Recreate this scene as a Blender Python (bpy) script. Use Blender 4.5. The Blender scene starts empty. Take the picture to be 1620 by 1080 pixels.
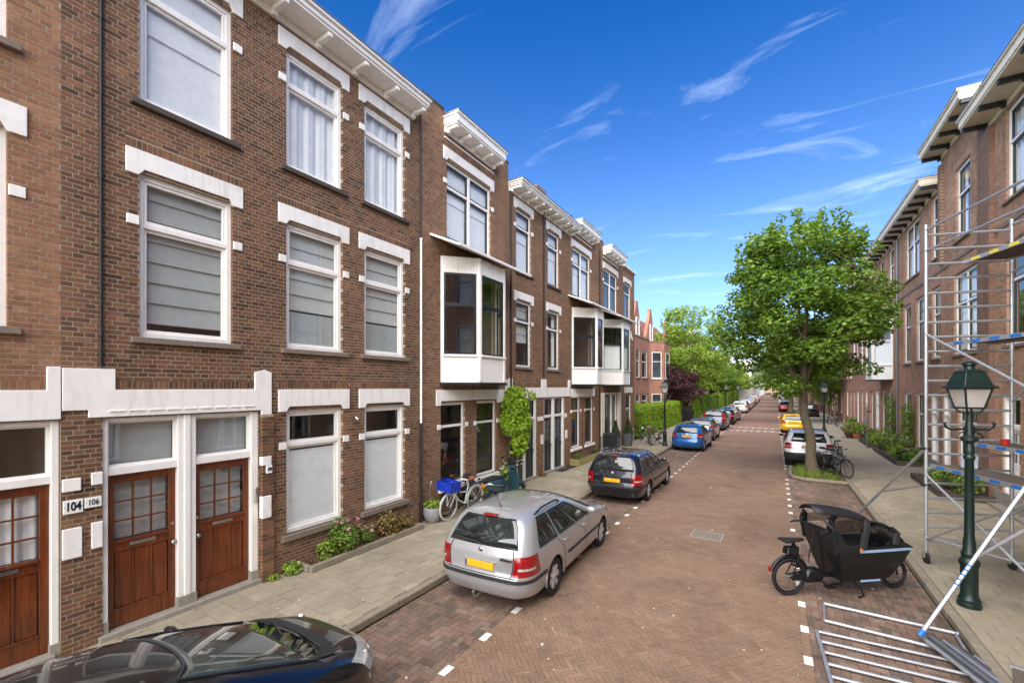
import bpy, bmesh, math, random
from math import sin, cos, pi, radians, sqrt, atan2, tan, exp
from mathutils import Vector, Matrix, noise as mnoise
scene = bpy.context.scene
col = scene.collection
# ---------------------------------------------------------------- camera
cam_d = bpy.data.cameras.new('camera'); cam = bpy.data.objects.new('camera', cam_d); col.objects.link(cam)
cam.location = (0, 0, 3.5); cam.rotation_euler = (radians(90), 0, radians(31.15))
cam_d.sensor_width = 36; cam_d.lens = 690 / 1620 * 36; cam_d.shift_y = 72 / 1620
cam_d.clip_start = 0.05; cam_d.clip_end = 3000
scene.camera = cam
# ---------------------------------------------------------------- world, sun, exposure
SUN_EL, SUN_AZ = radians(38), radians(174)      # azimuth clockwise from +Y
w = bpy.data.worlds.new('World'); scene.world = w; w.use_nodes = True
nt = w.node_tree; nt.nodes.clear()
def N(t, **k):
    n = nt.nodes.new(t)
    for a, b in k.items(): setattr(n, a, b)
    return n
sky = N('ShaderNodeTexSky', sky_type='NISHITA', sun_disc=False, sun_elevation=SUN_EL, sun_rotation=SUN_AZ,
        altitude=0, air_density=1.0, dust_density=0.6, ozone_density=3.5)
hs = N('ShaderNodeHueSaturation'); hs.inputs['Hue'].default_value = 0.513; hs.inputs['Saturation'].default_value = 2.15; hs.inputs['Value'].default_value = .86
nt.links.new(sky.outputs[0], hs.inputs['Color'])
tc = N('ShaderNodeTexCoord'); sx = N('ShaderNodeSeparateXYZ'); nt.links.new(tc.outputs['Generated'], sx.inputs[0])
def M(op, a, b=None):
    n = N('ShaderNodeMath', operation=op)
    for i, v in enumerate((a, b)):
        if v is None: continue
        if isinstance(v, (int, float)): n.inputs[i].default_value = v
        else: nt.links.new(v, n.inputs[i])
    return n.outputs[0]
zc = M('ADD', M('MAXIMUM', sx.outputs[2], 0.0), 0.16)
cx = N('ShaderNodeCombineXYZ')
nt.links.new(M('DIVIDE', sx.outputs[0], zc), cx.inputs[0]); nt.links.new(M('DIVIDE', sx.outputs[1], zc), cx.inputs[1])
mp = N('ShaderNodeMapping'); mp.inputs['Rotation'].default_value = (0, 0, radians(-28)); mp.inputs['Scale'].default_value = (0.8, 2.5, 1); mp.inputs['Location'].default_value = (3.7, 1.3, 0)
nt.links.new(cx.outputs[0], mp.inputs[0])
n1 = N('ShaderNodeTexNoise'); n1.inputs['Scale'].default_value = 1.9; n1.inputs['Detail'].default_value = 9; n1.inputs['Roughness'].default_value = 0.62; n1.inputs['Distortion'].default_value = 1.0
nt.links.new(mp.outputs[0], n1.inputs['Vector'])
n2 = N('ShaderNodeTexNoise'); n2.inputs['Scale'].default_value = 0.55; n2.inputs['Detail'].default_value = 2
nt.links.new(cx.outputs[0], n2.inputs['Vector'])
cr = N('ShaderNodeValToRGB'); cr.color_ramp.elements[0].position = 0.55; cr.color_ramp.elements[1].position = 0.95
nt.links.new(M('ADD', n1.outputs['Fac'], M('MULTIPLY', M('SUBTRACT', n2.outputs['Fac'], 0.5), 0.55)), cr.inputs[0])
hz = M('POWER', M('SUBTRACT', 1.0, M('MAXIMUM', sx.outputs[2], 0.0)), 4.2)   # pale air near the horizon, all round
fac = M('MINIMUM', M('ADD', M('MULTIPLY', cr.outputs[0], 0.45), M('MULTIPLY', hz, 0.68)), 1.0)
mx = N('ShaderNodeMix', data_type='RGBA'); nt.links.new(fac, mx.inputs[0]); nt.links.new(hs.outputs[0], mx.inputs[6]); mx.inputs[7].default_value = (6.6, 7.4, 8.8, 1)
bg = N('ShaderNodeBackground'); bg.inputs['Strength'].default_value = 0.11
nt.links.new(mx.outputs[2], bg.inputs[0]); wo = N('ShaderNodeOutputWorld'); nt.links.new(bg.outputs[0], wo.inputs[0])
sd = bpy.data.lights.new('sun', 'SUN'); sun = bpy.data.objects.new('sun', sd); col.objects.link(sun)
sd.energy = 5.0; sd.angle = radians(100); sd.color = (1.0, 0.925, 0.81)
sdir = Vector((sin(SUN_AZ) * cos(SUN_EL), cos(SUN_AZ) * cos(SUN_EL), sin(SUN_EL)))
sun.rotation_euler = sdir.to_track_quat('Z', 'Y').to_euler(); sun.location = (0, 0, 40)
vs = scene.view_settings; vs.view_transform = 'Standard'; vs.look = 'None'; vs.exposure = 1.24; vs.gamma = 1; vs.use_curve_mapping = False
scene.cycles.max_bounces = 6; scene.cycles.transparent_max_bounces = 12; scene.cycles.caustics_reflective = False; scene.cycles.caustics_refractive = False
R = random.Random(7)
# ---------------------------------------------------------------- library
def srgb(r, g, b):
    f = lambda c: (c / 255 / 12.92) if c / 255 <= 0.04045 else ((c / 255 + 0.055) / 1.055) ** 2.4
    return (f(r), f(g), f(b))
MATS = {}
class NT:
    def __init__(s, name):
        s.m = bpy.data.materials.new(name); s.m.use_nodes = True; s.t = s.m.node_tree; s.t.nodes.clear()
        s.out = s.n('ShaderNodeOutputMaterial'); s.c = None
    def n(s, t, **k):
        n = s.t.nodes.new(t)
        for a, b in k.items(): setattr(n, a, b)
        return n
    def l(s, a, b): s.t.links.new(a, b)
    def coord(s, kind='Object'):
        if not s.c: s.c = s.n('ShaderNodeTexCoord')
        return s.c.outputs[kind]
    def noise(s, scale, detail=4, rough=0.6, vec=None, dist=0):
        n = s.n('ShaderNodeTexNoise'); n.inputs['Scale'].default_value = scale; n.inputs['Detail'].default_value = detail
        n.inputs['Roughness'].default_value = rough; n.inputs['Distortion'].default_value = dist
        s.l(vec or s.coord(), n.inputs['Vector']); return n.outputs['Fac']
    def ramp(s, fac, stops, interp='LINEAR'):
        r = s.n('ShaderNodeValToRGB'); r.color_ramp.interpolation = interp; e = r.color_ramp.elements
        while len(e) < len(stops): e.new(0.5)
        for i, (p, c) in enumerate(stops):
            e[i].position = p; e[i].color = (c, c, c, 1) if isinstance(c, (int, float)) else (*c[:3], 1)
        s.l(fac, r.inputs[0]); return r.outputs[0]
    def mul(s, a, b, fac=1.0):
        x = s.n('ShaderNodeMix', data_type='RGBA', blend_type='MULTIPLY'); x.inputs[0].default_value = fac
        for i, v in ((6, a), (7, b)):
            if isinstance(v, tuple): x.inputs[i].default_value = (*v[:3], 1)
            else: s.l(v, x.inputs[i])
        return x.outputs[2]
    def mix(s, f, a, b):
        x = s.n('ShaderNodeMix', data_type='RGBA')
        if isinstance(f, (int, float)): x.inputs[0].default_value = f
        else: s.l(f, x.inputs[0])
        for i, v in ((6, a), (7, b)):
            if isinstance(v, tuple): x.inputs[i].default_value = (*v[:3], 1)
            else: s.l(v, x.inputs[i])
        return x.outputs[2]
    def bsdf(s, color, rough=0.6, metal=0, spec=0.5, bump=None, bd=0.01, coat=0, bs=0.5):
        p = s.n('ShaderNodeBsdfPrincipled')
        if isinstance(color, tuple): p.inputs['Base Color'].default_value = (*color[:3], 1)
        else: s.l(color, p.inputs['Base Color'])
        if isinstance(rough, (int, float)): p.inputs['Roughness'].default_value = rough
        else: s.l(rough, p.inputs['Roughness'])
        p.inputs['Metallic'].default_value = metal; p.inputs['Specular IOR Level'].default_value = spec
        if coat: p.inputs['Coat Weight'].default_value = coat; p.inputs['Coat Roughness'].default_value = 0.03
        if bump is not None:
            b = s.n('ShaderNodeBump'); b.inputs['Distance'].default_value = bd; b.inputs['Strength'].default_value = bs
            s.l(bump, b.inputs['Height']); s.l(b.outputs[0], p.inputs['Normal'])
        s.p = p; return p
    def done(s, sh=None):
        s.l((sh or s.p).outputs[0], s.out.inputs[0]); MATS[s.m.name] = s.m; return s.m
def paint(name, c, rough=0.45, var=0.10, sc=6, metal=0, spec=0.5, bd=0.002, coat=0, dirt=0.0):
    t = NT(name); n = t.noise(sc, 5, 0.65)
    k = t.mul(c, t.ramp(n, [(0.3, 1 - var), (0.7, 1 + var)]))
    if dirt:
        d = t.noise(1.3, 6, 0.7, dist=0.6); k = t.mix(t.ramp(d, [(0.52, 0.0), (0.72, dirt)]), k, srgb(120, 108, 92))
        sm = t.n('ShaderNodeMapping'); sm.inputs['Scale'].default_value = (9, 9, .8); t.l(t.n('ShaderNodeNewGeometry').outputs['Position'], sm.inputs[0])
        k = t.mix(t.ramp(t.noise(1.0, 5, .7, sm.outputs[0]), [(.5, 0.0), (.78, dirt * 1.3)]), k, srgb(104, 96, 84))
    t.bsdf(k, rough, metal, spec, t.noise(sc * 9, 3), bd, coat); return t.done()
def rnd_mat(name, pal, rough=0.85, obj=False, fine=60, bd=0.004, stain=0.25, stain_sc=0.7, spec=0.3, fv=0.28):
    """colour picked from a palette by each piece's random number"""
    t = NT(name)
    if obj: r = t.n('ShaderNodeObjectInfo').outputs['Random']
    else:
        a = t.n('ShaderNodeAttribute'); a.attribute_name = 'rnd'; r = a.outputs['Fac']
    k = t.ramp(r, [((i + 0.5) / len(pal), c) for i, c in enumerate(pal)])
    g = t.n('ShaderNodeNewGeometry').outputs['Position']
    f = t.noise(fine, 4, 0.7, g)
    k = t.mul(k, t.ramp(f, [(0.3, 1 - fv), (0.7, 1 + fv)]))
    s = t.noise(stain_sc, 5, 0.65, g, 0.5)
    k = t.mul(k, t.ramp(s, [(0.3, 1 - stain), (0.7, 1 + stain)]))
    if 'bay' in name: k = t.mul(k, t.ramp(t.noise(1.7, 5, .6, g, 1.0), [(.60, 1.0), (.70, .62)]))       # oil stains
    sm = t.n('ShaderNodeMapping'); sm.inputs['Scale'].default_value = (2.6, 2.6, .22); t.l(g, sm.inputs[0])      # weather streaks run down
    k = t.mul(k, t.ramp(t.noise(1.0, 5, 0.7, sm.outputs[0], .3), [(0.32, 1 - stain * .6), (0.62, 1 + stain * .4)]))
    t.bsdf(k, rough, 0, spec, f, bd); return t.done()
# --- materials
PAL_A = [srgb(*c) for c in ((92, 66, 50), (120, 86, 64), (74, 54, 43), (130, 94, 70), (104, 76, 56), (126, 82, 66), (112, 82, 62), (134, 96, 74), (84, 62, 50), (118, 80, 66), (120, 88, 66), (98, 68, 56))]
PAL_4 = [srgb(*c) for c in ((142, 100, 78), (154, 110, 84), (128, 88, 68), (162, 118, 92), (138, 98, 78), (150, 104, 80))]
PAL_B = [srgb(*c) for c in ((106, 76, 58), (130, 94, 72), (116, 82, 62), (140, 102, 78), (94, 68, 54), (126, 90, 68))]
PAL_C = [srgb(*c) for c in ((130, 96, 78), (150, 112, 92), (138, 102, 84), (156, 118, 96), (122, 90, 74))]
PAL_ROAD = [srgb(*c) for c in ((132, 98, 86), (146, 110, 97), (122, 92, 83), (152, 118, 104), (138, 102, 92), (128, 100, 92), (144, 106, 92), (134, 106, 97))]
PAL_PARK = [srgb(*c) for c in ((134, 96, 82), (150, 112, 96), (118, 88, 78), (158, 120, 104), (144, 100, 84), (126, 98, 88), (150, 104, 88), (112, 90, 82))]
PAL_SLAB = [srgb(*c) for c in ((150, 142, 126), (156, 148, 130), (144, 136, 119), (160, 152, 135), (152, 144, 126), (147, 140, 124))]
def soft(pal, sat, k):
    o = []
    for c in pal:
        g = .3 * c[0] + .5 * c[1] + .2 * c[2]; o.append(tuple(min(1, (g + (v - g) * sat) * k * w_) for v, w_ in zip(c, (.97, 1.03, .97))))
    return o
PAL_A, PAL_4, PAL_B, PAL_C = soft(PAL_A, 1.05, .95), soft(PAL_4, 1.05, .88), soft(PAL_B, 1.05, 1.0), soft(PAL_C, 1.0, 1.4)
PAL_ROAD, PAL_PARK = [tuple(v * .55 + u * .45 for v, u in zip(c, srgb(134, 111, 93))) for c in [tuple(v * q for v, q in zip(c2, (.97, 1.0, .9))) for c2 in soft(PAL_ROAD, .85, 1.0)]], [tuple(v * q for v, q in zip(c, (.92, 1.0, .96))) for c in soft(PAL_PARK, .75, .98)]
PAL_SLAB = [tuple(v * q for v, q in zip(c, (1.0, .975, .90))) for c in PAL_SLAB]
PAL_ROAD = [tuple(v * q for v, q in zip(c, (1.0, .985, .94))) for c in PAL_ROAD]; PAL_PARK = [tuple(v * .93 for v in c) for c in PAL_PARK]
for nm, pal in (('brick_brown', PAL_A), ('brick_red', PAL_4), ('brick_mid', PAL_B), ('brick_pale', PAL_C)):
    rnd_mat(nm, pal, stain=0.28, stain_sc=.55); rnd_mat(nm + '_piece', pal, obj=True, stain=0.28, stain_sc=.55)
rnd_mat('paver', PAL_ROAD, fine=45, stain=0.2, stain_sc=0.45); rnd_mat('paver_piece', PAL_ROAD, obj=True, fine=45, stain=0.2, stain_sc=0.45)
rnd_mat('paver_bay', PAL_PARK, fine=45, stain=0.26, stain_sc=0.8)
rnd_mat('slab', PAL_SLAB, fine=70, stain=0.15, stain_sc=0.9, fv=0.15); rnd_mat('slab_piece', PAL_SLAB, obj=True, fine=70, stain=0.15, stain_sc=0.9, fv=0.15)
paint('mortar', srgb(158, 145, 127), 0.95, 0.18, 14, spec=0.2, bd=0.004)
paint('joint_sand', srgb(112, 96, 82), 0.95, 0.25, 9, spec=0.2, bd=0.004)
paint('white_paint', srgb(236, 234, 228), 0.38, 0.03, 3, dirt=0.12)
paint('white_stone', srgb(238, 236, 230), 0.6, 0.04, 4, dirt=0.22)
paint('cream_paint', srgb(226, 217, 198), 0.5, 0.05, 4, dirt=0.2)
paint('black_paint', srgb(28, 32, 32), 0.3, 0.1, 4)
paint('green_black', srgb(24, 40, 38), 0.3, 0.1, 4)
paint('stone_sill', srgb(122, 110, 97), 0.85, 0.2, 12, dirt=0.4)
paint('dark_sill', srgb(74, 66, 58), 0.8, 0.25, 12)
paint('concrete', srgb(146, 140, 128), 0.9, 0.12, 8, dirt=0.3)
paint('kerbstone', srgb(136, 127, 109), 0.9, 0.16, 7, dirt=0.4)
paint('zinc', srgb(128, 132, 134), 0.45, 0.1, 5, metal=0.6)
paint('lead', srgb(96, 98, 100), 0.6, 0.12, 5)
paint('dark_metal', srgb(52, 48, 46), 0.5, 0.2, 8, metal=0.4)
paint('roof_felt', srgb(70, 68, 66), 0.95, 0.15, 3)
paint('roof_tile', srgb(138, 84, 66), 0.8, 0.2, 5)
paint('steel', srgb(190, 190, 188), 0.3, 0.05, 8, metal=1)
paint('chrome', srgb(215, 215, 215), 0.12, 0.02, 8, metal=1)
paint('enamel', srgb(240, 240, 234), 0.18, 0.02, 4)
paint('ink', srgb(18, 24, 40), 0.35, 0.05, 6)
paint('room', srgb(150, 144, 134), 0.9, 0.06, 2)
paint('road_paint', srgb(232, 230, 222), 0.7, 0.10, 20, dirt=0.3)
def wood(name, a, b, sc=1.0):
    t = NT(name); mp_ = t.n('ShaderNodeMapping'); mp_.inputs['Scale'].default_value = (26 * sc, 26 * sc, 1.6 * sc); t.l(t.coord(), mp_.inputs[0])
    n = t.noise(1.0, 6, 0.65, mp_.outputs[0], 1.2); k = t.mix(t.ramp(n, [(0.3, 0.0), (0.72, 1.0)]), a, b)
    k = t.mul(k, t.ramp(t.noise(2.2, 3), [(0.3, 0.78), (0.7, 1.2)]))
    t.bsdf(k, 0.3, 0, 0.5, n, 0.002, coat=0.25); return t.done()
wood('varnished_wood', srgb(66, 28, 11), srgb(128, 64, 26)); wood('plank', srgb(120, 96, 66), srgb(160, 134, 98))
def glass(name, tint=(0.97, 0.985, 0.98), ior=1.9, rough=0.0):
    t = NT(name); g = t.n('ShaderNodeNewGeometry'); dp = t.n('ShaderNodeVectorMath', operation='DOT_PRODUCT'); t.l(g.outputs['Incoming'], dp.inputs[0]); t.l(g.outputs['Normal'], dp.inputs[1])
    ab = t.n('ShaderNodeMath', operation='ABSOLUTE'); t.l(dp.outputs['Value'], ab.inputs[0]); om = t.n('ShaderNodeMath', operation='SUBTRACT'); om.inputs[0].default_value = 1; t.l(ab.outputs[0], om.inputs[1])
    pw = t.n('ShaderNodeMath', operation='POWER'); t.l(om.outputs[0], pw.inputs[0]); pw.inputs[1].default_value = 5; f0 = ((ior - 1) / (ior + 1)) ** 2
    fr = t.n('ShaderNodeMath', operation='MULTIPLY_ADD'); t.l(pw.outputs[0], fr.inputs[0]); fr.inputs[1].default_value = 1 - f0; fr.inputs[2].default_value = f0   # Schlick, same from both sides
    tr = t.n('ShaderNodeBsdfTransparent'); tr.inputs[0].default_value = (*tint, 1)
    gl = t.n('ShaderNodeBsdfGlossy'); gl.inputs['Roughness'].default_value = rough
    b = t.n('ShaderNodeBump'); b.inputs['Strength'].default_value = 0.15; b.inputs['Distance'].default_value = 0.006
    t.l(t.noise(1.3, 1), b.inputs['Height']); t.l(b.outputs[0], gl.inputs['Normal'])
    m = t.n('ShaderNodeMixShader'); t.l(fr.outputs[0], m.inputs[0]); t.l(tr.outputs[0], m.inputs[1]); t.l(gl.outputs[0], m.inputs[2])
    return t.done(m)
glass('glass', ior=2.1); glass('clear_film', (0.4, 0.41, 0.4), 1.6, 0.05)
def cloth(name, c, tr=0.35):
    t = NT(name); k = t.mul(c, t.ramp(t.noise(9, 3), [(0.3, 0.94), (0.7, 1.05)]))
    d = t.n('ShaderNodeBsdfDiffuse'); t.l(k, d.inputs[0]); x = t.n('ShaderNodeBsdfTranslucent'); t.l(k, x.inputs[0])
    m = t.n('ShaderNodeMixShader'); m.inputs[0].default_value = tr; t.l(d.outputs[0], m.inputs[1]); t.l(x.outputs[0], m.inputs[2]); return t.done(m)
cloth('net_curtain', srgb(246, 247, 246), 0.08); cloth('grey_blind', srgb(180, 186, 186), 0.1); cloth('frosted_film', srgb(250, 252, 252), 0.05); cloth('white_blind', srgb(214, 218, 216), 0.2)
def leafm(name, cols, tr=0.35, rough=0.45):
    t = NT(name); a = t.n('ShaderNodeAttribute'); a.attribute_name = 'rnd'
    k = t.ramp(a.outputs['Fac'], [((i + 0.5) / len(cols), srgb(*c)) for i, c in enumerate(cols)])
    t.bsdf(k, rough, 0, 0.35); x = t.n('ShaderNodeBsdfTranslucent'); t.l(t.mul(k, (1.15, 1.25, 0.6)), x.inputs[0])
    m = t.n('ShaderNodeMixShader'); m.inputs[0].default_value = tr; t.l(t.p.outputs[0], m.inputs[1]); t.l(x.outputs[0], m.inputs[2]); return t.done(m)
leafm('leaf_main', ((78, 106, 36), (98, 128, 44), (118, 148, 54), (88, 118, 40), (138, 164, 66)))
leafm('leaf_bright', ((122, 150, 52), (144, 168, 62), (106, 136, 46), (160, 180, 80)))
leafm('leaf_dark', ((44, 70, 32), (58, 86, 38), (72, 100, 44)))
leafm('leaf_purple', ((62, 36, 42), (80, 44, 50), (96, 56, 58), (52, 34, 38)), 0.2)
leafm('leaf_hedge', ((128, 160, 40), (150, 180, 50), (166, 192, 66), (112, 146, 38)))
leafm('leaf_dry', ((150, 118, 66), (126, 98, 58), (118, 110, 58), (104, 92, 50)), 0.15)
leafm('petal_pink', ((214, 150, 160), (226, 176, 182)), 0.3); leafm('petal_white', ((236, 236, 226), (224, 226, 214)), 0.3); leafm('petal_red', ((178, 50, 56), (196, 66, 84)), 0.3)
paint('soil', srgb(74, 58, 46), 0.95, 0.3, 20); paint('bark', srgb(104, 92, 74), 0.95, 0.3, 14, bd=0.02)
class MB:
    def __init__(s): s.v = []; s.f = []; s.r = []; s.cur = 0.5
    def face(s, pts): 
        i = len(s.v); s.v += [tuple(p) for p in pts]; s.f.append(tuple(range(i, i + len(pts)))); s.r.append(s.cur); return s
    def box(s, x0, x1, y0, y1, z0, z1, skip=''):
        i = len(s.v)
        s.v += [(x0, y0, z0), (x1, y0, z0), (x1, y1, z0), (x0, y1, z0), (x0, y0, z1), (x1, y0, z1), (x1, y1, z1), (x0, y1, z1)]
        F = {'b': (0, 3, 2, 1), 't': (4, 5, 6, 7), 'f': (0, 1, 5, 4), 'k': (2, 3, 7, 6), 'l': (3, 0, 4, 7), 'r': (1, 2, 6, 5)}
        for k, q in F.items():
            if k not in skip: s.f.append(tuple(i + a for a in q)); s.r.append(s.cur)
        return s
    def grid(s, P):                      # P[i][j] points
        i0 = len(s.v); n, m = len(P), len(P[0])
        for row in P: s.v += [tuple(p) for p in row]
        for i in range(n - 1):
            for j in range(m - 1):
                s.f.append((i0 + i * m + j, i0 + i * m + j + 1, i0 + (i + 1) * m + j + 1, i0 + (i + 1) * m + j)); s.r.append(s.cur)
        return s
    def tube(s, pts, r, n=8, cap=True):
        pts = [Vector(p) for p in pts]; rr = r if isinstance(r, (list, tuple)) else [r] * len(pts); i0 = len(s.v); up = None
        for k, p in enumerate(pts):
            d = (pts[min(k + 1, len(pts) - 1)] - pts[max(k - 1, 0)]); d = d.normalized() if d.length > 1e-9 else Vector((0, 0, 1))
            if up is None: up = d.orthogonal().normalized()
            up = (up - d * up.dot(d)); up = up.normalized() if up.length > 1e-6 else d.orthogonal().normalized()
            q = d.cross(up)
            for a in range(n):
                t = 2 * pi * a / n; s.v.append(tuple(p + (up * cos(t) + q * sin(t)) * rr[k]))
        for k in range(len(pts) - 1):
            for a in range(n):
                b = (a + 1) % n; s.f.append((i0 + k * n + a, i0 + k * n + b, i0 + (k + 1) * n + b, i0 + (k + 1) * n + a)); s.r.append(s.cur)
        if cap:
            s.f.append(tuple(i0 + a for a in reversed(range(n)))); s.r.append(s.cur)
            e = i0 + (len(pts) - 1) * n; s.f.append(tuple(e + a for a in range(n))); s.r.append(s.cur)
        return s
    def ring(s, c, axis, R_, r, n=28, m=6, a0=0, a1=2 * pi):
        c = Vector(c); ax = Vector(axis).normalized(); u = ax.orthogonal().normalized(); q = ax.cross(u); full = abs(a1 - a0 - 2 * pi) < 1e-6
        if abs(ax.z) < 0.5:                      # keep angle 0 horizontal, 90 deg up
            u = Vector((0, 0, 1)).cross(ax).normalized(); q = ax.cross(u)
            if q.z < 0: u, q = u, -q
        i0 = len(s.v); cnt = n if full else n + 1
        for i in range(cnt):
            t = a0 + (a1 - a0) * i / n; d = u * cos(t) + q * sin(t)
            for j in range(m):
                b = 2 * pi * j / m; s.v.append(tuple(c + d * (R_ + r * cos(b)) + ax * (r * sin(b))))
        for i in range(n):
            for j in range(m):
                k = (i + 1) % cnt; s.f.append((i0 + i * m + j, i0 + i * m + (j + 1) % m, i0 + k * m + (j + 1) % m, i0 + k * m + j)); s.r.append(s.cur)
        return s
    def lathe(s, prof, n=24, c=(0, 0, 0), axis=None, cap=True):   # prof (r, h)
        c = Vector(c); ax = Vector(axis or (0, 0, 1)).normalized(); u = Vector((1, 0, 0)) if abs(ax.z) > 0.9 else ax.orthogonal().normalized(); q = ax.cross(u); i0 = len(s.v)
        for (r, h) in prof:
            for a in range(n):
                t = 2 * pi * a / n; s.v.append(tuple(c + (u * cos(t) + q * sin(t)) * r + ax * h))
        for k in range(len(prof) - 1):
            for a in range(n):
                b = (a + 1) % n; s.f.append((i0 + k * n + a, i0 + k * n + b, i0 + (k + 1) * n + b, i0 + (k + 1) * n + a)); s.r.append(s.cur)
        if cap:
            if prof[0][0] > 1e-4: s.f.append(tuple(i0 + a for a in reversed(range(n)))); s.r.append(s.cur)
            e = i0 + (len(prof) - 1) * n
            if prof[-1][0] > 1e-4: s.f.append(tuple(e + a for a in range(n))); s.r.append(s.cur)
        return s
    def obox(s, p, d, n, a0, a1, b0, b1, z0, z1):      # box along direction d, outward normal n (2-D), b = distance outward
        q = lambda a, b, z: (p[0] + d[0] * a + n[0] * b, p[1] + d[1] * a + n[1] * b, z)
        i = len(s.v); s.v += [q(a0, b1, z0), q(a1, b1, z0), q(a1, b0, z0), q(a0, b0, z0), q(a0, b1, z1), q(a1, b1, z1), q(a1, b0, z1), q(a0, b0, z1)]
        for f in ((0, 3, 2, 1), (4, 5, 6, 7), (0, 1, 5, 4), (2, 3, 7, 6), (3, 0, 4, 7), (1, 2, 6, 5)): s.f.append(tuple(i + a for a in f)); s.r.append(s.cur)
        return s
    def prism(s, poly, y0, y1):          # poly in (x,z), extruded along y
        n = len(poly); i = len(s.v); s.v += [(x, y0, z) for x, z in poly] + [(x, y1, z) for x, z in poly]
        s.f.append(tuple(i + a for a in range(n))); s.f.append(tuple(i + n + a for a in reversed(range(n)))); s.r += [s.cur] * 2
        for a in range(n):
            b = (a + 1) % n; s.f.append((i + b, i + a, i + n + a, i + n + b)); s.r.append(s.cur)
        return s
    def prismz(s, poly, z0, z1):         # poly in (x,y), ccw from above
        n = len(poly); i = len(s.v); s.v += [(x, y, z0) for x, y in poly] + [(x, y, z1) for x, y in poly]
        s.f.append(tuple(i + a for a in reversed(range(n)))); s.f.append(tuple(i + n + a for a in range(n))); s.r += [s.cur] * 2
        for a in range(n):
            b = (a + 1) % n; s.f.append((i + a, i + b, i + n + b, i + n + a)); s.r.append(s.cur)
        return s
    def mesh(s, name, rnd=False):
        me = bpy.data.meshes.new(name); me.from_pydata(s.v, [], s.f)
        if rnd:
            a = me.attributes.new('rnd', 'FLOAT', 'FACE'); a.data.foreach_set('value', s.r)
        return me
    def build(s, name, mat, parent=None, loc=(0, 0, 0), rz=0, smooth=False, rnd=False, bevel=0, kind=None, label=None, fix=False):
        me = s.mesh(name, rnd)
        if fix:
            bm = bmesh.new(); bm.from_mesh(me); bmesh.ops.remove_doubles(bm, verts=bm.verts, dist=1e-5); bmesh.ops.recalc_face_normals(bm, faces=bm.faces); bm.to_mesh(me); bm.free()
        me.materials.append(MATS[mat])
        if smooth: me.shade_smooth() if smooth is True else auto_smooth(me, radians(smooth))
        o = bpy.data.objects.new(name, me); col.objects.link(o); o.location = loc; o.rotation_euler = (0, 0, rz)
        if parent: o.parent = parent
        if bevel:
            b = o.modifiers.new('bevel', 'BEVEL'); b.width = bevel; b.segments = 1; b.limit_method = 'ANGLE'; b.angle_limit = radians(40)
        if kind: o['kind'] = kind
        if label: o['label'] = label
        return o
def auto_smooth(me, ang):
    me.shade_smooth(); bm = bmesh.new(); bm.from_mesh(me)
    for e in bm.edges:
        if len(e.link_faces) == 2: e.smooth = e.calc_face_angle(0) < ang
    bm.to_mesh(me); bm.free()
def tag(o, label, cat, group=None):
    o['label'] = label; o['category'] = cat
    if group: o['group'] = group
    return o
def thing(name, label, cat, loc=(0, 0, 0), rz=0, group=None):
    o = bpy.data.objects.new(name, None); col.objects.link(o); o.location = loc; o.rotation_euler = (0, 0, rz); o.empty_display_size = 0.2
    return tag(o, label, cat, group)
def copy_tree(o, loc, rz, label=None, parent=None):
    c = o.copy(); col.objects.link(c); c.parent = parent
    if parent is None: c.location = loc; c.rotation_euler = (0, 0, rz)
    if label: c['label'] = label
    for ch in o.children: copy_tree(ch, None, 0, None, c)
    return c
def piece(mesh, name, parent, loc, rot=(0, 0, 0)):
    o = bpy.data.objects.new(name, mesh); col.objects.link(o); o.parent = parent; o.location = loc; o.rotation_euler = rot; return o
TH = radians(31.15); CT, ST = cos(TH), sin(TH)
def view(p):                             # picture position (px of 1620x1080) and depth, to rank pieces by how large they show
    X = p[1] * ST + p[0] * CT; Z = p[1] * CT - p[0] * ST
    if Z < 0.3: return None
    return 810 + 690 * X / Z, 612 - (p[2] - 3.5) * 690 / Z, Z
def inview(p, m=0):
    q = view(p); return bool(q and -m < q[0] < 1620 + m and -m < q[1] < 1080 + m)
def text_mesh(s, size, bold=0.0, ext=0.002):
    c = bpy.data.curves.new('digits', 'FONT'); c.body = s; c.size = size; c.align_x = 'CENTER'; c.align_y = 'CENTER'; c.extrude = ext; c.offset = bold
    o = bpy.data.objects.new('digits', c); col.objects.link(o); dg = bpy.context.evaluated_depsgraph_get()
    me = bpy.data.meshes.new_from_object(o.evaluated_get(dg)); bpy.data.objects.remove(o); bpy.data.curves.remove(c); return me
# ---------------------------------------------------------------- the setting: ground sheet
XL, XR, KL, KR, PZ = -7.65, 5.5, -5.09, 2.2, 0.12
def sheet(name, x0, x1, y0, y1, z, mat, kind='structure'):
    return MB().face([(x0, y0, z), (x1, y0, z), (x1, y1, z), (x0, y1, z)]).build(name, mat, kind=kind)
paint('earth', srgb(96, 92, 70), 0.95, 0.25, 0.4)
sheet('ground', -900, 900, -60, 2200, -0.06, 'earth')
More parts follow.
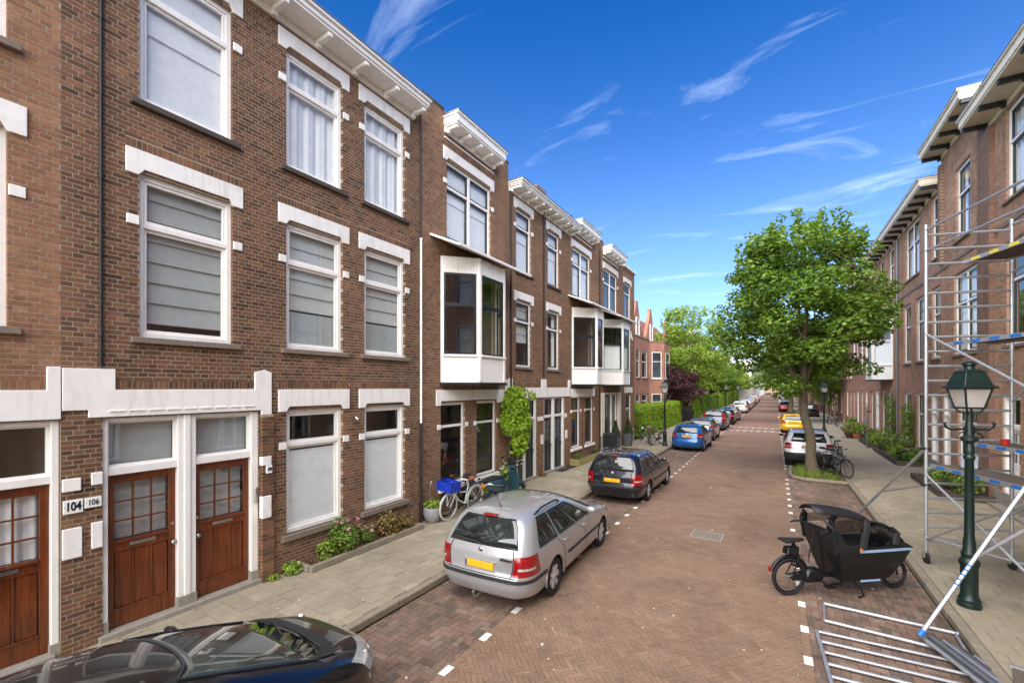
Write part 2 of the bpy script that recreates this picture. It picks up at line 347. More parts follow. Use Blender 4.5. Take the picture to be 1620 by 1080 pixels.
# ---------------------------------------------------------------- houses
def brickwall(name, a, b, mo):
    t = NT(name); c = t.coord(); mp_ = t.n('ShaderNodeMapping'); mp_.inputs['Rotation'].default_value = (radians(90), 0, 0); t.l(c, mp_.inputs[0])
    k = t.n('ShaderNodeTexBrick'); k.inputs['Scale'].default_value = 1; k.inputs['Brick Width'].default_value = 0.22; k.inputs['Row Height'].default_value = 0.064
    k.inputs['Mortar Size'].default_value = 0.011; k.inputs['Color1'].default_value = (*a, 1); k.inputs['Color2'].default_value = (*b, 1); k.inputs['Mortar'].default_value = (*mo, 1); k.inputs['Bias'].default_value = 0
    t.l(mp_.outputs[0], k.inputs['Vector'])
    kk = t.mul(k.outputs[0], t.ramp(t.noise(1.1, 5), [(0.3, 0.8), (0.7, 1.2)])); kk = t.mul(kk, t.ramp(t.noise(14, 4), [(0.3, 0.85), (0.7, 1.15)]))
    iv = t.n('ShaderNodeInvert'); t.l(k.outputs['Fac'], iv.inputs['Color']); t.bsdf(kk, 0.85, 0, 0.3, iv.outputs[0], 0.006); return t.done()
brickwall('wall_salmon', srgb(160, 106, 84), srgb(142, 92, 74), srgb(160, 130, 112)); brickwall('wall_brown', srgb(120, 82, 66), srgb(100, 70, 58), srgb(140, 122, 104))
brickwall('wall_rose', srgb(166, 118, 98), srgb(150, 106, 88), srgb(166, 142, 124))
SB = MB().box(0, .21, -.006, .004, 0, .0505, 'k').mesh('stretcher_brick'); HB = MB().box(0, .099, -.006, .004, 0, .0505, 'k').mesh('header_brick')
def house(name, label, side, sa, sb, group=None):
    h = thing(name, label, 'house', (XL, sa, 0) if side < 0 else (XR, sb, 0), radians(90) if side < 0 else radians(-90), group)
    return h
def to_world(side, sa, sb, x, y, z): return (XL - y, sa + x, z) if side < 0 else (XR + y, sb - x, z)
def wall(h, W, H, ops, mat='mortar', depth=7.0, roof='roof_felt', floors=(3.5, 7.05), z0=0):
    xs = sorted({0.003, W - 0.003, *[o[0] for o in ops], *[o[1] for o in ops]}); zs = sorted({z0, H, *[o[2] for o in ops], *[o[3] for o in ops]}); m = MB()
    for i in range(len(xs) - 1):
        for j in range(len(zs) - 1):
            cx_, cz = (xs[i] + xs[i + 1]) / 2, (zs[j] + zs[j + 1]) / 2
            if any(o[0] < cx_ < o[1] and o[2] < cz < o[3] for o in ops): continue
            m.face([(xs[i], 0, zs[j]), (xs[i + 1], 0, zs[j]), (xs[i + 1], 0, zs[j + 1]), (xs[i], 0, zs[j + 1])])
    for a, b, c, d in ops:
        t = 0.22
        m.face([(a, 0, c), (a, 0, d), (a, t, d), (a, t, c)]); m.face([(b, 0, d), (b, 0, c), (b, t, c), (b, t, d)])
        m.face([(a, 0, d), (b, 0, d), (b, t, d), (a, t, d)]); m.face([(a, 0, c), (a, t, c), (b, t, c), (b, 0, c)])
    a, b = 0.003, W - 0.003
    m.face([(a, depth, z0), (a, 0, z0), (a, 0, H), (a, depth, H)]); m.face([(b, 0, z0), (b, depth, z0), (b, depth, H), (b, 0, H)]); m.face([(b, depth, z0), (a, depth, z0), (a, depth, H), (b, depth, H)])
    wl = m.build('wall', mat, h)
    r = MB().face([(a, 0, H), (b, 0, H), (b, depth, H), (a, depth, H)])
    r.build('roof', roof, h)
    f = MB()
    for z in (*floors, 0.05): f.face([(a, 0.02, z), (b, 0.02, z), (b, depth, z), (a, depth, z)])
    f.face([(a, 2.6, z0), (b, 2.6, z0), (b, 2.6, H), (a, 2.6, H)])
    f.build('interior_wall', 'room', h); return wl
def bricks(h, wl, W, H, ops, mat, pieces=0, w2w=None, soldiers=(), x0=0, zmin=0.0, zmax=None, seed=1):
    rg = random.Random(seed); m = MB(); cand = []; P = 0.0628; zmax = zmax or H
    for k in range(int(zmin / P), int(zmax / P)):
        z = k * P + 0.005; zm = z + .026
        cut = sorted([(o[0], o[1], 1) for o in ops if o[2] < zm < o[3]] + [(q[0], q[1], 0) for q in soldiers if q[2] < zm < q[3]])
        spans = []; c = x0 + 0.004; lf = 0
        for a, b, t in cut:
            if a > c: spans.append((c, a, lf, t))
            c = max(c, b); lf = t
        if c < W - 0.004: spans.append((c, W - 0.004, lf, 0))
        L_, off = (.222, .0555 if k % 4 == 1 else .1665) if k % 2 else (.111, 0)
        for a, b, lo, ro in spans:
            i = math.floor((a - off) / L_)
            while True:
                p = off + i * L_; q = p + L_ - .012; i += 1
                if p >= b - .012: break
                u, v = max(p, a), min(q, b)
                if v - u < .018: continue
                full = abs(v - u - (L_ - .012)) < 1e-6
                pr = rg.uniform(.0015, .0042); m.cur = rg.random()
                jl, jr = lo and u - a < .005, ro and b - v < .012
                if full and not jl and not jr and pieces: cand.append((u, z, k % 2, pr, m.cur)); continue
                m.box(u - (.003 if jl else 0), b + .003 if jr else v, -pr, .1 if (jl or jr) else 0.001, z, z + .0505, 'k')
    if cand:
        sc = []
        for c in cand:
            q = view(w2w(c[0] + .05, 0, c[1]))
            sc.append((q[2] if q and -20 < q[0] < 1640 and -20 < q[1] < 1090 else 1e3 + (q[2] if q else 99), c))
        sc.sort(key=lambda t: t[0])
        ms = []
        for me in (HB, SB):
            d = me.copy(); d.materials.clear(); d.materials.append(MATS[mat + '_piece']); ms.append(d)
        for i, (_, (u, z, st, pr, rn)) in enumerate(sc):
            if i < pieces: piece(ms[st], 'brick', wl, (u, 0.006 - pr, z))
            else: m.cur = rn; m.box(u, u + (.21 if st else .099), -pr, 0.001, z, z + .0505, 'k')
    for a, b, c, d in soldiers:
        n = max(1, round((b - a) / .062)); w_ = (b - a) / n
        for i in range(n): m.cur = rg.random(); m.box(a + i * w_ + .005, a + (i + 1) * w_ - .005, -rg.uniform(.002, .005), .001, c + .005, d - .005, 'k')
    m.build('brickwork', mat, wl, rnd=True, kind='stuff')
def wavy(x0, x1, z0, z1, y, amp=.02, n=40, fr=22, seed=0):
    rg = random.Random(seed); ph = rg.random() * 6; P = []
    for z in (z0, z1): P.append([(x0 + (x1 - x0) * i / n, y + amp * sin(ph + i / n * (x1 - x0) * fr) + amp * .5 * sin(ph * 2 + i / n * (x1 - x0) * fr * 2.3), z) for i in range(n + 1)])
    return MB().grid(P)
def stepped(x0, x1, z0, z1, y, n):       # roman blind: soft folds
    P = []
    for i in range(n):
        a, b = z1 - (z1 - z0) * i / n, z1 - (z1 - z0) * (i + 1) / n
        P += [[(x0, y, a), (x1, y, a)], [(x0, y - .03, b + .01), (x1, y - .03, b + .01)], [(x0, y - .012, b), (x1, y - .012, b)]]
    return MB().grid(P)
def window(h, x0, x1, z0, z1, zt=None, sash='white_paint', curt=None, sill='stone_sill', cols=1, fw=.075, y=.06, upper=True, muntin=False, frame='white_paint', sill_h=.085, seed=0):
    f = MB(); f.box(x0, x0 + fw, y, y + .1, z0, z1); f.box(x1 - fw, x1, y, y + .1, z0, z1); f.box(x0 + fw, x1 - fw, y, y + .1, z1 - fw, z1); f.box(x0 + fw, x1 - fw, y, y + .1, z0, z0 + fw)
    mull = []
    ex = [x0 + fw]
    for c in range(1, cols):
        xm = x0 + (x1 - x0) * c / cols; f.box(xm - .05, xm + .05, y - .005, y + .105, z0 + fw, z1 - fw); ex += [xm - .05, xm + .05]
    ex.append(x1 - fw); rows = [(z0 + fw, z1 - fw)]
    if zt:
        rows = [(z0 + fw, zt - .035), (zt + .035, z1 - fw)]
        for i in range(0, len(ex), 2): f.box(ex[i], ex[i + 1], y - .004, y + .1, zt - .035, zt + .035)
    wd = f.build('window', frame, h, bevel=.004)
    for i in range(0, len(ex), 2):
        for j, (a, b) in enumerate(rows):
            p, q = ex[i] + .001, ex[i + 1] - .001; s_ = .045 if sash == 'white_paint' else .05; yy = y + (.035 if j == 0 else .02)
            g = MB(); g.box(p, p + s_, yy, yy + .05, a, b); g.box(q - s_, q, yy, yy + .05, a, b); g.box(p + s_, q - s_, yy, yy + .05, b - s_, b); g.box(p + s_, q - s_, yy, yy + .05, a, a + s_)
            if muntin and j == len(rows) - 1:
                for k in (1, 2): xm = p + (q - p) * k / 3; g.box(xm - .011, xm + .011, yy + .012, yy + .04, a + s_, b - s_)
                zm = (a + b) / 2; g.box(p + s_, q - s_, yy + .014, yy + .038, zm - .011, zm + .011)
            g.build('sash', sash, wd, bevel=.003)
            MB().face([(p + s_, yy + .026, a + s_), (q - s_, yy + .026, a + s_), (q - s_, yy + .026, b - s_), (p + s_, yy + .026, b - s_)]).build('pane', 'glass', wd)
    if sill: MB().box(x0 - .1, x1 + .1, -.075, y, z0 - sill_h, z0).build('sill', sill, wd, bevel=.008)
    a, b = x0 + fw, x1 - fw
    if curt == 'net': wavy(a - .04, b + .04, z0 + .02, z1, .205, seed=seed).build('curtain', 'net_curtain', wd, smooth=True)
    elif curt == 'roman': stepped(a - .03, b + .03, z0 + .22, z1, .20, 7).build('blind', 'grey_blind', wd)
    elif curt == 'half': stepped(a - .03, b + .03, z0 + .75, z1 - .1, .20, 5).build('blind', 'white_blind', wd); wavy(a, b, z0, z0 + .72, .18, 0.002, 4).build('privacy_film', 'grey_blind', wd)
    elif curt == 'low': MB().box(a + .05, b - .05, y + .066, y + .068, z0 + .12, (zt or z1) - .12).build('privacy_film', 'frosted_film', wd)
    elif curt == 'sides':
        wavy(a - .02, a + .22, z0, z1, .25, seed=seed).build('curtain', 'net_curtain', wd, smooth=True); wavy(b - .22, b + .02, z0, z1, .25, seed=seed + 1).build('curtain', 'net_curtain', wd, smooth=True)
    elif curt == 'blind': stepped(a - .03, b + .03, z1 - (z1 - z0) * .62, z1, .20, 5).build('blind', 'white_blind', wd)
    elif curt == 'white': stepped(a - .03, b + .03, z0 + .03, z1, .19, 2).build('blind', 'net_curtain', wd)
    return wd
def lintel(h, x0, x1, zb, zt, e=.15, drop=.09, mat='white_stone'):
    MB().prism([(x0 - e, zb - drop), (x0 - .005, zb - drop), (x0 + .06, zb), (x1 - .06, zb), (x1 + .005, zb - drop), (x1 + e, zb - drop), (x1 + e, zb + .06), (x1 + e, zt), (x0 - e, zt)], -.03, .055).build('lintel', mat, h, bevel=.006)
def blocks(h, x0, x1, z, w_=.14, hh=.13):
    for a, b in ((x0 - w_, x0 - .002), (x1 + .002, x1 + w_)): MB().box(a, b, -.028, .05, z - hh / 2, z + hh / 2).build('stone_block', 'white_stone', h, bevel=.006)
def cornice(h, x0, x1, zb, zt, pr, nb, mat='white_paint', bmat=None, bh=.13, bw=.1):
    m = MB(); m.box(x0, x1, -pr, .1, zb + bh, zb + bh + .05); m.box(x0 - .02, x1 + .02, -pr - .03, .1, zb + bh + .05, zt - .07); m.box(x0 - .05, x1 + .05, -pr - .08, .1, zt - .07, zt - .02)
    m.box(x0, x1, -.05, .1, zb, zb + bh)
    c = m.build('cornice', mat, h, bevel=.008); MB().box(x0 - .06, x1 + .06, -pr - .09, .1, zt - .02, zt + .012).build('gutter_cap', 'zinc', c)
    for i in range(nb):
        x = x0 + .08 + (x1 - x0 - .16) * i / max(1, nb - 1)
        MB().prism([(x - bw / 2, zb - .02), (x + bw / 2, zb - .02), (x + bw / 2, zb + bh), (x - bw / 2, zb + bh)], -.14, -.05).prism([(x - bw / 2, zb + .045), (x + bw / 2, zb + .045), (x + bw / 2, zb + bh), (x - bw / 2, zb + bh)], -pr + .03, -.14).build('bracket', bmat or mat, c, bevel=.012)
    return c
def pipe(h, x, z0, z1, mat='dark_metal', r=.03, y=-.06):
    p = MB().tube([(x, y, z0), (x, y, z1)], r, 10).build('downpipe', mat, h, smooth=40)
    z = z0 + .4
    while z < z1: MB().tube([(x, y, z - .02), (x, y, z + .02)], r + .008, 10).build('pipe_bracket', mat, p); z += 2.1
def door(h, x0, x1, z0, z1, mat='varnished_wood', style='panel', knob=1, curtain=False, y=.11):
    st, W = .085, x1 - x0; H = z1 - z0; zg0, zg1 = z0 + H * .565, z1 - .12; zp0, zp1 = z0 + .24, zg0 - .16
    m = MB(); m.box(x0, x0 + st, y, y + .045, z0, z1); m.box(x1 - st, x1, y, y + .045, z0, z1); a, b = x0 + st, x1 - st
    m.box(a, b, y, y + .045, zg1, z1); m.box(a, b, y, y + .045, z0, zp0); m.box(a, b, y, y + .045, zp1, zg0)
    d = m.build('door', mat, h, bevel=.005)
    n = 3 if style == 'panel' else 2
    for i in range(n):
        p, q = a + (b - a) * i / n, a + (b - a) * (i + 1) / n
        MB().box(p + .012, q - .012, y + .018, y + .034, zp0, zp1).build('panel', mat, d, bevel=.006)
        if i < n - 1: MB().box(q - .012, q + .012, y + .006, y + .04, zp0, zp1).build('stile', mat, d, bevel=.003)
    if style == 'panel':
        MB().box(a, b, y - .012, y + .0, zp0 - .015, zp0 + .015).build('rail_moulding', mat, d, bevel=.003)
        MB().box(a + .02, b - .02, y - .03, y, zg0 - .035, zg0 - .015).build('drip_rail', mat, d, bevel=.003)
    gr = MB(); rows = 3 if style == 'panel' else 3; cl = 3 if style == 'panel' else 2
    for i in range(1, cl): xm = a + (b - a) * i / cl; gr.box(xm - .01, xm + .01, y + .008, y + .038, zg0, zg1)
    for i in range(1, rows): zm = zg0 + (zg1 - zg0) * i / rows; gr.box(a, b, y + .01, y + .036, zm - .01, zm + .01)
    gr.build('muntin', mat, d)
    for i in range(cl):
        for j in range(rows):
            p, q = a + (b - a) * i / cl + .01, a + (b - a) * (i + 1) / cl - .01; u, v = zg0 + (zg1 - zg0) * j / rows + .01, zg0 + (zg1 - zg0) * (j + 1) / rows - .01
            MB().face([(p, y + .022, u), (q, y + .022, u), (q, y + .022, v), (p, y + .022, v)]).build('pane', 'glass', d)
    if curtain: wavy(a, b, zg0, zg1, y + .09, .012, 30, 40).build('curtain', 'net_curtain', d, smooth=True)
    else: MB().face([(a, y + .12, zg0), (b, y + .12, zg0), (b, y + .12, zg1), (a, y + .12, zg1)]).build('curtain', 'grey_blind', d)
    if style == 'panel':
        xm = (x0 + x1) / 2; MB().box(xm - .15, xm + .15, y - .012, y, zg0 - .105, zg0 - .05).box(xm - .115, xm + .115, y - .018, y - .012, zg0 - .095, zg0 - .06).build('letterbox', 'steel', d, bevel=.003)
    kx = x1 - .045 if knob > 0 else x0 + .045
    MB().lathe([(.012, 0), (.012, .035), (.03, .04), (.034, .06), (.02, .075), (0, .078)], 16, (kx, y, z0 + H * .47), (0, -1, 0)).build('knob', 'steel', d, smooth=True)
    MB().lathe([(.024, 0), (.024, .008), (0, .008)], 16, (kx, y, z0 + H * .60), (0, -1, 0)).build('lock', 'steel', d)
    return d
def transom(h, x0, x1, z0, z1, y=.1, mat='white_paint', fw=.03):
    f = MB(); f.box(x0, x0 + fw, y, y + .05, z0, z1); f.box(x1 - fw, x1, y, y + .05, z0, z1); f.box(x0 + fw, x1 - fw, y, y + .05, z0, z0 + fw); f.box(x0 + fw, x1 - fw, y, y + .05, z1 - fw, z1)
    o = f.build('transom_window', mat, h, bevel=.003); MB().face([(x0 + fw, y + .03, z0 + fw), (x1 - fw, y + .03, z0 + fw), (x1 - fw, y + .03, z1 - fw), (x0 + fw, y + .03, z1 - fw)]).build('pane', 'glass', o); return o
def number(h, s, x, z, w_, hh, bold, size, sx_=1.0):
    p = MB().box(x - w_ / 2, x + w_ / 2, -.035, -.012, z - hh / 2, z + hh / 2).build('house_number', 'enamel', h, bevel=.004)
    me = text_mesh(s, size, bold); me.materials.append(MATS['ink']); o = bpy.data.objects.new('digits', me); col.objects.link(o); o.parent = p; o.location = (x, -.0375, z); o.rotation_euler = (radians(90), 0, 0); o.scale = (sx_, 1, 1)
    for dx in (-1, 1):
        MB().lathe([(.006, 0), (.004, .004), (0, .005)], 8, (x + dx * (w_ / 2 - .012), -.035, z), (0, -1, 0)).build('screw', 'steel', p)
Z1, Z1T, Z2, Z2T, Z3, Z3T = (0.80, 3.08), 2.43, (4.20, 6.52), 5.80, (7.52, 9.68), 9.08
LT = (3.14, 3.45), (6.56, 6.82), (9.74, 10.0)
# ---- house 104 (its north end shows)
sa, sb = -4.2, 1.75
h = house('terraced_house', 'red brick terraced house with door 104 and white band over the door', -1, sa, sb); X = lambda s: s - sa; W = sb - sa
wins = [(-3.4, -2.2), (-1.7, -.5), (.08, 1.31)]
ops = [(X(a), X(b), *z) for a, b in wins for z in (Z2, Z3)] + [(X(a), X(b), *Z1) for a, b in wins[:2]] + [(X(-.02), X(1.75), .12, 3.1)]
wl = wall(h, W, 10.38, ops)
bricks(h, wl, W, 10.38, ops, 'brick_red', 300, lambda x, y, z: to_world(-1, sa, sb, x, y, z), [(X(-3), X(1.62), 3.47, 3.59)], zmin=0, seed=3)
for a, b in wins:
    window(h, X(a), X(b), *Z2, Z2T, curt='net'); window(h, X(a), X(b), *Z3, Z3T, curt='net')
    for z, l in ((Z2T, LT[1]), (Z3T, LT[2])): lintel(h, X(a), X(b), *l); blocks(h, X(a), X(b), z)
for a, b in wins[:2]: window(h, X(a), X(b), *Z1, Z1T); lintel(h, X(a), X(b), *LT[0])
f = MB()
for a, b in ((-.02, .06), (.78, .85), (1.67, 1.74)): f.box(X(a), X(b), .03, .16, .3, 3.1)
f.box(X(.06), X(1.67), .04, .16, 3.03, 3.1); f.box(X(.06), X(.78), .045, .16, 2.3, 2.4); f.box(X(.85), X(1.67), .045, .16, 2.3, 2.4); f.build('door_frame', 'white_paint', h, bevel=.006)
MB().box(X(1.66), X(1.745), .025, .165, .12, .3).box(X(.775), X(.855), .025, .165, .12, .3).box(X(-.03), X(.065), .025, .165, .12, .3).build('plinth', 'concrete', h)
MB().box(X(0), X(1.7), -.04, .2, .1, .195).build('threshold', 'concrete', h, bevel=.01)
door(h, X(.85), X(1.67), .2, 2.3, knob=-1, curtain=True); door(h, X(.06), X(.78), .2, 2.3, knob=1)
transom(h, X(.85), X(1.67), 2.4, 3.03); transom(h, X(.06), X(.78), 2.4, 3.03)
MB().prism([(X(-.2), 3.1), (X(1.745), 3.1), (X(1.745), 3.75), (X(1.62), 3.75), (X(1.62), 3.46), (X(-.2), 3.46)], -.035, .05).build('stone_band', 'white_stone', h, bevel=.006)
cornice(h, 0, W, 10.06, 10.40, .5, 7)
# ---- house 106-108
sa, sb = 1.75, 8.22
h = house('terraced_house', 'brown brick terraced house with varnished doors 106 and 108', -1, sa, sb); X = lambda s: s - sa; W = sb - sa
wa, wb, wc = (2.53, 3.77), (4.68, 5.90), (6.45, 7.66)
ops = [(X(a), X(b), *z) for a, b in (wa, wb, wc) for z in (Z2, Z3)] + [(X(a), X(b), *Z1) for a, b in (wb, wc)] + [(X(2.14), X(4.2), .12, 3.1)]
wl = wall(h, W, 10.38, ops)
sol = [(X(2.27), X(4.11), 3.47, 3.59)] + [(X(a - .15), X(b + .15), z, z + .115) for a, b in (wa, wb, wc) for z in (6.84,)] + [(X(a - .15), X(b + .15), 3.47, 3.585) for a, b in (wb, wc)]
bricks(h, wl, W, 10.38, ops, 'brick_brown', 300, lambda x, y, z: to_world(-1, sa, sb, x, y, z), sol, seed=5)
for i, (a, b) in enumerate((wa, wb, wc)):
    window(h, X(a), X(b), *Z2, Z2T, curt=('roman', 'half', 'half')[i], seed=i); window(h, X(a), X(b), *Z3, Z3T, curt=('white', 'net', 'net')[i], sill='dark_sill', seed=i + 5)
    for z, l in ((Z2T, LT[1]), (Z3T, LT[2])): lintel(h, X(a), X(b), *l); blocks(h, X(a), X(b), z + .03)
    if i: window(h, X(a), X(b), *Z1, Z1T, curt='low', sill_h=.11); lintel(h, X(a), X(b), *LT[0]); blocks(h, X(a), X(b), Z1T)
f = MB()
for a, b in ((2.145, 2.21), (3.01, 3.25), (4.08, 4.195)): f.box(X(a), X(b), .03, .16, .34, 3.1)
f.box(X(3.09), X(3.17), .01, .03, .34, 3.1)
f.box(X(2.21), X(3.01), .04, .16, 3.03, 3.1); f.box(X(3.25), X(4.08), .04, .16, 3.03, 3.1); f.box(X(2.21), X(3.01), .045, .16, 2.3, 2.41); f.box(X(3.25), X(4.08), .045, .16, 2.3, 2.41)
f.build('door_frame', 'white_paint', h, bevel=.006)
for a, b in ((2.14, 2.215), (3.0, 3.26), (4.07, 4.2)): MB().box(X(a), X(b), .015, .165, .12, .34).build('plinth', 'concrete', h, bevel=.006)
MB().box(X(2.1), X(4.22), -.05, .2, .1, .195).build('threshold', 'concrete', h, bevel=.01)
door(h, X(2.21), X(3.01), .2, 2.3, knob=1); door(h, X(3.25), X(4.08), .2, 2.3, knob=-1)
transom(h, X(2.21), X(3.01), 2.41, 3.03); transom(h, X(3.25), X(4.08), 2.41, 3.03)
for a, b in ((2.23, 2.99), (3.27, 4.06)): MB().face([(X(a), .2, 2.42), (X(b), .2, 2.42), (X(b), .2, 3.02), (X(a), .2, 3.02)]).build('privacy_film', 'grey_blind', h)
MB().prism([(X(1.755), 3.2), (X(2.0), 3.2), (X(2.0), 3.1), (X(4.22), 3.1), (X(4.22), 3.02), (X(4.4), 3.02), (X(4.4), 3.75), (X(4.28), 3.80), (X(4.11), 3.75), (X(4.11), 3.46), (X(2.27), 3.46), (X(2.27), 3.74), (X(1.755), 3.74)], -.035, .05).build('stone_band', 'white_stone', h, bevel=.006)
m = MB()
for i in range(9): m.box(X(2.2) + i * .215, X(2.2) + i * .215 + .17, -.05, -.03, 3.17, 3.185)
m.build('band_drip', 'white_stone', h)
pl = MB().box(X(4.22), X(4.42), -.06, 0, 0, 3.02).build('pilaster', 'mortar', h)
m = MB(); rg = random.Random(2)
for k in range(47):
    z = k * .0635 + .005
    for u, v in (((0, .2),) if k % 2 else ((0, .095), (.105, .2))): m.cur = rg.random(); m.box(X(4.22) + u - .003 * (u == 0), X(4.22) + v + .003 * (v == .2), -.067, -.001, z, z + .052, 'k')
m.build('brickwork', 'brick_brown', pl, rnd=True, kind='stuff')
for a, b, z, hh in ((1.757, 1.93, 2.26, .16), (2.03, 2.14, 2.30, .16), (1.757, 1.94, 1.52, .38), (2.03, 2.14, 1.56, .34), (4.2, 4.36, 2.22, .15), (4.2, 4.36, 1.42, .38)):
    o = -.098 if a > 4 else -.03
    MB().box(X(a), X(b), o, .03, z - hh / 2, z + hh / 2).build('stone_block', 'white_stone', h, bevel=.006)
number(h, '104', X(1.855), 1.985, .185, .17, .004, .15, .66); number(h, '106', X(2.045), 2.0, .165, .13, .001, .105, .72)
n3 = MB().box(X(4.27), X(4.37), -.1, -.072, 2.0, 2.14).build('house_number', 'enamel', h, bevel=.004)
me = text_mesh('108', .085, .003); me.materials.append(MATS['ink']); o = bpy.data.objects.new('digits', me); col.objects.link(o); o.parent = n3; o.location = (X(4.32), -.1035, 2.07); o.rotation_euler = (radians(90), 0, 0); o.scale = (.6, 1, 1)
MB().box(X(4.13), X(4.17), .0, .03, 1.5, 1.78).build('intercom', 'steel', h, bevel=.01)
MB().tube([(X(6.17), .0, 2.86), (X(6.17), -.08, 2.88)], .015).lathe([(.03, 0), (.045, .07), (.0, .075)], 12, (X(6.17), -.06, 2.86), (0.3, -.6, -.5)).build('wall_spotlight', 'steel', h, smooth=40)
pipe(h, X(2.12), 3.78, 10.4, 'dark_metal', .02, -.03); pipe(h, X(8.16), .12, 2.6, 'dark_metal', .035, -.06); pipe(h, X(8.16), 2.6, 7.2, 'white_paint', .03, -.06); pipe(h, X(8.16), 7.2, 10.4, 'dark_metal', .02, -.05)
cornice(h, 0, W - .28, 10.06, 10.40, .5, 8)
MB().box(W - .27, W - .005, -.02, .3, 10.38, 10.86).build('coping', 'dark_sill', h)
# ---- bay fronted houses
def bay(h, xs, d, fw, sash, z0=3.55, zp=4.38, zw=6.57, zt=7.0, muntin=False, curt=None, zm=5.75, arch=False):
    P = [(xs, 0), (xs + d, -d), (xs + d + fw, -d), (xs + 2 * d + fw, 0)]
    m = MB(); m.prismz([(P[0][0], .06), P[0], P[1], P[2], P[3], (P[3][0], .06)][::1], z0 + .07, z0 + .12); by = None
    pan = []; q2 = sqrt(.5)
    faces = [(P[0], (q2, -q2), (-q2, -q2), d / q2), (P[1], (1, 0), (0, -1), fw), (P[2], (q2, q2), (q2, -q2), d / q2)]
    for p, dd, nn, L_ in faces:
        for a, b in ((0, .09), (L_ - .09, L_)): m.obox(p, dd, nn, a, b, -.09, .012, z0 + .1, zt)
        m.obox(p, dd, nn, .09, L_ - .09, -.07, .008, zw, zw + .09); m.obox(p, dd, nn, .05, L_ - .05, -.07, .05, zp - .06, zp)
    by = m.build('bay_window', 'white_paint', h, bevel=.006)
    MB().prismz([(P[0][0] - .06, .05), (P[0][0] - .03, -.04), (P[1][0] - .03, P[1][1] - .05), (P[2][0] + .03, P[2][1] - .05), (P[3][0] + .03, -.04), (P[3][0] + .06, .05)], z0, z0 + .07).build('bay_base', 'black_paint', by)
    for p, dd, nn, L_ in faces:
        MB().obox(p, dd, nn, .09, L_ - .09, -.05, -.005, z0 + .12, zp - .06).build('panel', 'white_paint', by)
        bd = MB(); n = max(3, int(L_ / .09))
        for i in range(n): a, b = .09 + (L_ - .18) * i / n, .09 + (L_ - .18) * (i + 1) / n; bd.obox(p, dd, nn, a + .004, b - .004, -.05, 0, zw + .09, zt)
        bd.build('boarding', 'white_paint', by)
        for a0, b0 in ((zp, zm - .03), (zm - .03, zw)):
            g = MB(); a, b = .09, L_ - .09; s_ = .05
            g.obox(p, dd, nn, a, a + s_, -.06, -.01, a0, b0); g.obox(p, dd, nn, b - s_, b, -.06, -.01, a0, b0); g.obox(p, dd, nn, a + s_, b - s_, -.06, -.01, a0, a0 + s_); g.obox(p, dd, nn, a + s_, b - s_, -.06, -.01, b0 - s_, b0)
            if muntin and a0 > zp:
                for k in range(1, 4): u = a + (b - a) * k / 4; g.obox(p, dd, nn, u - .012, u + .012, -.045, -.015, a0, b0)
                g.obox(p, dd, nn, a, b, -.043, -.017, (a0 + b0) / 2 - .012, (a0 + b0) / 2 + .012)
            g.build('sash', sash, by)
            w1 = lambda u, z: (p[0] + dd[0] * u - nn[0] * .035, p[1] + dd[1] * u - nn[1] * .035, z)
            MB().face([w1(a + s_, a0 + s_), w1(b - s_, a0 + s_), w1(b - s_, b0 - s_), w1(a + s_, b0 - s_)]).build('pane', 'glass', by)
        if curt:
            w2 = lambda u, z, k: (p[0] + dd[0] * u - nn[0] * (.12 + .02 * sin(k * 1.9)), p[1] + dd[1] * u - nn[1] * (.12 + .02 * sin(k * 1.9)), z)
            n = 24; MB().grid([[w2(.1 + (L_ - .2) * k / n, z, k) for k in range(n + 1)] for z in (zp + .02, zm - .05)]).build('curtain', 'net_curtain', by, smooth=True)
    rf = MB(); o = .28; y1 = -d - .22
    rf.v += []; 
    for z_, t in ((0, .05),):
        a, b = P[0][0] - .42, P[3][0] + .42
        pts = [(a, .02, zt + .5), (b, .02, zt + .5), (b, y1, zt + .06), (a, y1, zt + .06)]
        rf.face([pts[3], pts[2], pts[1], pts[0]]); rf.face([(x, y, z - .06) for x, y, z in pts]); 
        for i in range(4): u, v = pts[i], pts[(i + 1) % 4]; rf.face([u, v, (v[0], v[1], v[2] - .06), (u[0], u[1], u[2] - .06)])
    rf.build('bay_roof', 'white_stone', by, fix=True)
    MB().box(P[0][0] - .44, P[3][0] + .44, y1 - .03, y1 + .005, zt + .0, zt + .065).build('fascia', 'white_paint', by)
    MB().prismz([P[0], P[1], P[2], P[3]], zt - .02, zt + .004).build('bay_ceiling', 'white_paint', by)
    return by
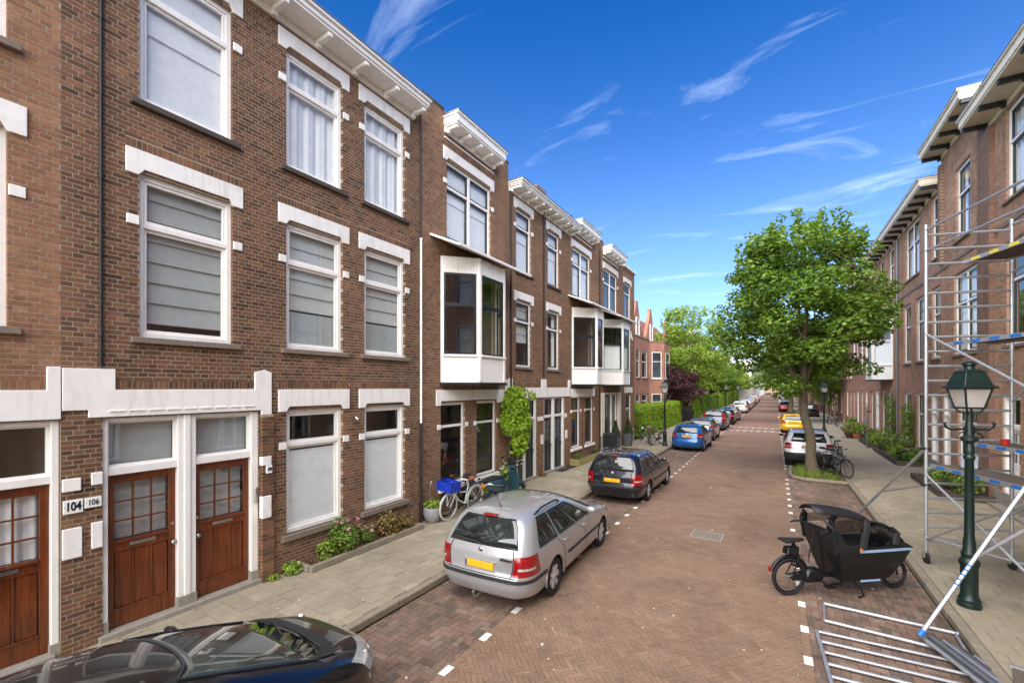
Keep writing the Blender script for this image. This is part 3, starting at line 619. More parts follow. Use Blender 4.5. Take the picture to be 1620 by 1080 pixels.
def bayhouse(sa, sb, label, w2, bays, bmat, sash, cor, seed, muntin=False, wins1=(), extra_ops=(), stone='white_stone', curt2=None, muntin_bay=False, curtb=None, par=True, pieces=0):
    h = house('bay_fronted_house', label, -1, sa, sb); X = lambda s: s - sa; W = sb - sa
    ops = [(X(w2[0]), X(w2[1]), *Z3)] + [(X(a), X(b), *Z1) for a, b in wins1] + list(extra_ops)
    for b0, d, fw in bays: ops.append((X(b0) + .05, X(b0) + 2 * d + fw - .05, 3.62, 6.9))
    H = 10.95; wl = wall(h, W, H, ops); bricks(h, wl, W, H, ops, bmat, pieces, None, [(X(w2[0]) - .15, X(w2[1]) + .15, 10.05, 10.17)], seed=seed)
    window(h, X(w2[0]), X(w2[1]), *Z3, Z3T - .1, sash=sash, cols=2, sill='dark_sill', muntin=muntin, curt=curt2); lintel(h, X(w2[0]), X(w2[1]), *LT[2], mat=stone); blocks(h, X(w2[0]), X(w2[1]), Z3T)
    for a, b in wins1: window(h, X(a), X(b), *Z1, Z1T, sash=sash, sill='white_paint', sill_h=.12); blocks(h, X(a), X(b), Z1T)
    for b0, d, fw in bays: bay(h, X(b0), d, fw, sash, muntin=muntin_bay, curt=curtb)
    MB().box(X(cor[0]), X(cor[1]), -.03, 0, 10.22, 10.26).build('string_course', 'white_stone', h)
    cornice(h, X(cor[0]), X(cor[1]), 10.36, 10.80, .45, 5)
    for a, b in ((0.003, X(cor[0]) - .03), (X(cor[1]) + .03, W - .003)):
        if b - a > .05: MB().box(a, b, -.03, .3, H, H + .05).build('coping', 'dark_sill', h)
    return h, X, W
h, X, W = bayhouse(8.22, 12.42, 'brown house with white canted bay over two windows beside the climbing plant', (9.22, 11.38), [(8.97, .75, 1.3)], 'brick_mid', 'black_paint', (9.12, 11.5), 11, wins1=[(8.97, 10.04), (10.6, 11.68)], curt2='white')
MB().prism([(X(8.78), 3.0), (X(8.96), 3.0), (X(8.98), 3.12), (X(11.7), 3.12), (X(11.72), 3.0), (X(11.9), 3.0), (X(12.41), 3.12), (X(12.41), 3.75), (X(12.22), 3.75), (X(12.22), 3.42), (X(8.78), 3.42)], -.03, .05).build('stone_band', 'white_stone', h, bevel=.006)
# ---- house C, three doors
sa, sb = 12.42, 17.6
h = house('terraced_house', 'brown house with black paired doors and flat windows between the white bays', -1, sa, sb); X = lambda s: s - sa; W = sb - sa
wq = [(12.92, 14.02), (15.36, 16.44)]
ops = [(X(a), X(b), *z) for a, b in wq for z in (Z2, Z3)] + [(X(13.0), X(14.45), .12, 3.1), (X(15.02), X(16.95), .12, 3.1)]
wl = wall(h, W, 10.36, ops); bricks(h, wl, W, 10.36, ops, 'brick_mid', 0, None, [(X(12.8), X(14.6), 3.5, 3.6), (X(15.2), X(17.1), 3.5, 3.6)], seed=21)
for i, (a, b) in enumerate(wq):
    window(h, X(a), X(b), *Z2, Z2T, sash='black_paint', curt=('blind', 'sides')[i], seed=i); window(h, X(a), X(b), *Z3, Z3T, sash='black_paint', curt='white', sill='dark_sill')
    for z, l in ((Z2T, LT[1]), (Z3T, LT[2])): lintel(h, X(a), X(b), *l); blocks(h, X(a), X(b), z)
MB().prism([(X(12.425), 3.1), (X(17.5), 3.1), (X(17.5), 3.8), (X(17.28), 3.8), (X(17.28), 3.48), (X(15.22), 3.48), (X(15.22), 3.8), (X(14.8), 3.8), (X(14.8), 3.48), (X(12.66), 3.48), (X(12.66), 3.8), (X(12.425), 3.8)], -.035, .05).build('stone_band', 'white_stone', h, bevel=.006)
f = MB()
for a, b in ((13.0, 13.1), (13.55, 13.65), (14.36, 14.45), (15.02, 15.12), (15.88, 16.04), (16.85, 16.95)): f.box(X(a), X(b), .03, .16, .12, 3.1)
for a, b in ((13.1, 13.55), (13.65, 14.36), (15.12, 15.88), (16.04, 16.85)): f.box(X(a), X(b), .04, .16, 3.03, 3.1); f.box(X(a), X(b), .045, .16, 2.3, 2.4)
f.build('door_frame', 'white_paint', h, bevel=.006)
for a, b in ((13.65, 14.36), (15.12, 15.88), (16.04, 16.85)): door(h, X(a), X(b), .2, 2.3, 'green_black', 'tall'); transom(h, X(a), X(b), 2.4, 3.03, mat='black_paint')
window(h, X(13.1), X(13.55), .9, 2.3, sash='black_paint', sill=None, fw=.03); transom(h, X(13.1), X(13.55), 2.4, 3.03, mat='black_paint')
MB().box(X(13.1), X(13.55), .1, .15, .2, .9).build('panel', 'green_black', h)
for a, b in ((12.98, 14.47), (15.0, 16.97)): MB().box(X(a), X(b), -.05, .2, .1, .195).build('threshold', 'concrete', h)
for x, z, hh in ((14.6, 2.3, .16), (14.85, 2.3, .16), (14.85, 1.5, .35), (17.05, 2.3, .16), (17.1, 1.5, .35)): MB().box(X(x) - .09, X(x) + .09, -.03, .03, z - hh / 2, z + hh / 2).build('stone_block', 'white_stone', h)
pipe(h, X(14.92), 3.9, 10.3, 'dark_metal', .03); pipe(h, .08, .12, 10.3, 'dark_metal', .03); cornice(h, 0.02, W - .02, 10.06, 10.38, .5, 10)
ck = MB().box(X(16.7), X(17.5), 1.2, 1.9, 10.74, 12.1).box(X(16.65), X(17.55), 1.15, 1.95, 12.1, 12.25).build('chimney', 'wall_brown', h)
# ---- D, E, F
h, X, W = bayhouse(17.6, 21.25, 'brown house with a cream topped white bay above the timber planter', (17.78, 19.92), [(17.72, .85, .85)], 'brick_mid', 'black_paint', (17.75, 20.1), 31, wins1=[(17.68, 18.66), (19.3, 20.34)], curt2='white', muntin_bay=False)
MB().prism([(X(17.62), 3.05), (X(20.5), 3.05), (X(20.5), 3.42), (X(17.62), 3.42)], -.03, .05).build('stone_band', 'white_stone', h, bevel=.006); pipe(h, W - .1, .12, 10.4, 'dark_metal', .03)
h, X, W = bayhouse(21.25, 25.1, 'brown house with leaded bay panes over a black panelled porch door', (21.85, 24.1), [(21.6, .85, 1.2)], 'brick_mid', 'green_black', (21.75, 24.4), 41, extra_ops=[(.55, 2.85, .12, 3.2)], stone='cream_paint', muntin=True, muntin_bay=True, curtb=True)
f = MB().box(.55, .65, .03, .16, .12, 3.2).box(2.75, 2.85, .03, .16, .12, 3.2).box(.65, 2.75, .04, .16, 3.1, 3.2).box(1.95, 2.05, .035, .16, .12, 3.1); f.build('door_frame', 'white_paint', h)
door(h, .65, 1.95, .2, 3.1, 'black_paint', 'tall'); transom(h, 2.05, 2.75, .5, 3.1, mat='black_paint'); MB().box(.5, 2.9, -.05, .2, .1, .195).build('threshold', 'concrete', h)
for x in (.3, 3.1): MB().box(x - .2, x + .2, -.12, .02, .12, 1.0).build('plinth', 'concrete', h); MB().box(x - .2, x + .2, -.1, .02, 1.0, 3.2).build('stone_pier', 'cream_paint', h)
MB().tube([(2.9, -.1, 7.0), (2.9, -.5, 6.9), (2.9, -.75, 6.6), (2.9, -.85, 6.1)], .03).tube([(2.9, -.1, 6.1), (2.9, -.85, 6.9)], .02).build('roof_bracket', 'white_paint', h)
sa, sb = 25.1, 27.6
h = house('terraced_house', 'narrow brown end house between the leaded bay and the salmon brick terrace', -1, sa, sb); X = lambda s: s - sa; W = sb - sa
ops = [(X(25.42), X(26.74), *Z3), (X(25.5), X(26.7), *Z2), (X(25.75), X(26.85), .2, 3.1)]
wl = wall(h, W, 10.55, ops); bricks(h, wl, W, 10.55, ops, 'brick_mid', seed=51)
window(h, X(25.42), X(26.74), *Z3, Z3T, sash='green_black', muntin=True, sill='dark_sill'); lintel(h, X(25.42), X(26.74), *LT[2], mat='cream_paint'); window(h, X(25.5), X(26.7), *Z2, Z2T, sash='green_black', muntin=True); lintel(h, X(25.5), X(26.7), *LT[1], mat='cream_paint')
window(h, X(25.75), X(26.85), .2, 3.1, 2.2, sash='green_black', sill=None); MB().box(X(25.5), X(27.1), -.04, .05, 3.15, 3.5).build('lintel', 'cream_paint', h)
for x in (25.5, 27.1): MB().box(X(x) - .18, X(x) + .18, -.1, .02, .12, .95).build('plinth', 'concrete', h)
MB().box(0, W, -.15, .2, 10.55, 10.66).build('coping', 'cream_paint', h)
# ---- salmon terrace with gables, then further houses behind the trees
def gable(h, x0, x1, z0, zp, y=.35, mat='wall_salmon'):
    xm = (x0 + x1) / 2; MB().prism([(x0, z0), (x1, z0), (x1, z0 + .5), (xm + .28, zp - .25), (xm + .28, zp), (xm - .28, zp), (xm - .28, zp - .25), (x0, z0 + .5)], y, y + .3).build('gable', mat, h)
    window(h, xm - .5, xm + .5, z0 + .15, z0 + 1.75, sash='white_paint', sill=None, y=y - .09)
def cantbay(h, xs, d, fw, H, mat, rows):
    P = [(xs, .02), (xs + d, -d), (xs + d + fw, -d), (xs + 2 * d + fw, .02)]; b = MB().prismz(P, 0, H).build('brick_bay', mat, h)
    MB().prismz([(P[0][0] - .05, .02), (P[1][0] - .03, P[1][1] - .08), (P[2][0] + .03, P[2][1] - .08), (P[3][0] + .05, .02)], H, H + .09).build('bay_coping', 'stone_sill', b)
    q2 = sqrt(.5)
    for p, dd, nn, L_ in ((P[0], (q2, -q2), (-q2, -q2), d / q2), (P[1], (1, 0), (0, -1), fw), (P[2], (q2, q2), (q2, -q2), d / q2)):
        for z0, z1 in rows:
            a, c = L_ * .18, L_ * .82; w_ = MB()
            w_.obox(p, dd, nn, a, a + .07, 0, .03, z0, z1); w_.obox(p, dd, nn, c - .07, c, 0, .03, z0, z1); w_.obox(p, dd, nn, a, c, 0, .031, z1 - .07, z1); w_.obox(p, dd, nn, a, c, 0, .031, z0, z0 + .07); w_.obox(p, dd, nn, a + .07, c - .07, 0, .03, z0 + (z1 - z0) * .62, z0 + (z1 - z0) * .62 + .05)
            w_.obox(p, dd, nn, a - .05, c + .05, 0, .07, z0 - .08, z0)
            wo_ = w_.build('window', 'white_paint', b)
            for u, v in ((z0 + .07, z0 + (z1 - z0) * .62), (z0 + (z1 - z0) * .62 + .05, z1 - .07)): MB().obox(p, dd, nn, a + .07, c - .07, .003, .012, u, v).build('pane', 'dark_glass', wo_)
t = NT('dark_glass'); t.bsdf(t.ramp(t.noise(.8, 2), [(.35, srgb(30, 36, 38)), (.65, srgb(74, 80, 82))]), .04, 0, .9); t.done()
rs = [(.9, 2.9), (4.3, 6.7)]
for i, (sa, sb, lab) in enumerate(((33.5, 45.8, 'salmon brick terrace house with canted bay behind the clipped hedge'), (45.8, 57.5, 'salmon brick house with canted bay half hidden by the purple tree'))):
    h = house('gabled_house', lab, -1, sa, sb); W = sb - sa
    h.location.x -= 2.2
    ops = [(2.65, 3.75, .9, 2.9), (2.65, 3.75, 4.3, 6.7), (4.45, 6.25, .9, 2.9), (4.45, 6.25, 4.3, 6.7)]
    wall(h, W, 7.7, ops, 'wall_salmon', roof='roof_tile', floors=(3.6,))
    for a, b, c, d_ in ops: window(h, a, b, c, d_, c + 1.4, sash='black_paint')
    cantbay(h, 6.9, 1.1, 2.6, 7.6, 'wall_salmon', rs); MB().box(0, 6.9, -.06, .2, 7.7, 7.82).build('coping', 'stone_sill', h)
    gable(h, 2.6, 5.8, 7.7, 10.9); gable(h, 7.4, 10.6, 7.7, 10.9)
    MB().face([(0.01, .6, 7.8), (W - .01, .6, 7.8), (W - .01, 3.2, 11), (0.01, 3.2, 11)]).face([(W - .01, .6, 7.8), (W - .01, 7, 7.8), (W - .01, 7, 11), (W - .01, 3.2, 11)]).face([(.01, 7, 7.8), (.01, .6, 7.8), (.01, 3.2, 11), (.01, 7, 11)]).build('pitched_roof', 'roof_tile', h)
def plainhouse(side, sa, sb, label, mat, H, rows, nw, eave='white_paint', zcor=None, roof='roof_felt', bmat=None, doors=0, back=0, pitched=False, group=None, xoff=0):
    h = house('row_house', label, side, sa, sb, group); W = sb - sa
    if xoff: h.location.x += xoff
    ops = []; p = W / nw
    for i in range(nw):
        for j, (a, b) in enumerate(rows):
            c = p * (i + .5); ops.append((c - .55, c + .55, .15 if (j == 0 and (i % 2 == 0) and doors) else a, b))
    wall(h, W, H, ops, mat, roof=roof, floors=tuple(r[0] - .6 for r in rows[1:]))
    for k, (a, b, c, d_) in enumerate(ops):
        if c < .2: door(h, a + .06, b - .06, .2, 2.4, 'white_paint', 'tall'); transom(h, a + .06, b - .06, 2.4, d_); 
        else: window(h, a, b, c, d_, c + (d_ - c) * .64, sash=('black_paint', 'white_paint')[k % 2], curt=(None, 'white', 'sides')[k % 3])
    cornice(h, .02, W - .02, H - .45, H + .1, .6, max(4, int(W / .9)), eave, bmat)
    if pitched: MB().prism([(0, H), (W, H), (W - .5, H + 2.6), (.5, H + 2.6)], .3, 5).build('pitched_roof', 'roof_tile', h)
    return h
R3 = [(.9, 3.1), (4.2, 6.4), (7.5, 9.4)]
plainhouse(-1, 57.5, 64, 'three storey brown brick house behind the light green street tree', 'wall_brown', 10.4, R3, 3, doors=1, xoff=-1.8)
plainhouse(-1, 64, 74, 'long brown terrace house beyond the light green tree, left pavement', 'wall_brown', 9.9, R3, 4, doors=1, xoff=-2)
plainhouse(-1, 74, 92, 'rose brick terrace far up the left pavement', 'wall_rose', 9.9, R3, 6, doors=1, xoff=-2)
plainhouse(-1, 92, 120, 'very distant brown terrace on the left pavement', 'wall_brown', 10.0, R3, 8, xoff=-2)
# ---------------------------------------------------------------- right-hand row
RG, RF1, RF2 = (.75, 3.25), (4.65, 7.5), (8.65, 11.2)
def rhouse(sa, sb, label, H, wins, cor, seed, brick=True, bmat='black_paint', nb=6):
    h = house('brick_row_house', label, 1, sa, sb); W = sb - sa; X = lambda s: sb - s
    ops = [(X(b), X(a), z0, z1) for a, b, z0, z1, c in wins]
    wl = wall(h, W, H, ops, 'mortar' if brick else 'wall_rose', floors=(3.8, 8.0))
    if brick: bricks(h, wl, W, H, ops, 'brick_pale', seed=seed)
    for k, (a, b, z0, z1, c) in enumerate(wins):
        if c == 'door':
            f = MB(); f.box(X(b), X(b) + .09, .03, .16, .12, z1).box(X(a) - .09, X(a), .03, .16, .12, z1).box(X(b) + .09, X(a) - .09, .03, .16, z1 - .08, z1).box(X(b) + .09, X(a) - .09, .03, .16, 2.35, 2.45).build('door_frame', 'white_paint', h)
            door(h, X(b) + .09, X(a) - .09, .2, 2.35, 'white_paint', 'tall'); transom(h, X(b) + .09, X(a) - .09, 2.45, z1 - .08); MB().box(X(b) - .05, X(a) + .05, -.3, .2, .1, .195).build('doorstep', 'concrete', h)
        else:
            window(h, X(b), X(a), z0, z1, z0 + (z1 - z0) * .62, sash='green_black', cols=2 if b - a > 1.7 else 1, curt=c, fw=.11, seed=k)
            MB().box(X(b) - .12, X(a) + .12, -.012, .03, z1 + .005, z1 + .25).build('flat_arch', 'wall_rose', h)
    MB().box(0.004, W - .004, -.05, .01, .12, .55).build('plinth', 'concrete', h)
    MB().box(0.004, W - .004, -.03, .01, 7.98, 8.1).build('string_course', 'stone_sill', h)
    cornice(h, .02, W - .02, cor - .5, cor, .62, nb, 'cream_paint', bmat, .17, .13)
    return h, X, W
rhouse(-15, 8.5, 'rose brick house opposite number 104, mirrored in the bay panes', 11.6, [(a, a + 1.4, *z, 'white') for a in (-13, -10, -7, -4, -1, 2, 5) for z in (RG, RF1, RF2)], 11.75, 60, False, nb=16)
h, X, W = rhouse(8.5, 18.75, 'rose brick house nearest the scaffold tower with deep bracketed eaves', 11.6, [(16.1, 17.55, *RF2, 'net'), (13.4, 14.9, *RF2, 'net'), (10.6, 12.1, *RF2, 'net'), (15.9, 17.5, *RF1, None), (13.3, 14.9, *RF1, 'net'), (10.5, 12.1, *RF1, 'net'), (16.7, 17.75, .15, 3.25, 'door'), (15.2, 16.2, .15, 3.25, 'door'), (12.4, 14.2, *RG, 'sides'), (9.6, 11.4, *RG, 'sides')], 11.75, 61, nb=9)
MB().box(.02, .5, -.13, .02, .12, 11.2).build('pilaster', 'wall_brown', h)
m = MB()
for i in range(9): m.box(.75 - i * .03, 1.35 + i * .03, 1.2, 1.7, 11.6 + i * .16, 11.76 + i * .16) if i < 5 else m.box(.63 + (i - 5) * .035, 1.47 - (i - 5) * .035, 1.2, 1.7, 11.6 + i * .16, 11.76 + i * .16)
m.build('chimney', 'wall_brown', h)
h, X, W = rhouse(18.75, 23.1, 'tall rose brick house behind the scaffold tower with raised cornice', 12.45, [(20.15, 21.5, *RF2, 'sides'), (19.5, 21.7, *RF1, 'white'), (22.0, 22.9, .15, 3.25, 'door'), (19.4, 21.3, *RG, 'sides')], 12.75, 62, nb=5)
MB().box(W - .42, W - .05, -.12, .02, .12, 12.0).build('pilaster', 'wall_brown', h); MB().box(.05, .32, -.12, .02, 8.2, 12.0).build('pilaster', 'wall_brown', h)
h, X, W = rhouse(23.1, 30.1, 'rose brick house with three tall upper windows behind the front garden', 11.35, [(23.3, 24.3, *RF2, 'white'), (26.1, 28.5, *RF2, 'white'), (23.2, 24.25, *RF1, 'sides'), (25.4, 26.6, *RF1, None), (27.55, 28.85, *RF1, 'sides'), (23.4, 24.4, .15, 3.25, 'door'), (25.35, 26.55, *RG, 'sides'), (27.45, 28.7, *RG, 'sides')], 11.75, 63, nb=8)
pipe(h, .12, .12, 11.2, 'zinc', .04)
h, X, W = rhouse(30.1, 36.6, 'rose brick house with white bay window behind the street tree', 11.35, [(31.0, 32.2, *RF2, 'white'), (33.6, 34.8, *RF2, 'white'), (31.2, 32.4, *RG, 'sides'), (33.0, 34.1, *RG, None), (34.9, 36.1, .15, 3.25, 'door')], 11.75, 64, nb=8)
bay(h, X(34.6), .8, 1.8, 'white_paint', z0=3.85, zp=4.75, zw=7.0, zt=7.5, zm=6.1, curt=True)
plainhouse(1, 36.6, 46, 'rose brick terrace house beyond the white bay, right pavement', 'wall_rose', 11.2, [(.75, 3.2), (4.6, 7.2), (8.4, 10.6)], 5, 'cream_paint', bmat='black_paint', doors=1)
plainhouse(1, 46, 60, 'rose brick terrace beyond the second street tree on the right', 'wall_rose', 10.8, R3, 7, 'cream_paint', bmat='black_paint', doors=1)
plainhouse(1, 60, 84, 'brown brick terrace far up the right pavement', 'wall_brown', 10.8, R3, 10, 'cream_paint', doors=1)
plainhouse(1, 84, 120, 'very distant rose terrace on the right pavement', 'wall_rose', 10.5, R3, 11)
paint('white_render', srgb(224, 220, 210), .7, .06, 2, dirt=.15)
for i, (sd_, a, b, H, mt, lab) in enumerate(((-1, 235, 262, 11, 'white_render', 'white rendered house at the far end of the street'), (-1, 262, 285, 13, 'wall_rose', 'tall rose building at the far end beside the white house'), (1, 120, 175, 10, 'wall_brown', 'brown terrace hidden by trees at the far right end'), (-1, 121, 234, 10, 'white_render', 'long pale terrace seen through the far left trees'))):
    plainhouse(sd_, a, b, lab, mt, H, R3, 6, xoff=(2.6 if sd_ < 0 else 0))
plainhouse(-1, 0, 26, 'long pale building closing the end of the street', 'wall_rose', 11, R3, 8)
_e = [o for o in bpy.data.objects if o.get('label', '').startswith('long pale building closing')][0]; _e.location = (-13, 320, 0); _e.rotation_euler = (0, 0, 0)
# ---------------------------------------------------------------- road
paint('paver_far', srgb(136, 109, 94), .85, .10, 2.0, spec=.3, dirt=.12)
paint('slab_far', srgb(150, 142, 126), .9, .08, 3.0, spec=.3)
road = MB().face([(KL, -12, -.014), (KR, -12, -.014), (KR, 36, -.014), (KL, 36, -.014)]).build('road', 'joint_sand', kind='structure')
MB().face([(KL, 36, -.001), (KR, 36, -.001), (KR, 330, -.001), (KL, 330, -.001)]).build('road_surface', 'paver_far', road)
PB = MB().box(-.0985, .0985, -.031, .031, -.014, 0, 'b').mesh('paving_brick')
def herring(x0, x1, y0, y1, ang, mat, pieces, seed, ux=.104, rt=2):
    rg = random.Random(seed); out = []; ca, sa_ = cos(ang), sin(ang); cx_, cy = (x0 + x1) / 2, 0.0; n = int(max(x1 - x0, y1 - y0) / ux) + 6
    if ang: lo_u = lambda: None
    corners = [((x - cx_) * ca + (y - cy) * sa_, -(x - cx_) * sa_ + (y - cy) * ca) for x in (x0, x1) for y in (y0, y1)]
    iu0, iu1 = int(min(c[0] for c in corners) / ux) - 2, int(max(c[0] for c in corners) / ux) + 2; iv0, iv1 = int(min(c[1] for c in corners) / ux) - 2, int(max(c[1] for c in corners) / ux) + 2
    for iu in range(iu0, iu1):
        for iv in range(iv0, iv1):
            k = (iu + iv) % (2 * rt)
            if k == 0: u, v, t = iu + rt / 2, iv + .5, 0
            elif k == rt: u, v, t = iu + .5, iv + rt / 2, 1
            else: continue
            u *= ux; v *= ux; x = cx_ + u * ca - v * sa_; y = cy + u * sa_ + v * ca
            if not (x0 - .1 <= x <= x1 + .1 and y0 - .1 <= y <= y1 + .1) or not inview((x, y, 0), 260): continue
            out.append((x, y, ang + t * pi / 2, rg.uniform(-.0035, .0), rg.random(), rg.gauss(0, .012)))
    return out
def clip_poly(q, x0, x1):
    for s_, lim in ((1, x1), (-1, -x0)):
        o = []
        for a, b in zip(q, q[1:] + q[:1]):
            ia, ib = s_ * a[0] <= lim, s_ * b[0] <= lim
            if ia: o.append(a)
            if ia != ib: t_ = (lim - s_ * a[0]) / (s_ * (b[0] - a[0])); o.append((a[0] + (b[0] - a[0]) * t_, a[1] + (b[1] - a[1]) * t_))
        q = o
        if len(q) < 3: return []
    ar = abs(sum(a[0] * b[1] - b[0] * a[1] for a, b in zip(q, q[1:] + q[:1]))) / 2
    return q if ar > .0012 else []
def lay(lst, mat, pieces, me_piece, parent, kind_name, clip, hx=.1, hy=.049):
    x0, x1, y0, y1 = clip; m = MB(); full = []
    for b in lst:
        x, y, a, dz, rn, tl = b; ca, sa_ = cos(a), sin(a); q = [(x + sx_ * hx * ca - sy * hy * sa_, y + sx_ * hx * sa_ + sy * hy * ca) for sx_, sy in ((-1, -1), (1, -1), (1, 1), (-1, 1))]
        ins = all(x0 <= p[0] <= x1 and y0 <= p[1] <= y1 for p in q)
        if ins and pieces: full.append((view((x, y, 0))[2] + (0 if inview((x, y, 0), 0) else 50), b, q))
        else: put(m, clip_poly(q, x0, x1), dz, rn, tl)
    full.sort(key=lambda t: t[0])
    for i, (_, (x, y, a, dz, rn, tl), q) in enumerate(full):
        if i < pieces: piece(me_piece, 'paving_brick', parent, (x, y, dz), (tl * .6, tl * .4, a))
        else: put(m, q, dz, rn, tl)
    m.build(kind_name, mat, parent, rnd=True, kind='stuff')
def put(m, q, dz, rn, tl):
    n = len(q)
    if n < 3: return
    zz = [dz + tl * .05 * (p[0] - q[0][0]) * 8 for p in q]; i = len(m.v)
    m.v += [(p[0], p[1], -.014) for p in q] + [(p[0], p[1], z) for p, z in zip(q, zz)]
    for f in [tuple(range(n, 2 * n))] + [(a, (a + 1) % n, n + (a + 1) % n, n + a) for a in range(n)]: m.f.append(tuple(i + a for a in f)); m.r.append(rn)
PB.materials.append(MATS['paver_piece'])
LA, LB = -3.43, .31
lay(herring(LA, LB, 1.0, 36, pi / 4, 'paver', 300, 5, .0672, 3), 'paver', 300, PB, road, 'lane_paving', (LA, LB, 1.0, 36), .0985, .031)
lay(herring(KL + .003, LA - .104, 1.0, 36, 0, 'paver_bay', 0, 6, .1035), 'paver_bay', 0, PB, road, 'bay_paving', (KL + .003, LA - .104, 1.0, 36))
lay(herring(LB + .104, KR - .003, 1.0, 36, 0, 'paver_bay', 0, 7, .1035), 'paver_bay', 0, PB, road, 'bay_paving', (LB + .104, KR - .003, 1.0, 36))
m = MB(); rg = random.Random(4)
for l in (-3.48, .36):
    for i in range(168):
        y = 4.19 - 4 * .85 + i * .2125; m.cur = rg.random(); m.box(l - .048, l + .048, y - .102, y + .102, -.014, rg.uniform(-.004, -.001), 'b')
m.build('border_course', 'paver', road, rnd=True, kind='stuff')
# painted marks: single bricks painted white along the bays
s_ = 4.19 - 3 * .85; 
while s_ < 80:
    for l in (-3.48, .36):
        if l > 0 and 19.5 < s_ < 22: continue
        r_ = random.Random(int(s_ * 100)); MB().box(l - .05, l + .05, s_ - .1, s_ + .1, .002, .0055).build('bay_mark', 'road_paint', road)
    s_ += .85
for s0, n in ((39.2, 8), (42.2, 8)):
    for i in range(n):
        x = -3.2 + i * .48; MB().prismz([(x, s0), (x + .22, s0), (x + .11, s0 + .55)] if s0 < 40 else [(x, s0 + .4), (x + .11, s0), (x + .22, s0 + .4)], .002, .006).build('ramp_mark', 'road_paint', road)
    MB().box(-3.4, .3, s0 + .75, s0 + .87, .002, .006).build('ramp_line', 'road_paint', road)
# drain cover
dc = tag(MB().box(-1.72, -1.05, 10.9, 11.5, -.01, .004).build('drain_cover', 'concrete'), 'pale rectangular slotted drain cover set in the brick road', 'drain cover')
for i in range(12): MB().box(-1.68 + i * .051, -1.655 + i * .051, 10.95, 11.45, .004, .008).build('drain_slot', 'joint_sand', dc)
# ---------------------------------------------------------------- pavements
SLM = MB().box(-.147, .147, -.147, .147, -.02, 0, 'b').mesh('paving_slab'); SLM.materials.append(MATS['slab_piece'])
def pavement(x0, x1, far0, skip=None, seed=3):
    p = MB().box(x0, x1, -12, far0, -.05, PZ - .012).build('pavement', 'joint_sand', kind='structure')
    MB().box(x0, x1, far0, 330, -.05, PZ).build('pavement_surface', 'slab_far', p)
    rg = random.Random(seed); m = MB(); full = []; r = 0; y = -1.0
    while y < far0 - .3:
        off = .15 * (r % 2); i = -1
        while x0 + off + i * .3 < x1:
            a = x0 + off + i * .3 + .003; b = a + .294; i += 1; aa, bb = max(a, x0 + .003), min(b, x1 - .003)
            if bb - aa < .04: continue
            c = ((aa + bb) / 2, y + .15); dz = rg.uniform(-.004, .002); rn = rg.random(); tl = rg.gauss(0, .006)
            if not inview((c[0], c[1], PZ), 300): continue
            if bb - aa > .29: full.append((view((c[0], c[1], PZ))[2] + (0 if inview((c[0], c[1], PZ)) else 60), c, dz, rn, tl))
            else: m.cur = rn; m.box(aa, bb, y + .003, y + .297, PZ - .02, PZ + dz, 'b')
        y += .3; r += 1
    full.sort(key=lambda t: t[0])
    for i, (_, c, dz, rn, tl) in enumerate(full):
        if i < 300: piece(SLM, 'paving_slab', p, (c[0], c[1], PZ + dz), (tl, tl * .5, 0))
        else: m.cur = rn; m.box(c[0] - .147, c[0] + .147, c[1] - .147, c[1] + .147, PZ - .02, PZ + dz, 'b')
    m.build('slab_paving', 'slab', p, rnd=True, kind='stuff'); return p
pvl = pavement(XL, KL - .14, 34); pvr = pavement(KR + .14, XR, 34, seed=4)
KS = MB().box(-.068, .068, -.496, .496, -.12, 0).mesh('kerb_stone'); KS.materials.append(MATS['kerbstone'])
for pv, x in ((pvl, KL - .07), (pvr, KR + .07)):
    for i in range(42):
        o = piece(KS, 'kerb_stone', pv, (x + R.uniform(-.004, .004), -1.5 + i * 1.0, PZ + .006 + R.uniform(-.004, .004))); b = o.modifiers.new('bevel', 'BEVEL'); b.width = .018; b.segments = 2
    MB().box(x - .068, x + .068, 40.02, 330, 0, PZ + .006).build('kerb_run', 'kerbstone', pv)
# tree island
isl = MB().prismz([(.62, 19.9), (.95, 19.55), (2.2, 19.5), (2.2, 22.3), (.62, 22.3), (.5, 22.0), (.5, 20.2)], -.01, .09).build('tree_pit', 'soil', kind='structure')
MB().tube([(.55, 22.3, .07), (.5, 20.2, .07), (.6, 19.8, .07), (.95, 19.5, .07), (2.2, 19.45, .07)], .075, 8).build('kerb', 'kerbstone', isl)
# ---------------------------------------------------------------- cars: bodies lofted from horizontal slices
def carpaint(name, c, metal=.0, rough=.28, flake=0.0):
    t = NT(name); k = t.mul(c, t.ramp(t.noise(1.2, 4), [(.3, .93), (.7, 1.06)]))
    t.bsdf(k, rough, metal, .5, coat=1.0); return t.done()
for nm, c, mt in (('car_silver', (168, 169, 170), .4), ('car_night', (20, 22, 34), .2), ('car_black', (12, 13, 15), .1), ('car_blue', (22, 92, 160), .35), ('car_slate', (82, 92, 104), .6), ('car_pearl', (226, 230, 234), .05), ('car_yellow', (226, 180, 24), .05), ('car_red', (160, 28, 30), .1), ('car_grey', (120, 122, 124), .6), ('car_white', (226, 227, 226), .0), ('car_anthracite', (54, 58, 62), .5), ('car_pale_blue', (168, 184, 204), .4)):
    carpaint(nm, srgb(*c), mt)
t = NT('car_glass'); t.bsdf(t.ramp(t.noise(1.6, 3), [(.35, srgb(14, 18, 19)), (.7, srgb(46, 54, 54))]), .02, 0, .8, coat=.6); t.done()
t = NT('windscreen_glass'); t.bsdf(t.ramp(t.noise(1.4, 3), [(.35, srgb(36, 44, 42)), (.7, srgb(92, 104, 98))]), .02, 0, .8, coat=.6); t.done()
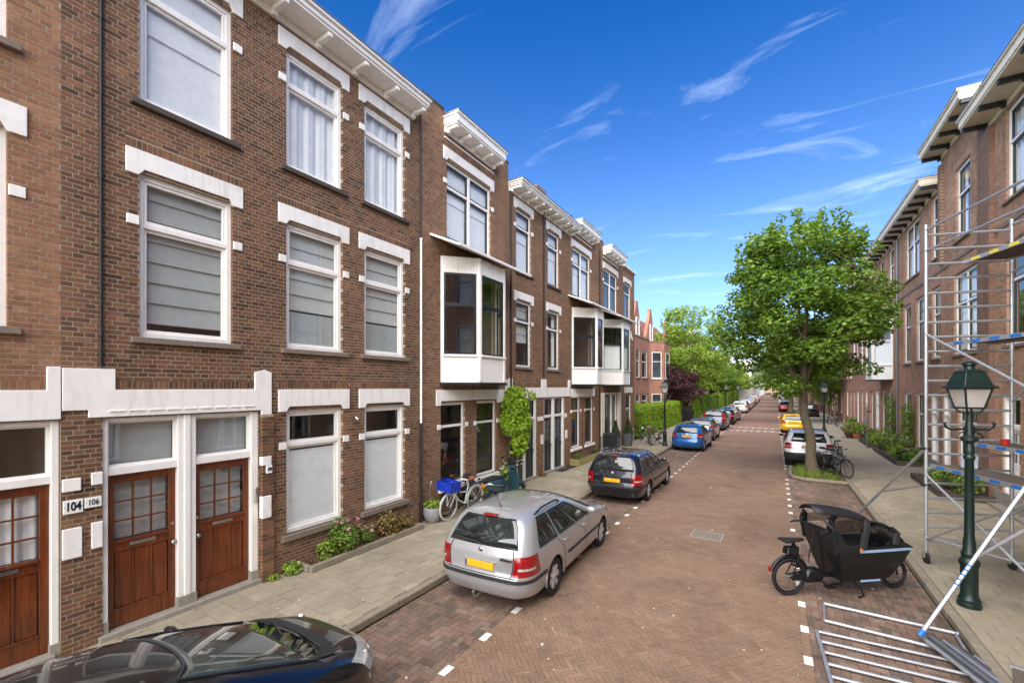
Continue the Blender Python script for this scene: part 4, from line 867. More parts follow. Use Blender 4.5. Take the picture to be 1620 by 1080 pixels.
paint('tyre', srgb(26, 26, 26), .8, .15, 20); paint('black_plastic', srgb(36, 37, 38), .6, .12, 12); paint('alloy', srgb(198, 200, 202), .35, .05, 10, metal=.35); paint('under', srgb(14, 14, 14), .95, .1, 5)
paint('tail_red', srgb(138, 8, 14), .1, .3, 40, coat=.8); paint('lamp_clear', srgb(168, 170, 164), .06, .35, 22, coat=1); paint('lamp_amber', srgb(220, 120, 30), .15, .1, 20); paint('plate_yellow', srgb(222, 172, 32), .4, .05, 8); paint('plate_blue', srgb(30, 60, 150), .4, .05, 8)
def lerp_tab(tab, z):
    if z <= tab[0][0]: return tab[0][1:]
    for a, b in zip(tab, tab[1:]):
        if z <= b[0]:
            t = (z - a[0]) / (b[0] - a[0]); return tuple(p + (q - p) * t for p, q in zip(a[1:], b[1:]))
    return tab[-1][1:]
#        z     xf    xr     w    rf   rr   (front +x)
BODY = {
 'wagon': dict(L=4.57, wb=2.60, wr=.315, xw0=1.38, tab=[(.20, 2.10, -2.10, .76, .35, .30), (.28, 2.22, -2.22, .845, .38, .30), (.42, 2.285, -2.285, .872, .40, .28), (.56, 2.28, -2.285, .880, .40, .26), (.66, 2.24, -2.25, .883, .40, .22), (.74, 2.14, -2.245, .880, .42, .20), (.82, 1.90, -2.24, .872, .42, .19), (.90, 1.52, -2.225, .860, .40, .18), (.96, 1.12, -2.20, .842, .34, .18), (1.00, .98, -2.185, .825, .30, .18), (1.15, .62, -2.10, .770, .28, .18), (1.30, .27, -1.99, .705, .26, .18), (1.40, -.02, -1.90, .635, .26, .2), (1.435, -.22, -1.80, .56, .26, .2), (1.46, -.55, -1.55, .40, .2, .2), (1.468, -.8, -1.2, .2, .1, .1)],
   belt=.965, wtop=1.36, side=[(.045, .30), (.335, .62), (.66, .93)], ws=(1.0, 1.39), rw=(.99, 1.38), tail=(.62, .92, .685, .815), head=(.58, .73), bump=(.20, .36), strip=.56, seams=(.08, .40, .70), rails=True),
 'hatch': dict(L=3.95, wb=2.49, wr=.30, xw0=1.22, tab=[(.20, 1.80, -1.80, .73, .4, .34), (.28, 1.92, -1.92, .815, .42, .36), (.42, 1.975, -1.975, .845, .46, .36), (.56, 1.965, -1.975, .855, .48, .34), (.66, 1.92, -1.94, .858, .48, .32), (.76, 1.80, -1.92, .853, .5, .3), (.85, 1.52, -1.905, .842, .5, .28), (.93, 1.15, -1.885, .826, .42, .26), (.98, .92, -1.86, .806, .36, .24), (1.12, .56, -1.79, .745, .32, .22), (1.28, .18, -1.70, .675, .3, .2), (1.38, -.10, -1.58, .605, .3, .22), (1.43, -.35, -1.42, .50, .3, .22), (1.455, -.6, -1.1, .3, .2, .2)],
   belt=.955, wtop=1.34, side=[(.05, .42), (.47, .86)], ws=(.99, 1.36), rw=(1.0, 1.34), tail=(.74, 1.0, .69, .80), head=(.62, .80), bump=(.20, .34), strip=None, seams=(.09, .52), rails=False),
 'mpv': dict(L=4.6, wb=2.73, wr=.32, xw0=1.40, tab=[(.20, 2.10, -2.12, .78, .4, .3), (.28, 2.24, -2.24, .86, .42, .32), (.45, 2.30, -2.30, .905, .45, .32), (.60, 2.29, -2.30, .915, .46, .3), (.72, 2.22, -2.27, .917, .46, .26), (.84, 2.00, -2.26, .91, .46, .24), (.95, 1.62, -2.25, .90, .44, .22), (1.04, 1.34, -2.235, .88, .36, .2), (1.10, 1.20, -2.22, .865, .3, .2), (1.30, .78, -2.15, .80, .3, .2), (1.48, .36, -2.06, .73, .3, .2), (1.58, .05, -1.97, .66, .3, .22), (1.64, -.3, -1.8, .52, .3, .25), (1.67, -.6, -1.4, .3, .2, .2)],
   belt=1.06, wtop=1.53, side=[(.05, .34), (.38, .64), (.68, .93)], ws=(1.11, 1.56), rw=(1.10, 1.54), tail=(.78, 1.45, .69, .80), head=(.66, .88), bump=(.20, .42), strip=None, seams=(.1, .36, .66), rails=False),
 'suv': dict(L=4.32, wb=2.67, wr=.35, xw0=1.30, tab=[(.28, 1.98, -2.0, .80, .4, .3), (.36, 2.10, -2.10, .88, .4, .3), (.52, 2.16, -2.16, .905, .42, .3), (.68, 2.15, -2.16, .91, .42, .28), (.82, 2.08, -2.13, .912, .42, .24), (.92, 1.92, -2.12, .905, .42, .22), (1.00, 1.55, -2.11, .895, .42, .2), (1.06, 1.18, -2.10, .88, .36, .2), (1.12, .98, -2.08, .86, .3, .2), (1.30, .62, -2.02, .80, .28, .2), (1.46, .28, -1.95, .74, .28, .2), (1.55, 0.0, -1.88, .68, .28, .2), (1.60, -.3, -1.7, .54, .3, .25), (1.625, -.6, -1.3, .3, .2, .2)],
   belt=1.08, wtop=1.50, side=[(.05, .34), (.38, .64), (.68, .92)], ws=(1.13, 1.53), rw=(1.12, 1.50), tail=(.82, 1.08, .705, .81), head=(.74, .94), bump=(.28, .66), strip=None, seams=(.1, .38, .68), rails=True),
}
BODY['cab'] = dict(BODY['hatch'], head=(.66, .85), tab=[(.20, 1.80, -1.80, .73, .4, .34), (.28, 1.90, -1.92, .815, .42, .36), (.42, 1.95, -1.975, .845, .46, .36), (.56, 1.94, -1.975, .855, .48, .34), (.66, 1.91, -1.94, .858, .48, .32), (.76, 1.84, -1.92, .853, .5, .3), (.85, 1.70, -1.905, .842, .5, .28), (.93, 1.46, -1.885, .826, .42, .26), (.98, 1.28, -1.86, .806, .36, .24), (1.12, .90, -1.79, .745, .32, .22), (1.28, .45, -1.70, .675, .3, .2), (1.38, .12, -1.58, .605, .3, .22), (1.43, -.12, -1.42, .52, .3, .22), (1.455, -.4, -1.1, .36, .25, .2), (1.465, -.6, -.9, .2, .12, .12)])
def make_car(name, label, kind, paintm, loc, rz, detail=2, group=None, plate=True, bumper=None, railm='black_plastic', roofm=None, rimn=7):
    B = BODY[kind]; tab = B['tab']; L2 = B['L'] / 2; h = thing(name, label, 'car', loc, rz, group)
    EX = 1.15
    def surf(z, u):
        xf, xr, w_, rf, rr = lerp_tab(tab, z); bow = .10 if z < B['belt'] else .16; bowr = .05
        if u < .2: y = u / .2 * (w_ - rf); x = xf - bow * (y / w_) ** 2
        elif u < .3: a = (u - .2) / .1 * pi / 2; y = w_ - rf + rf * sin(a); x = xf - rf * EX * (1 - cos(a)) - bow * (y / w_) ** 2
        elif u <= .7: q = (u - .3) / .4; x = (xf - rf * EX - bow) * (1 - q) + (xr + rr * EX + bowr) * q; y = w_
        elif u < .8: a = (u - .7) / .1 * pi / 2; y = w_ - rr + rr * cos(a); x = xr + rr * EX * (1 - sin(a)) + bowr * (y / w_) ** 2
        else: y = (1 - u) / .2 * (w_ - rr); x = xr + bowr * (y / w_) ** 2
        y *= 1 - .055 * abs(x / L2) ** 3
        return Vector((x, y, z))
    cs = .055 if detail == 2 else .1 if detail == 1 else .2
    U = {0, .2, .3, .7, .8, 1.0, .1, .9, .95, .225, .25, .275, .725, .75, .775, .235, .79, .15, .85}
    for a, b in B['side']: U |= {.3 + .4 * a, .3 + .4 * b}
    U |= {B['tail'][2], B['tail'][3], .205, .262}
    n = int(B['L'] * .8 / cs); U |= {.3 + .4 * i / n for i in range(n + 1)}
    U = sorted(U); V = [U[0]]
    keep = {.3 + .4 * a for s_ in B['side'] for a in s_} | {B['tail'][2], B['tail'][3], .3, .7, .235, .79, .205, .262}
    for u in U[1:]:
        if u - V[-1] < .0025:
            if u in keep: V[-1] = u
            continue
        V.append(u)
    U = V
    Zs = {t[0] for t in tab} | {B['belt'], B['wtop'], *B['ws'], *B['rw'], B['tail'][0], B['tail'][1], *B['head'], *B['bump']}
    z = tab[0][0]
    while z < B['belt']: Zs.add(round(z, 3)); z += cs
    Zs = sorted(Zs); V = [Zs[0]]
    zk = {B['belt'], B['wtop'], *B['ws'], *B['rw'], B['tail'][0], B['tail'][1], *B['head'], *B['bump']}
    for z in Zs[1:]:
        if z - V[-1] < .012:
            if z in zk: V[-1] = z
            continue
        V.append(z)
    Zs = V; ra = B['wr'] + .045; wz = B['wr']; xws = (B['xw0'], B['xw0'] - B['wb'])
    def cls(u, z):
        if any(B['side'][i][0] * .4 + .3 < u < B['side'][i][1] * .4 + .3 for i in range(len(B['side']))) and B['belt'] < z < B['wtop']: return 'side%d' % [i for i in range(len(B['side'])) if B['side'][i][0] * .4 + .3 < u < B['side'][i][1] * .4 + .3][0]
        if u < .235 and B['ws'][0] < z < B['ws'][1]: return 'windscreen'
        if u > .79 and B['rw'][0] < z < B['rw'][1]: return 'rear_window'
        t0, t1, u0, u1 = B['tail']
        if t0 < z < t1 and u0 < u < u1: return 'tail_light'
        if B['head'][0] < z < B['head'][1] and .205 < u < .262: return 'headlight'
        if z < B['bump'][1]: return 'bumper'
        return 'body'
    parts = {}
    for sgn in (1, -1):
        G = [[surf(z, u) for u in U] for z in Zs]
        for i in range(len(Zs)):
            for j in range(len(U)):
                p = G[i][j]
                if .25 < U[j] < .75 and p.z < .85:
                    for xw in xws:
                        d = sqrt((p.x - xw) ** 2 + (p.z - wz) ** 2)
                        if abs(d - ra) < cs * .62 and d > 1e-3: k = ra / d; p.x, p.z = xw + (p.x - xw) * k, max(tab[0][0], wz + (p.z - wz) * k)
        for i in range(len(Zs) - 1):
            for j in range(len(U) - 1):
                q = [G[i][j], G[i][j + 1], G[i + 1][j + 1], G[i + 1][j]]; uc, zc_ = (U[j] + U[j + 1]) / 2, (Zs[i] + Zs[i + 1]) / 2
                if .25 < uc < .75 and zc_ < .9 and any(all(sqrt((p.x - xw) ** 2 + (p.z - wz) ** 2) < ra + .004 for p in q) for xw in xws): continue
                c = cls(uc, zc_)
                if c not in ('body', 'bumper', 'windscreen', 'rear_window'): c += '+' if sgn > 0 else '-'
                m = parts.setdefault(c, MB()); pts = [Vector((p.x, p.y * sgn, p.z)) for p in q]
                if 'side' in c or 'window' in c or 'windscreen' in c: pts = [p + Vector((0, 0, 0)) for p in pts]
                m.face(pts[::-1] if sgn > 0 else pts)
    top = [surf(Zs[-1], u) for u in U]; parts['body'].face([(p.x, p.y, p.z) for p in top] + [(p.x, -p.y, p.z) for p in top[::-1][1:-1]])
    bot = [surf(Zs[0], u) for u in U]; parts.setdefault('bumper', MB()); und = MB().face([(p.x, p.y, p.z) for p in bot][::-1] + [(p.x, -p.y, p.z) for p in bot[1:-1]])
    und.build('underbody', 'under', h)
    body = None
    for c, m in parts.items():
        nm, mt = ('body', paintm) if c == 'body' else ('bumper', bumper or paintm) if c == 'bumper' else ('windscreen', 'windscreen_glass') if c == 'windscreen' else ('rear_window', 'car_glass') if c == 'rear_window' else ('side_window', 'car_glass') if c.startswith('side') else ('tail_light', 'tail_red') if c.startswith('tail') else ('headlight', 'lamp_clear')
        o = m.build(nm, mt, h, smooth=True, fix=True); 
        if nm in ('side_window', 'windscreen', 'rear_window') and detail > 0:
            o.modifiers.new('thick', 'SOLIDIFY').thickness = .006
    # wheels
    for xw in xws:
        for sgn in (1, -1):
            yo = (lerp_tab(tab, wz + .1)[2] * (1 - .055 * abs(xw / L2) ** 3) - .012) * sgn; wr = B['wr']; W_ = .2
            prof = [(wr * .62, -W_ / 2), (wr * .93, -W_ / 2 + .002), (wr * .985, -W_ / 2 + .03), (wr, -W_ / 2 + .05), (wr, W_ / 2 - .05), (wr * .985, W_ / 2 - .03), (wr * .93, W_ / 2 - .002), (wr * .68, W_ / 2), (wr * .62, W_ / 2 - .02), (wr * .6, -W_ / 2)]
            c = (xw, yo - sgn * W_ / 2, wz); ax = (0, sgn, 0)
            wh = MB().lathe(prof, 32 if detail == 2 else 18, c, ax, cap=False).build('wheel', 'tyre', h, smooth=35)
            rm = MB().lathe([(wr * .69, W_ / 2 - .004), (wr * .66, W_ / 2 - .012), (wr * .61, W_ / 2 - .06), (wr * .6, -.05)], 28, c, ax, cap=False); r1 = wr * .64
            u = Vector((1, 0, 0)); q = Vector(ax).cross(u); cc = Vector(c) + Vector(ax) * (W_ / 2 - .03)
            for k in range(rimn):
                a = 2 * pi * k / rimn; d = u * cos(a) + q * sin(a); e = u * -sin(a) + q * cos(a)
                for (w0, w1) in ((.030, .042),):
                    A = cc + d * .03; Bp = cc + d * r1; t0 = Vector(ax) * .014
                    pts = [A - e * w0, A + e * w0, Bp + e * w1, Bp - e * w1]; rm.face([p + t0 for p in pts]); rm.face([pts[0] + t0, pts[3] + t0, pts[3] - t0, pts[0] - t0]); rm.face([pts[2] + t0, pts[1] + t0, pts[1] - t0, pts[2] - t0])
            rm.lathe([(.055, .0), (.055, .018), (.03, .026), (0, .026)], 16, tuple(cc), ax, cap=False)
            rm.build('rim', 'alloy', wh, smooth=30)
            MB().lathe([(wr * .6, 0), (0, .001)], 20, tuple(Vector(c) + Vector(ax) * .0), ax).build('brake', 'under', wh)
            MB().ring((xw, yo + sgn * .004, wz), (0, 1, 0), ra, .012, 22, 5, radians(-8), radians(188)).build('wheel_arch', bumper or paintm if bumper else paintm, h, smooth=True)
            P = [[(xw + (ra + .002) * cos(t_), y_, wz + (ra + .002) * sin(t_)) for t_ in [radians(-20 + 220 * i / 16) for i in range(17)]] for y_ in (yo + sgn * .0, yo - sgn * .32)]
            MB().grid(P).face([(xw + (ra + .002) * cos(2 * pi * i / 20), yo - sgn * .3, wz + (ra + .002) * sin(2 * pi * i / 20)) for i in range(20)]).build('arch_liner', 'under', h)
    if detail == 0: return h
    nrm = lambda z, u: (surf(z, u + .004) - surf(z, u - .004)).cross(surf(z + .006, u) - surf(z - .006, u)).normalized()
    def off(z, u, d, sgn): 
        p = surf(z, u); n_ = nrm(z, u); n_ = n_ if n_.y > 0 or abs(n_.x) > abs(n_.y) and n_.x * p.x > 0 else -n_
        p = p + n_ * d; return Vector((p.x, p.y * sgn, p.z))
    for sgn in (1, -1):
        for k, q in enumerate((*B['seams'],)):
            u = .3 + .4 * q; m = MB(); zz = [.34 + (B['belt'] - .34) * i / 14 for i in range(15)]
            zz = [z for z in zz if all(sqrt((surf(z, u).x - xw) ** 2 + (z - wz) ** 2) > ra + .02 for xw in xws)]
            if len(zz) > 2: m.grid([[off(z, u - .0011, .0025, sgn), off(z, u + .0011, .0025, sgn)] for z in zz]).build('door_gap', 'under', h)
            if k < len(B['seams']) - (1 if len(B['seams']) > 2 else 0):
                uh = .3 + .4 * (B['seams'][k + 1] if k + 1 < len(B['seams']) else .86) - .028; zh = B['belt'] - .13
                MB().tube([off(zh, uh - .016, .01, sgn), off(zh, uh - .014, .035, sgn), off(zh + .005, uh + .012, .035, sgn), off(zh + .005, uh + .015, .01, sgn)], .012, 6).build('door_handle', paintm if kind != 'suv' else 'black_plastic', h, smooth=True)
        # window surround
        for a, b in B['side']:
            m = MB(); ua, ub = .3 + .4 * a, .3 + .4 * b; z0, z1 = B['belt'], B['wtop']; n = 8
            path = [off(z0, ua + (ub - ua) * i / n, .002, sgn) for i in range(n + 1)] + [off(z0 + (z1 - z0) * i / n, ub, .002, sgn) for i in range(1, n + 1)] + [off(z1, ub - (ub - ua) * i / n, .002, sgn) for i in range(1, n + 1)] + [off(z1 - (z1 - z0) * i / n, ua, .002, sgn) for i in range(1, n + 1)]
            m.tube(path, .011, 5, cap=False).build('window_seal', 'black_plastic', h)
        if B['strip']:
            z = B['strip']; us = [.3 + .4 * (.14 + .52 * i / 16) for i in range(17)]
            MB().grid([[off(z - .025, u, .002, sgn) for u in us], [off(z - .02, u, .014, sgn) for u in us], [off(z + .02, u, .014, sgn) for u in us], [off(z + .025, u, .002, sgn) for u in us]]).build('side_trim', 'black_plastic', h)
        # mirror
        um = .3 + .4 * .06; zb = B['belt'] + .05; p = off(zb, um, .02, sgn)
        m = MB(); c = p + Vector((.03, .11 * sgn, .045)); P = []
        for i in range(9):
            ph = -pi / 2 + pi * i / 8; P.append([(c.x + (.055 if cos(t_) > 0 else .035) * cos(ph) * cos(t_) * 1.2, c.y + .10 * cos(ph) * sin(t_), c.z + .065 * sin(ph)) for t_ in [2 * pi * j / 12 for j in range(13)]])
        m.grid(P).build('wing_mirror', paintm if kind != 'suv' else 'black_plastic', h, smooth=True, fix=True)
        MB().tube([p - Vector((0, .05 * sgn, .02)), c - Vector((0, .05 * sgn, .02))], .02, 6).build('mirror_arm', 'black_plastic', h)
        if B['rails']:
            rz_ = B['wtop'] + .035; us = [.3 + .4 * (.06 + .88 * i / 14) for i in range(15)]
            pts = [off(rz_, u, .028 * min(1, 6 * min(i, 14 - i) / 14) + .004, sgn) + Vector((0, -.02 * sgn, .055 * min(1, 5 * min(i, 14 - i) / 14))) for i, u in enumerate(us)]
            MB().tube(pts, .017, 7).build('roof_rail', railm, h, smooth=True)
    xr = lambda z: surf(z, 1.0).x
    zp = B['tail'][0] + .1 if kind != 'mpv' else .80
    if plate: 
        x0 = min(xr(zp - .06), xr(zp + .06)); pl = MB().box(x0 - .018, x0 + .02, -.26, .26, zp - .056, zp + .056).build('number_plate', 'plate_yellow', h, bevel=.006)
        MB().box(x0 - .0195, x0 - .017, .225, .258, zp - .05, zp + .05).build('plate_band', 'plate_blue', pl)
        MB().box(x0 - .012, x0 + .02, -.29, .29, zp - .08, zp - .057).box(x0 - .012, x0 + .02, -.29, .29, zp + .057, zp + .08).build('plate_recess', paintm, h, bevel=.004)
    zc_ = B['rw'][0] - .03
    # tailgate gap lines, bumper strip, wiper, brake light
    us = [.79 + .21 * i / 8 for i in range(9)]; zg = B['tail'][0] - .03
    for sgn in (1, -1):
        MB().grid([[off(zg, u, .003, sgn) for u in us], [off(zg + .012, u, .003, sgn) for u in us]]).build('tailgate_gap', 'under', h)
        zz = [zg + (B['rw'][0] - zg) * i / 6 for i in range(7)]
        MB().grid([[off(z, B['tail'][3] + .001, .0035, sgn), off(z, B['tail'][3] + .006, .0035, sgn)] for z in zz]).build('tailgate_gap', 'under', h)
        if B['strip']:
            us2 = [.66 + .34 * i / 16 for i in range(17)]; MB().grid([[off(B['tail'][0] - .10, u, .002, sgn) for u in us2], [off(B['tail'][0] - .095, u, .016, sgn) for u in us2], [off(B['tail'][0] - .05, u, .016, sgn) for u in us2], [off(B['tail'][0] - .045, u, .002, sgn) for u in us2]]).build('bumper_strip', 'black_plastic', h)
    zb = B['rw'][1] + .01; xb = xr(zb); MB().box(xb - .03, xb + .06, -.13, .13, zb, zb + .03).build('brake_light', 'tail_red', h, bevel=.008)
    p0, p1 = surf(B['rw'][0] + .02, 1.0), surf(B['rw'][0] + .07, .86)
    MB().tube([(p0.x - .02, -.02, p0.z), (p0.x - .03, .05, p0.z + .03), (p1.x - .025, p1.y, p1.z)], .009, 5).build('rear_wiper', 'black_plastic', h)
    q0 = surf(B['ws'][0] + .01, 0); 
    for yy in (.45, -.05): MB().tube([(q0.x + .06, yy, q0.z - .01), (q0.x - .06 - .25 * (yy / .9) ** 2, yy - .5, q0.z + .045)], .009, 5).build('wiper', 'black_plastic', h)
    for sgn in (1, -1): us = [.0 + .235 * i / 8 for i in range(9)]; MB().grid([[off(B['ws'][0] - .045, u, .004, sgn) for u in us], [off(B['ws'][0] - .0, u, .006, sgn) for u in us]]).build('scuttle', 'black_plastic', h)
    zz = [B['ws'][0] + (B['ws'][1] - B['ws'][0]) * i / 10 for i in range(11)]
    for sgn in (1, -1): MB().tube([off(z, .236, .004, sgn) for z in zz], .012, 5).build('windscreen_seal', 'black_plastic', h)
    MB().tube([off(B['ws'][1], .236 * (1 - i / 8), .004, 1) for i in range(9)] + [off(B['ws'][1], .236 * i / 8, .004, -1) for i in range(1, 9)], .011, 5).build('windscreen_seal', 'black_plastic', h)
    for sgn in (1, -1):
        p = off((B['head'][0] + B['head'][1]) / 2, .232, .002, sgn); MB().lathe([(.062, 0), (.06, .006), (.03, .002), (0, .004)], 18, tuple(p), (1, .75 * sgn, .3)).build('lamp_reflector', 'chrome', h, smooth=True)
    # lamps: inner pieces, badge, antenna
    for sgn in (1, -1):
        t0, t1, u0, u1 = B['tail']; zm = t0 + (t1 - t0) * .38
        us = [u0 + (u1 - u0) * (.12 + .7 * i / 6) for i in range(7)]; MB().grid([[off(zm - .018, u, .004, sgn) for u in us], [off(zm + .018, u, .004, sgn) for u in us]]).build('reverse_light', 'lamp_clear', h)
    xb = xr(t1 - .0); MB().lathe([(.042, 0), (.042, .008), (.03, .012), (0, .013)], 18, (xr(B['rw'][0] - .06) + .004, 0, B['rw'][0] - .06), (-1, 0, .05)).build('badge', 'chrome', h, smooth=40)
    zt = tab[-1][0]; xa = tab[-1][2]
    MB().tube([(xa - .35, 0, zt - .035), (xa - .40, 0, zt + .02), (xa - .55, 0, zt + .25)], [.018, .008, .003], 6).build('aerial', 'black_plastic', h)
    return h
RZN, RZS = radians(90), radians(-90)
c = make_car('parked_car', 'silver estate car with roof rails and yellow plate beside the bicycles', 'wagon', 'car_silver', (-4.08, 7.86, 0), radians(92.2), 2)
MB().box(-2.30, -2.278, -.60, -.40, .86, .90).build('model_script', 'chrome', c); MB().tube([(-2.1, .0, .26), (-2.38, .0, .25), (-2.42, .0, .33)], .016, 7).lathe([(0, -.025), (.02, -.018), (.025, 0), (.02, .018), (0, .025)], 12, (-2.42, 0, .35)).build('tow_ball', 'steel', c, smooth=40)
make_car('parked_car', 'dark navy estate car with silver roof rails behind the silver estate', 'wagon', 'car_night', (-4.18, 14.95, 0), radians(89.5), 2, railm='chrome')
make_car('parked_car', 'black hatchback with glossy roof parked before doors 104 and 106', 'cab', 'car_black', (-4.22, 1.42, 0), radians(91), 2)
make_car('parked_car', 'metallic blue hatchback parked beside the green lamp post', 'hatch', 'car_blue', (-4.1, 27.0, 0), radians(89), 2)
make_car('parked_car', 'white saloon hatchback just ahead of the blue hatchback', 'hatch', 'car_grey', (-4.2, 32.4, 0), RZN, 1)
make_car('parked_car', 'slate grey people carrier with tall red tail lights', 'mpv', 'car_slate', (-4.3, 40.6, 0), RZN, 1)
far_l = [('black hatchback ahead of the slate people carrier', 'hatch', 'car_black', 46.6), ('pale silver estate two cars beyond the people carrier', 'wagon', 'car_silver', 52.0), ('white and black crossover with yellow plate up the left side', 'suv', 'car_white', 67.5), ('black estate just beyond the white crossover', 'wagon', 'car_black', 73.5), ('white hatchback beyond the black estate up the left side', 'hatch', 'car_white', 79.2), ('pale blue hatchback in the far left row of cars', 'hatch', 'car_pale_blue', 84.6), ('silver estate in the far left row of cars', 'wagon', 'car_silver', 91), ('tall dark grey people carrier far up the left row', 'mpv', 'car_anthracite', 99), ('white people carrier far up the left row', 'mpv', 'car_white', 107), ('grey estate far up the left row', 'wagon', 'car_grey', 118)]
for lab, k, p, s_ in far_l: make_car('parked_car', lab, k, p, (-4.1, s_, 0), RZN, 1 if s_ < 70 else 0, 'cars along the left kerb')
make_car('parked_car', 'silver white crossover with black bumper behind the tree trunk', 'suv', 'car_pearl', (1.22, 24.7, 0), RZN, 2, bumper='black_plastic')
make_car('parked_car', 'yellow coupe hatchback ahead of the silver white crossover', 'hatch', 'car_yellow', (1.15, 40.9, 0), RZN, 1)
for lab, k, p, s_ in (('red estate behind the slim tree trunk up the right side', 'wagon', 'car_red', 74.5), ('black hatchback hidden beyond the red estate', 'hatch', 'car_black', 61.5), ('pale blue hatchback beyond the red estate', 'hatch', 'car_pale_blue', 82), ('white estate far up the right row', 'wagon', 'car_white', 90), ('silver people carrier far up the right row', 'mpv', 'car_silver', 99), ('dark grey hatchback far up the right row', 'hatch', 'car_anthracite', 108)):
    make_car('parked_car', lab, k, p, (1.2 if s_ != 61.5 else 3.4, s_, 0 if s_ != 61.5 else PZ), RZN, 0, 'cars along the right kerb')
# ---------------------------------------------------------------- bicycles
paint('rubber', srgb(24, 24, 24), .8, .15, 20); paint('white_tyre', srgb(206, 200, 188), .8, .1, 20); paint('bike_black', srgb(20, 21, 23), .35, .1, 10); paint('bike_mint', srgb(212, 222, 216), .35, .06, 10); paint('leather', srgb(150, 84, 48), .6, .15, 12); paint('crate_blue', srgb(22, 56, 172), .45, .1, 8); paint('bike_grey', srgb(90, 94, 98), .35, .1, 10)
paint('lamp_green', srgb(10, 34, 29), .38, .12, 6, dirt=.08); paint('wicker', srgb(110, 74, 52), .8, .3, 40)
def wheel(parent, x, z, r, tyre='rubber', rim='steel', ns=14, tw=.02):
    w_ = MB().ring((x, 0, z), (0, 1, 0), r - tw, tw, 32, 7).build('wheel', tyre, parent, smooth=True)
    MB().ring((x, 0, z), (0, 1, 0), r - 2 * tw - .008, .011, 32, 5).build('rim', rim, w_, smooth=True)
    m = MB(); m.tube([(x, -.04, z), (x, .04, z)], .022, 8)
    for i in range(ns): a = 2 * pi * i / ns; s_ = 1 if i % 2 else -1; m.tube([(x + .02 * cos(a + .6), .028 * s_, z + .02 * sin(a + .6)), (x + (r - 2 * tw) * cos(a), 0, z + (r - 2 * tw) * sin(a))], .0024, 4, False)
    m.build('spokes', 'steel', w_); return w_
def bicycle(label, loc, rz, tilt=.05, fm='bike_black', tyre='rubber', saddle='rubber', crate=None, step=False, group=None, rim='steel', basket=False):
    b = thing('bicycle', label, 'bicycle', loc, rz, group); b.rotation_euler = (tilt, 0, rz); r = .345; rh, fh, bb = (-.54, 0, r), (.56, 0, r), (-.1, 0, .29)
    wheel(b, rh[0], r, r, tyre, rim); wheel(b, fh[0], r, r, tyre, rim)
    m = MB(); st, hb, ht = (-.21, 0, .78), (.40, 0, .70), (.365, 0, .86)
    m.tube([bb, st], .016); m.tube([bb, (.15, 0, .42), hb] if step else [bb, hb], .019); m.tube([(-.17, 0, .60), (.1, 0, .62), ht] if step else [st, ht], .016); m.tube([hb, ht], .02)
    for s_ in (-1, 1): m.tube([(bb[0], .02 * s_, bb[2]), (rh[0], .06 * s_, r)], .009, 6); m.tube([(st[0], .02 * s_, .72), (rh[0], .06 * s_, r)], .008, 6)
    m.build('frame', fm, b, smooth=40)
    m = MB()
    for s_ in (-1, 1): m.tube([(.415, .03 * s_, .66), (.46, .05 * s_, .5), (fh[0], .05 * s_, r)], .011, 6)
    m.build('fork', fm, b, smooth=40)
    MB().tube([(.365, 0, .86), (.34, 0, 1.0)], .013).tube([(.12, .29, 1.02), (.22, .29, 1.03), (.33, .17, 1.05), (.35, 0, 1.03), (.33, -.17, 1.05), (.22, -.29, 1.03), (.12, -.29, 1.02)], .011, 7).build('handlebar', 'steel' if fm != 'bike_black' else 'bike_black', b, smooth=40)
    for s_ in (-1, 1): MB().tube([(.23, .29 * s_, 1.03), (.10, .29 * s_, 1.018)], .018, 8).build('grip', saddle, b)
    MB().tube([st, (-.235, 0, .9)], .013).build('seat_post', 'steel', b)
    P = []
    for i in range(9):
        t_ = i / 8; wd = .105 * (1 - t_) ** .6 * (1 if t_ > .02 else .75) + .022; x = -.36 + .29 * t_; P.append([(x, wd * cos(a), .925 + .02 * (1 - t_) + .035 * sin(a)) for a in [pi * 2 * k / 10 for k in range(11)]])
    MB().grid(P).build('saddle', saddle, b, smooth=True)
    for hx, a0, a1 in ((rh[0], 0, 190), (fh[0], 20, 165)): MB().ring((hx, 0, r), (0, 1, 0), r + .022, .014, 20, 5, radians(a0 if hx < 0 else 180 - a1), radians(a1 if hx < 0 else 180 - a0)).build('mudguard', fm, b, smooth=True)
    MB().lathe([(.09, 0), (.09, .006), (.02, .01)], 18, (bb[0], -.05, bb[2]), (0, -1, 0)).tube([(bb[0], -.06, bb[2]), (bb[0] + .12, -.08, bb[2] - .11)], .009).tube([(bb[0], .06, bb[2]), (bb[0] - .12, .08, bb[2] + .11)], .009).box(bb[0] + .08, bb[0] + .17, -.17, -.08, bb[2] - .125, bb[2] - .1).box(bb[0] - .17, bb[0] - .08, .08, .17, bb[2] + .1, bb[2] + .125).build('crank', 'bike_black', b)
    MB().prism([(rh[0] - .06, r - .05), (bb[0] + .1, bb[2] - .08), (bb[0] + .1, bb[2] + .09), (rh[0] - .06, r + .05)], -.065, -.045).build('chain_guard', 'bike_black', b, bevel=.01)
    m = MB()
    for s_ in (-1, 1): m.tube([(-.25, .06 * s_, .74), (-.86, .07 * s_, .74)], .007, 5).tube([(-.75, .07 * s_, .74), (rh[0], .065 * s_, r)], .006, 5)
    m.tube([(-.86, .07, .74), (-.86, -.07, .74)], .007, 5).tube([(-.55, .07, .74), (-.55, -.07, .74)], .006, 5).build('carrier', 'bike_black' if fm == 'bike_black' else 'steel', b)
    MB().tube([(-.42, .07, .34), (-.40, .2, .02)], .009, 6).build('kickstand', 'steel', b)
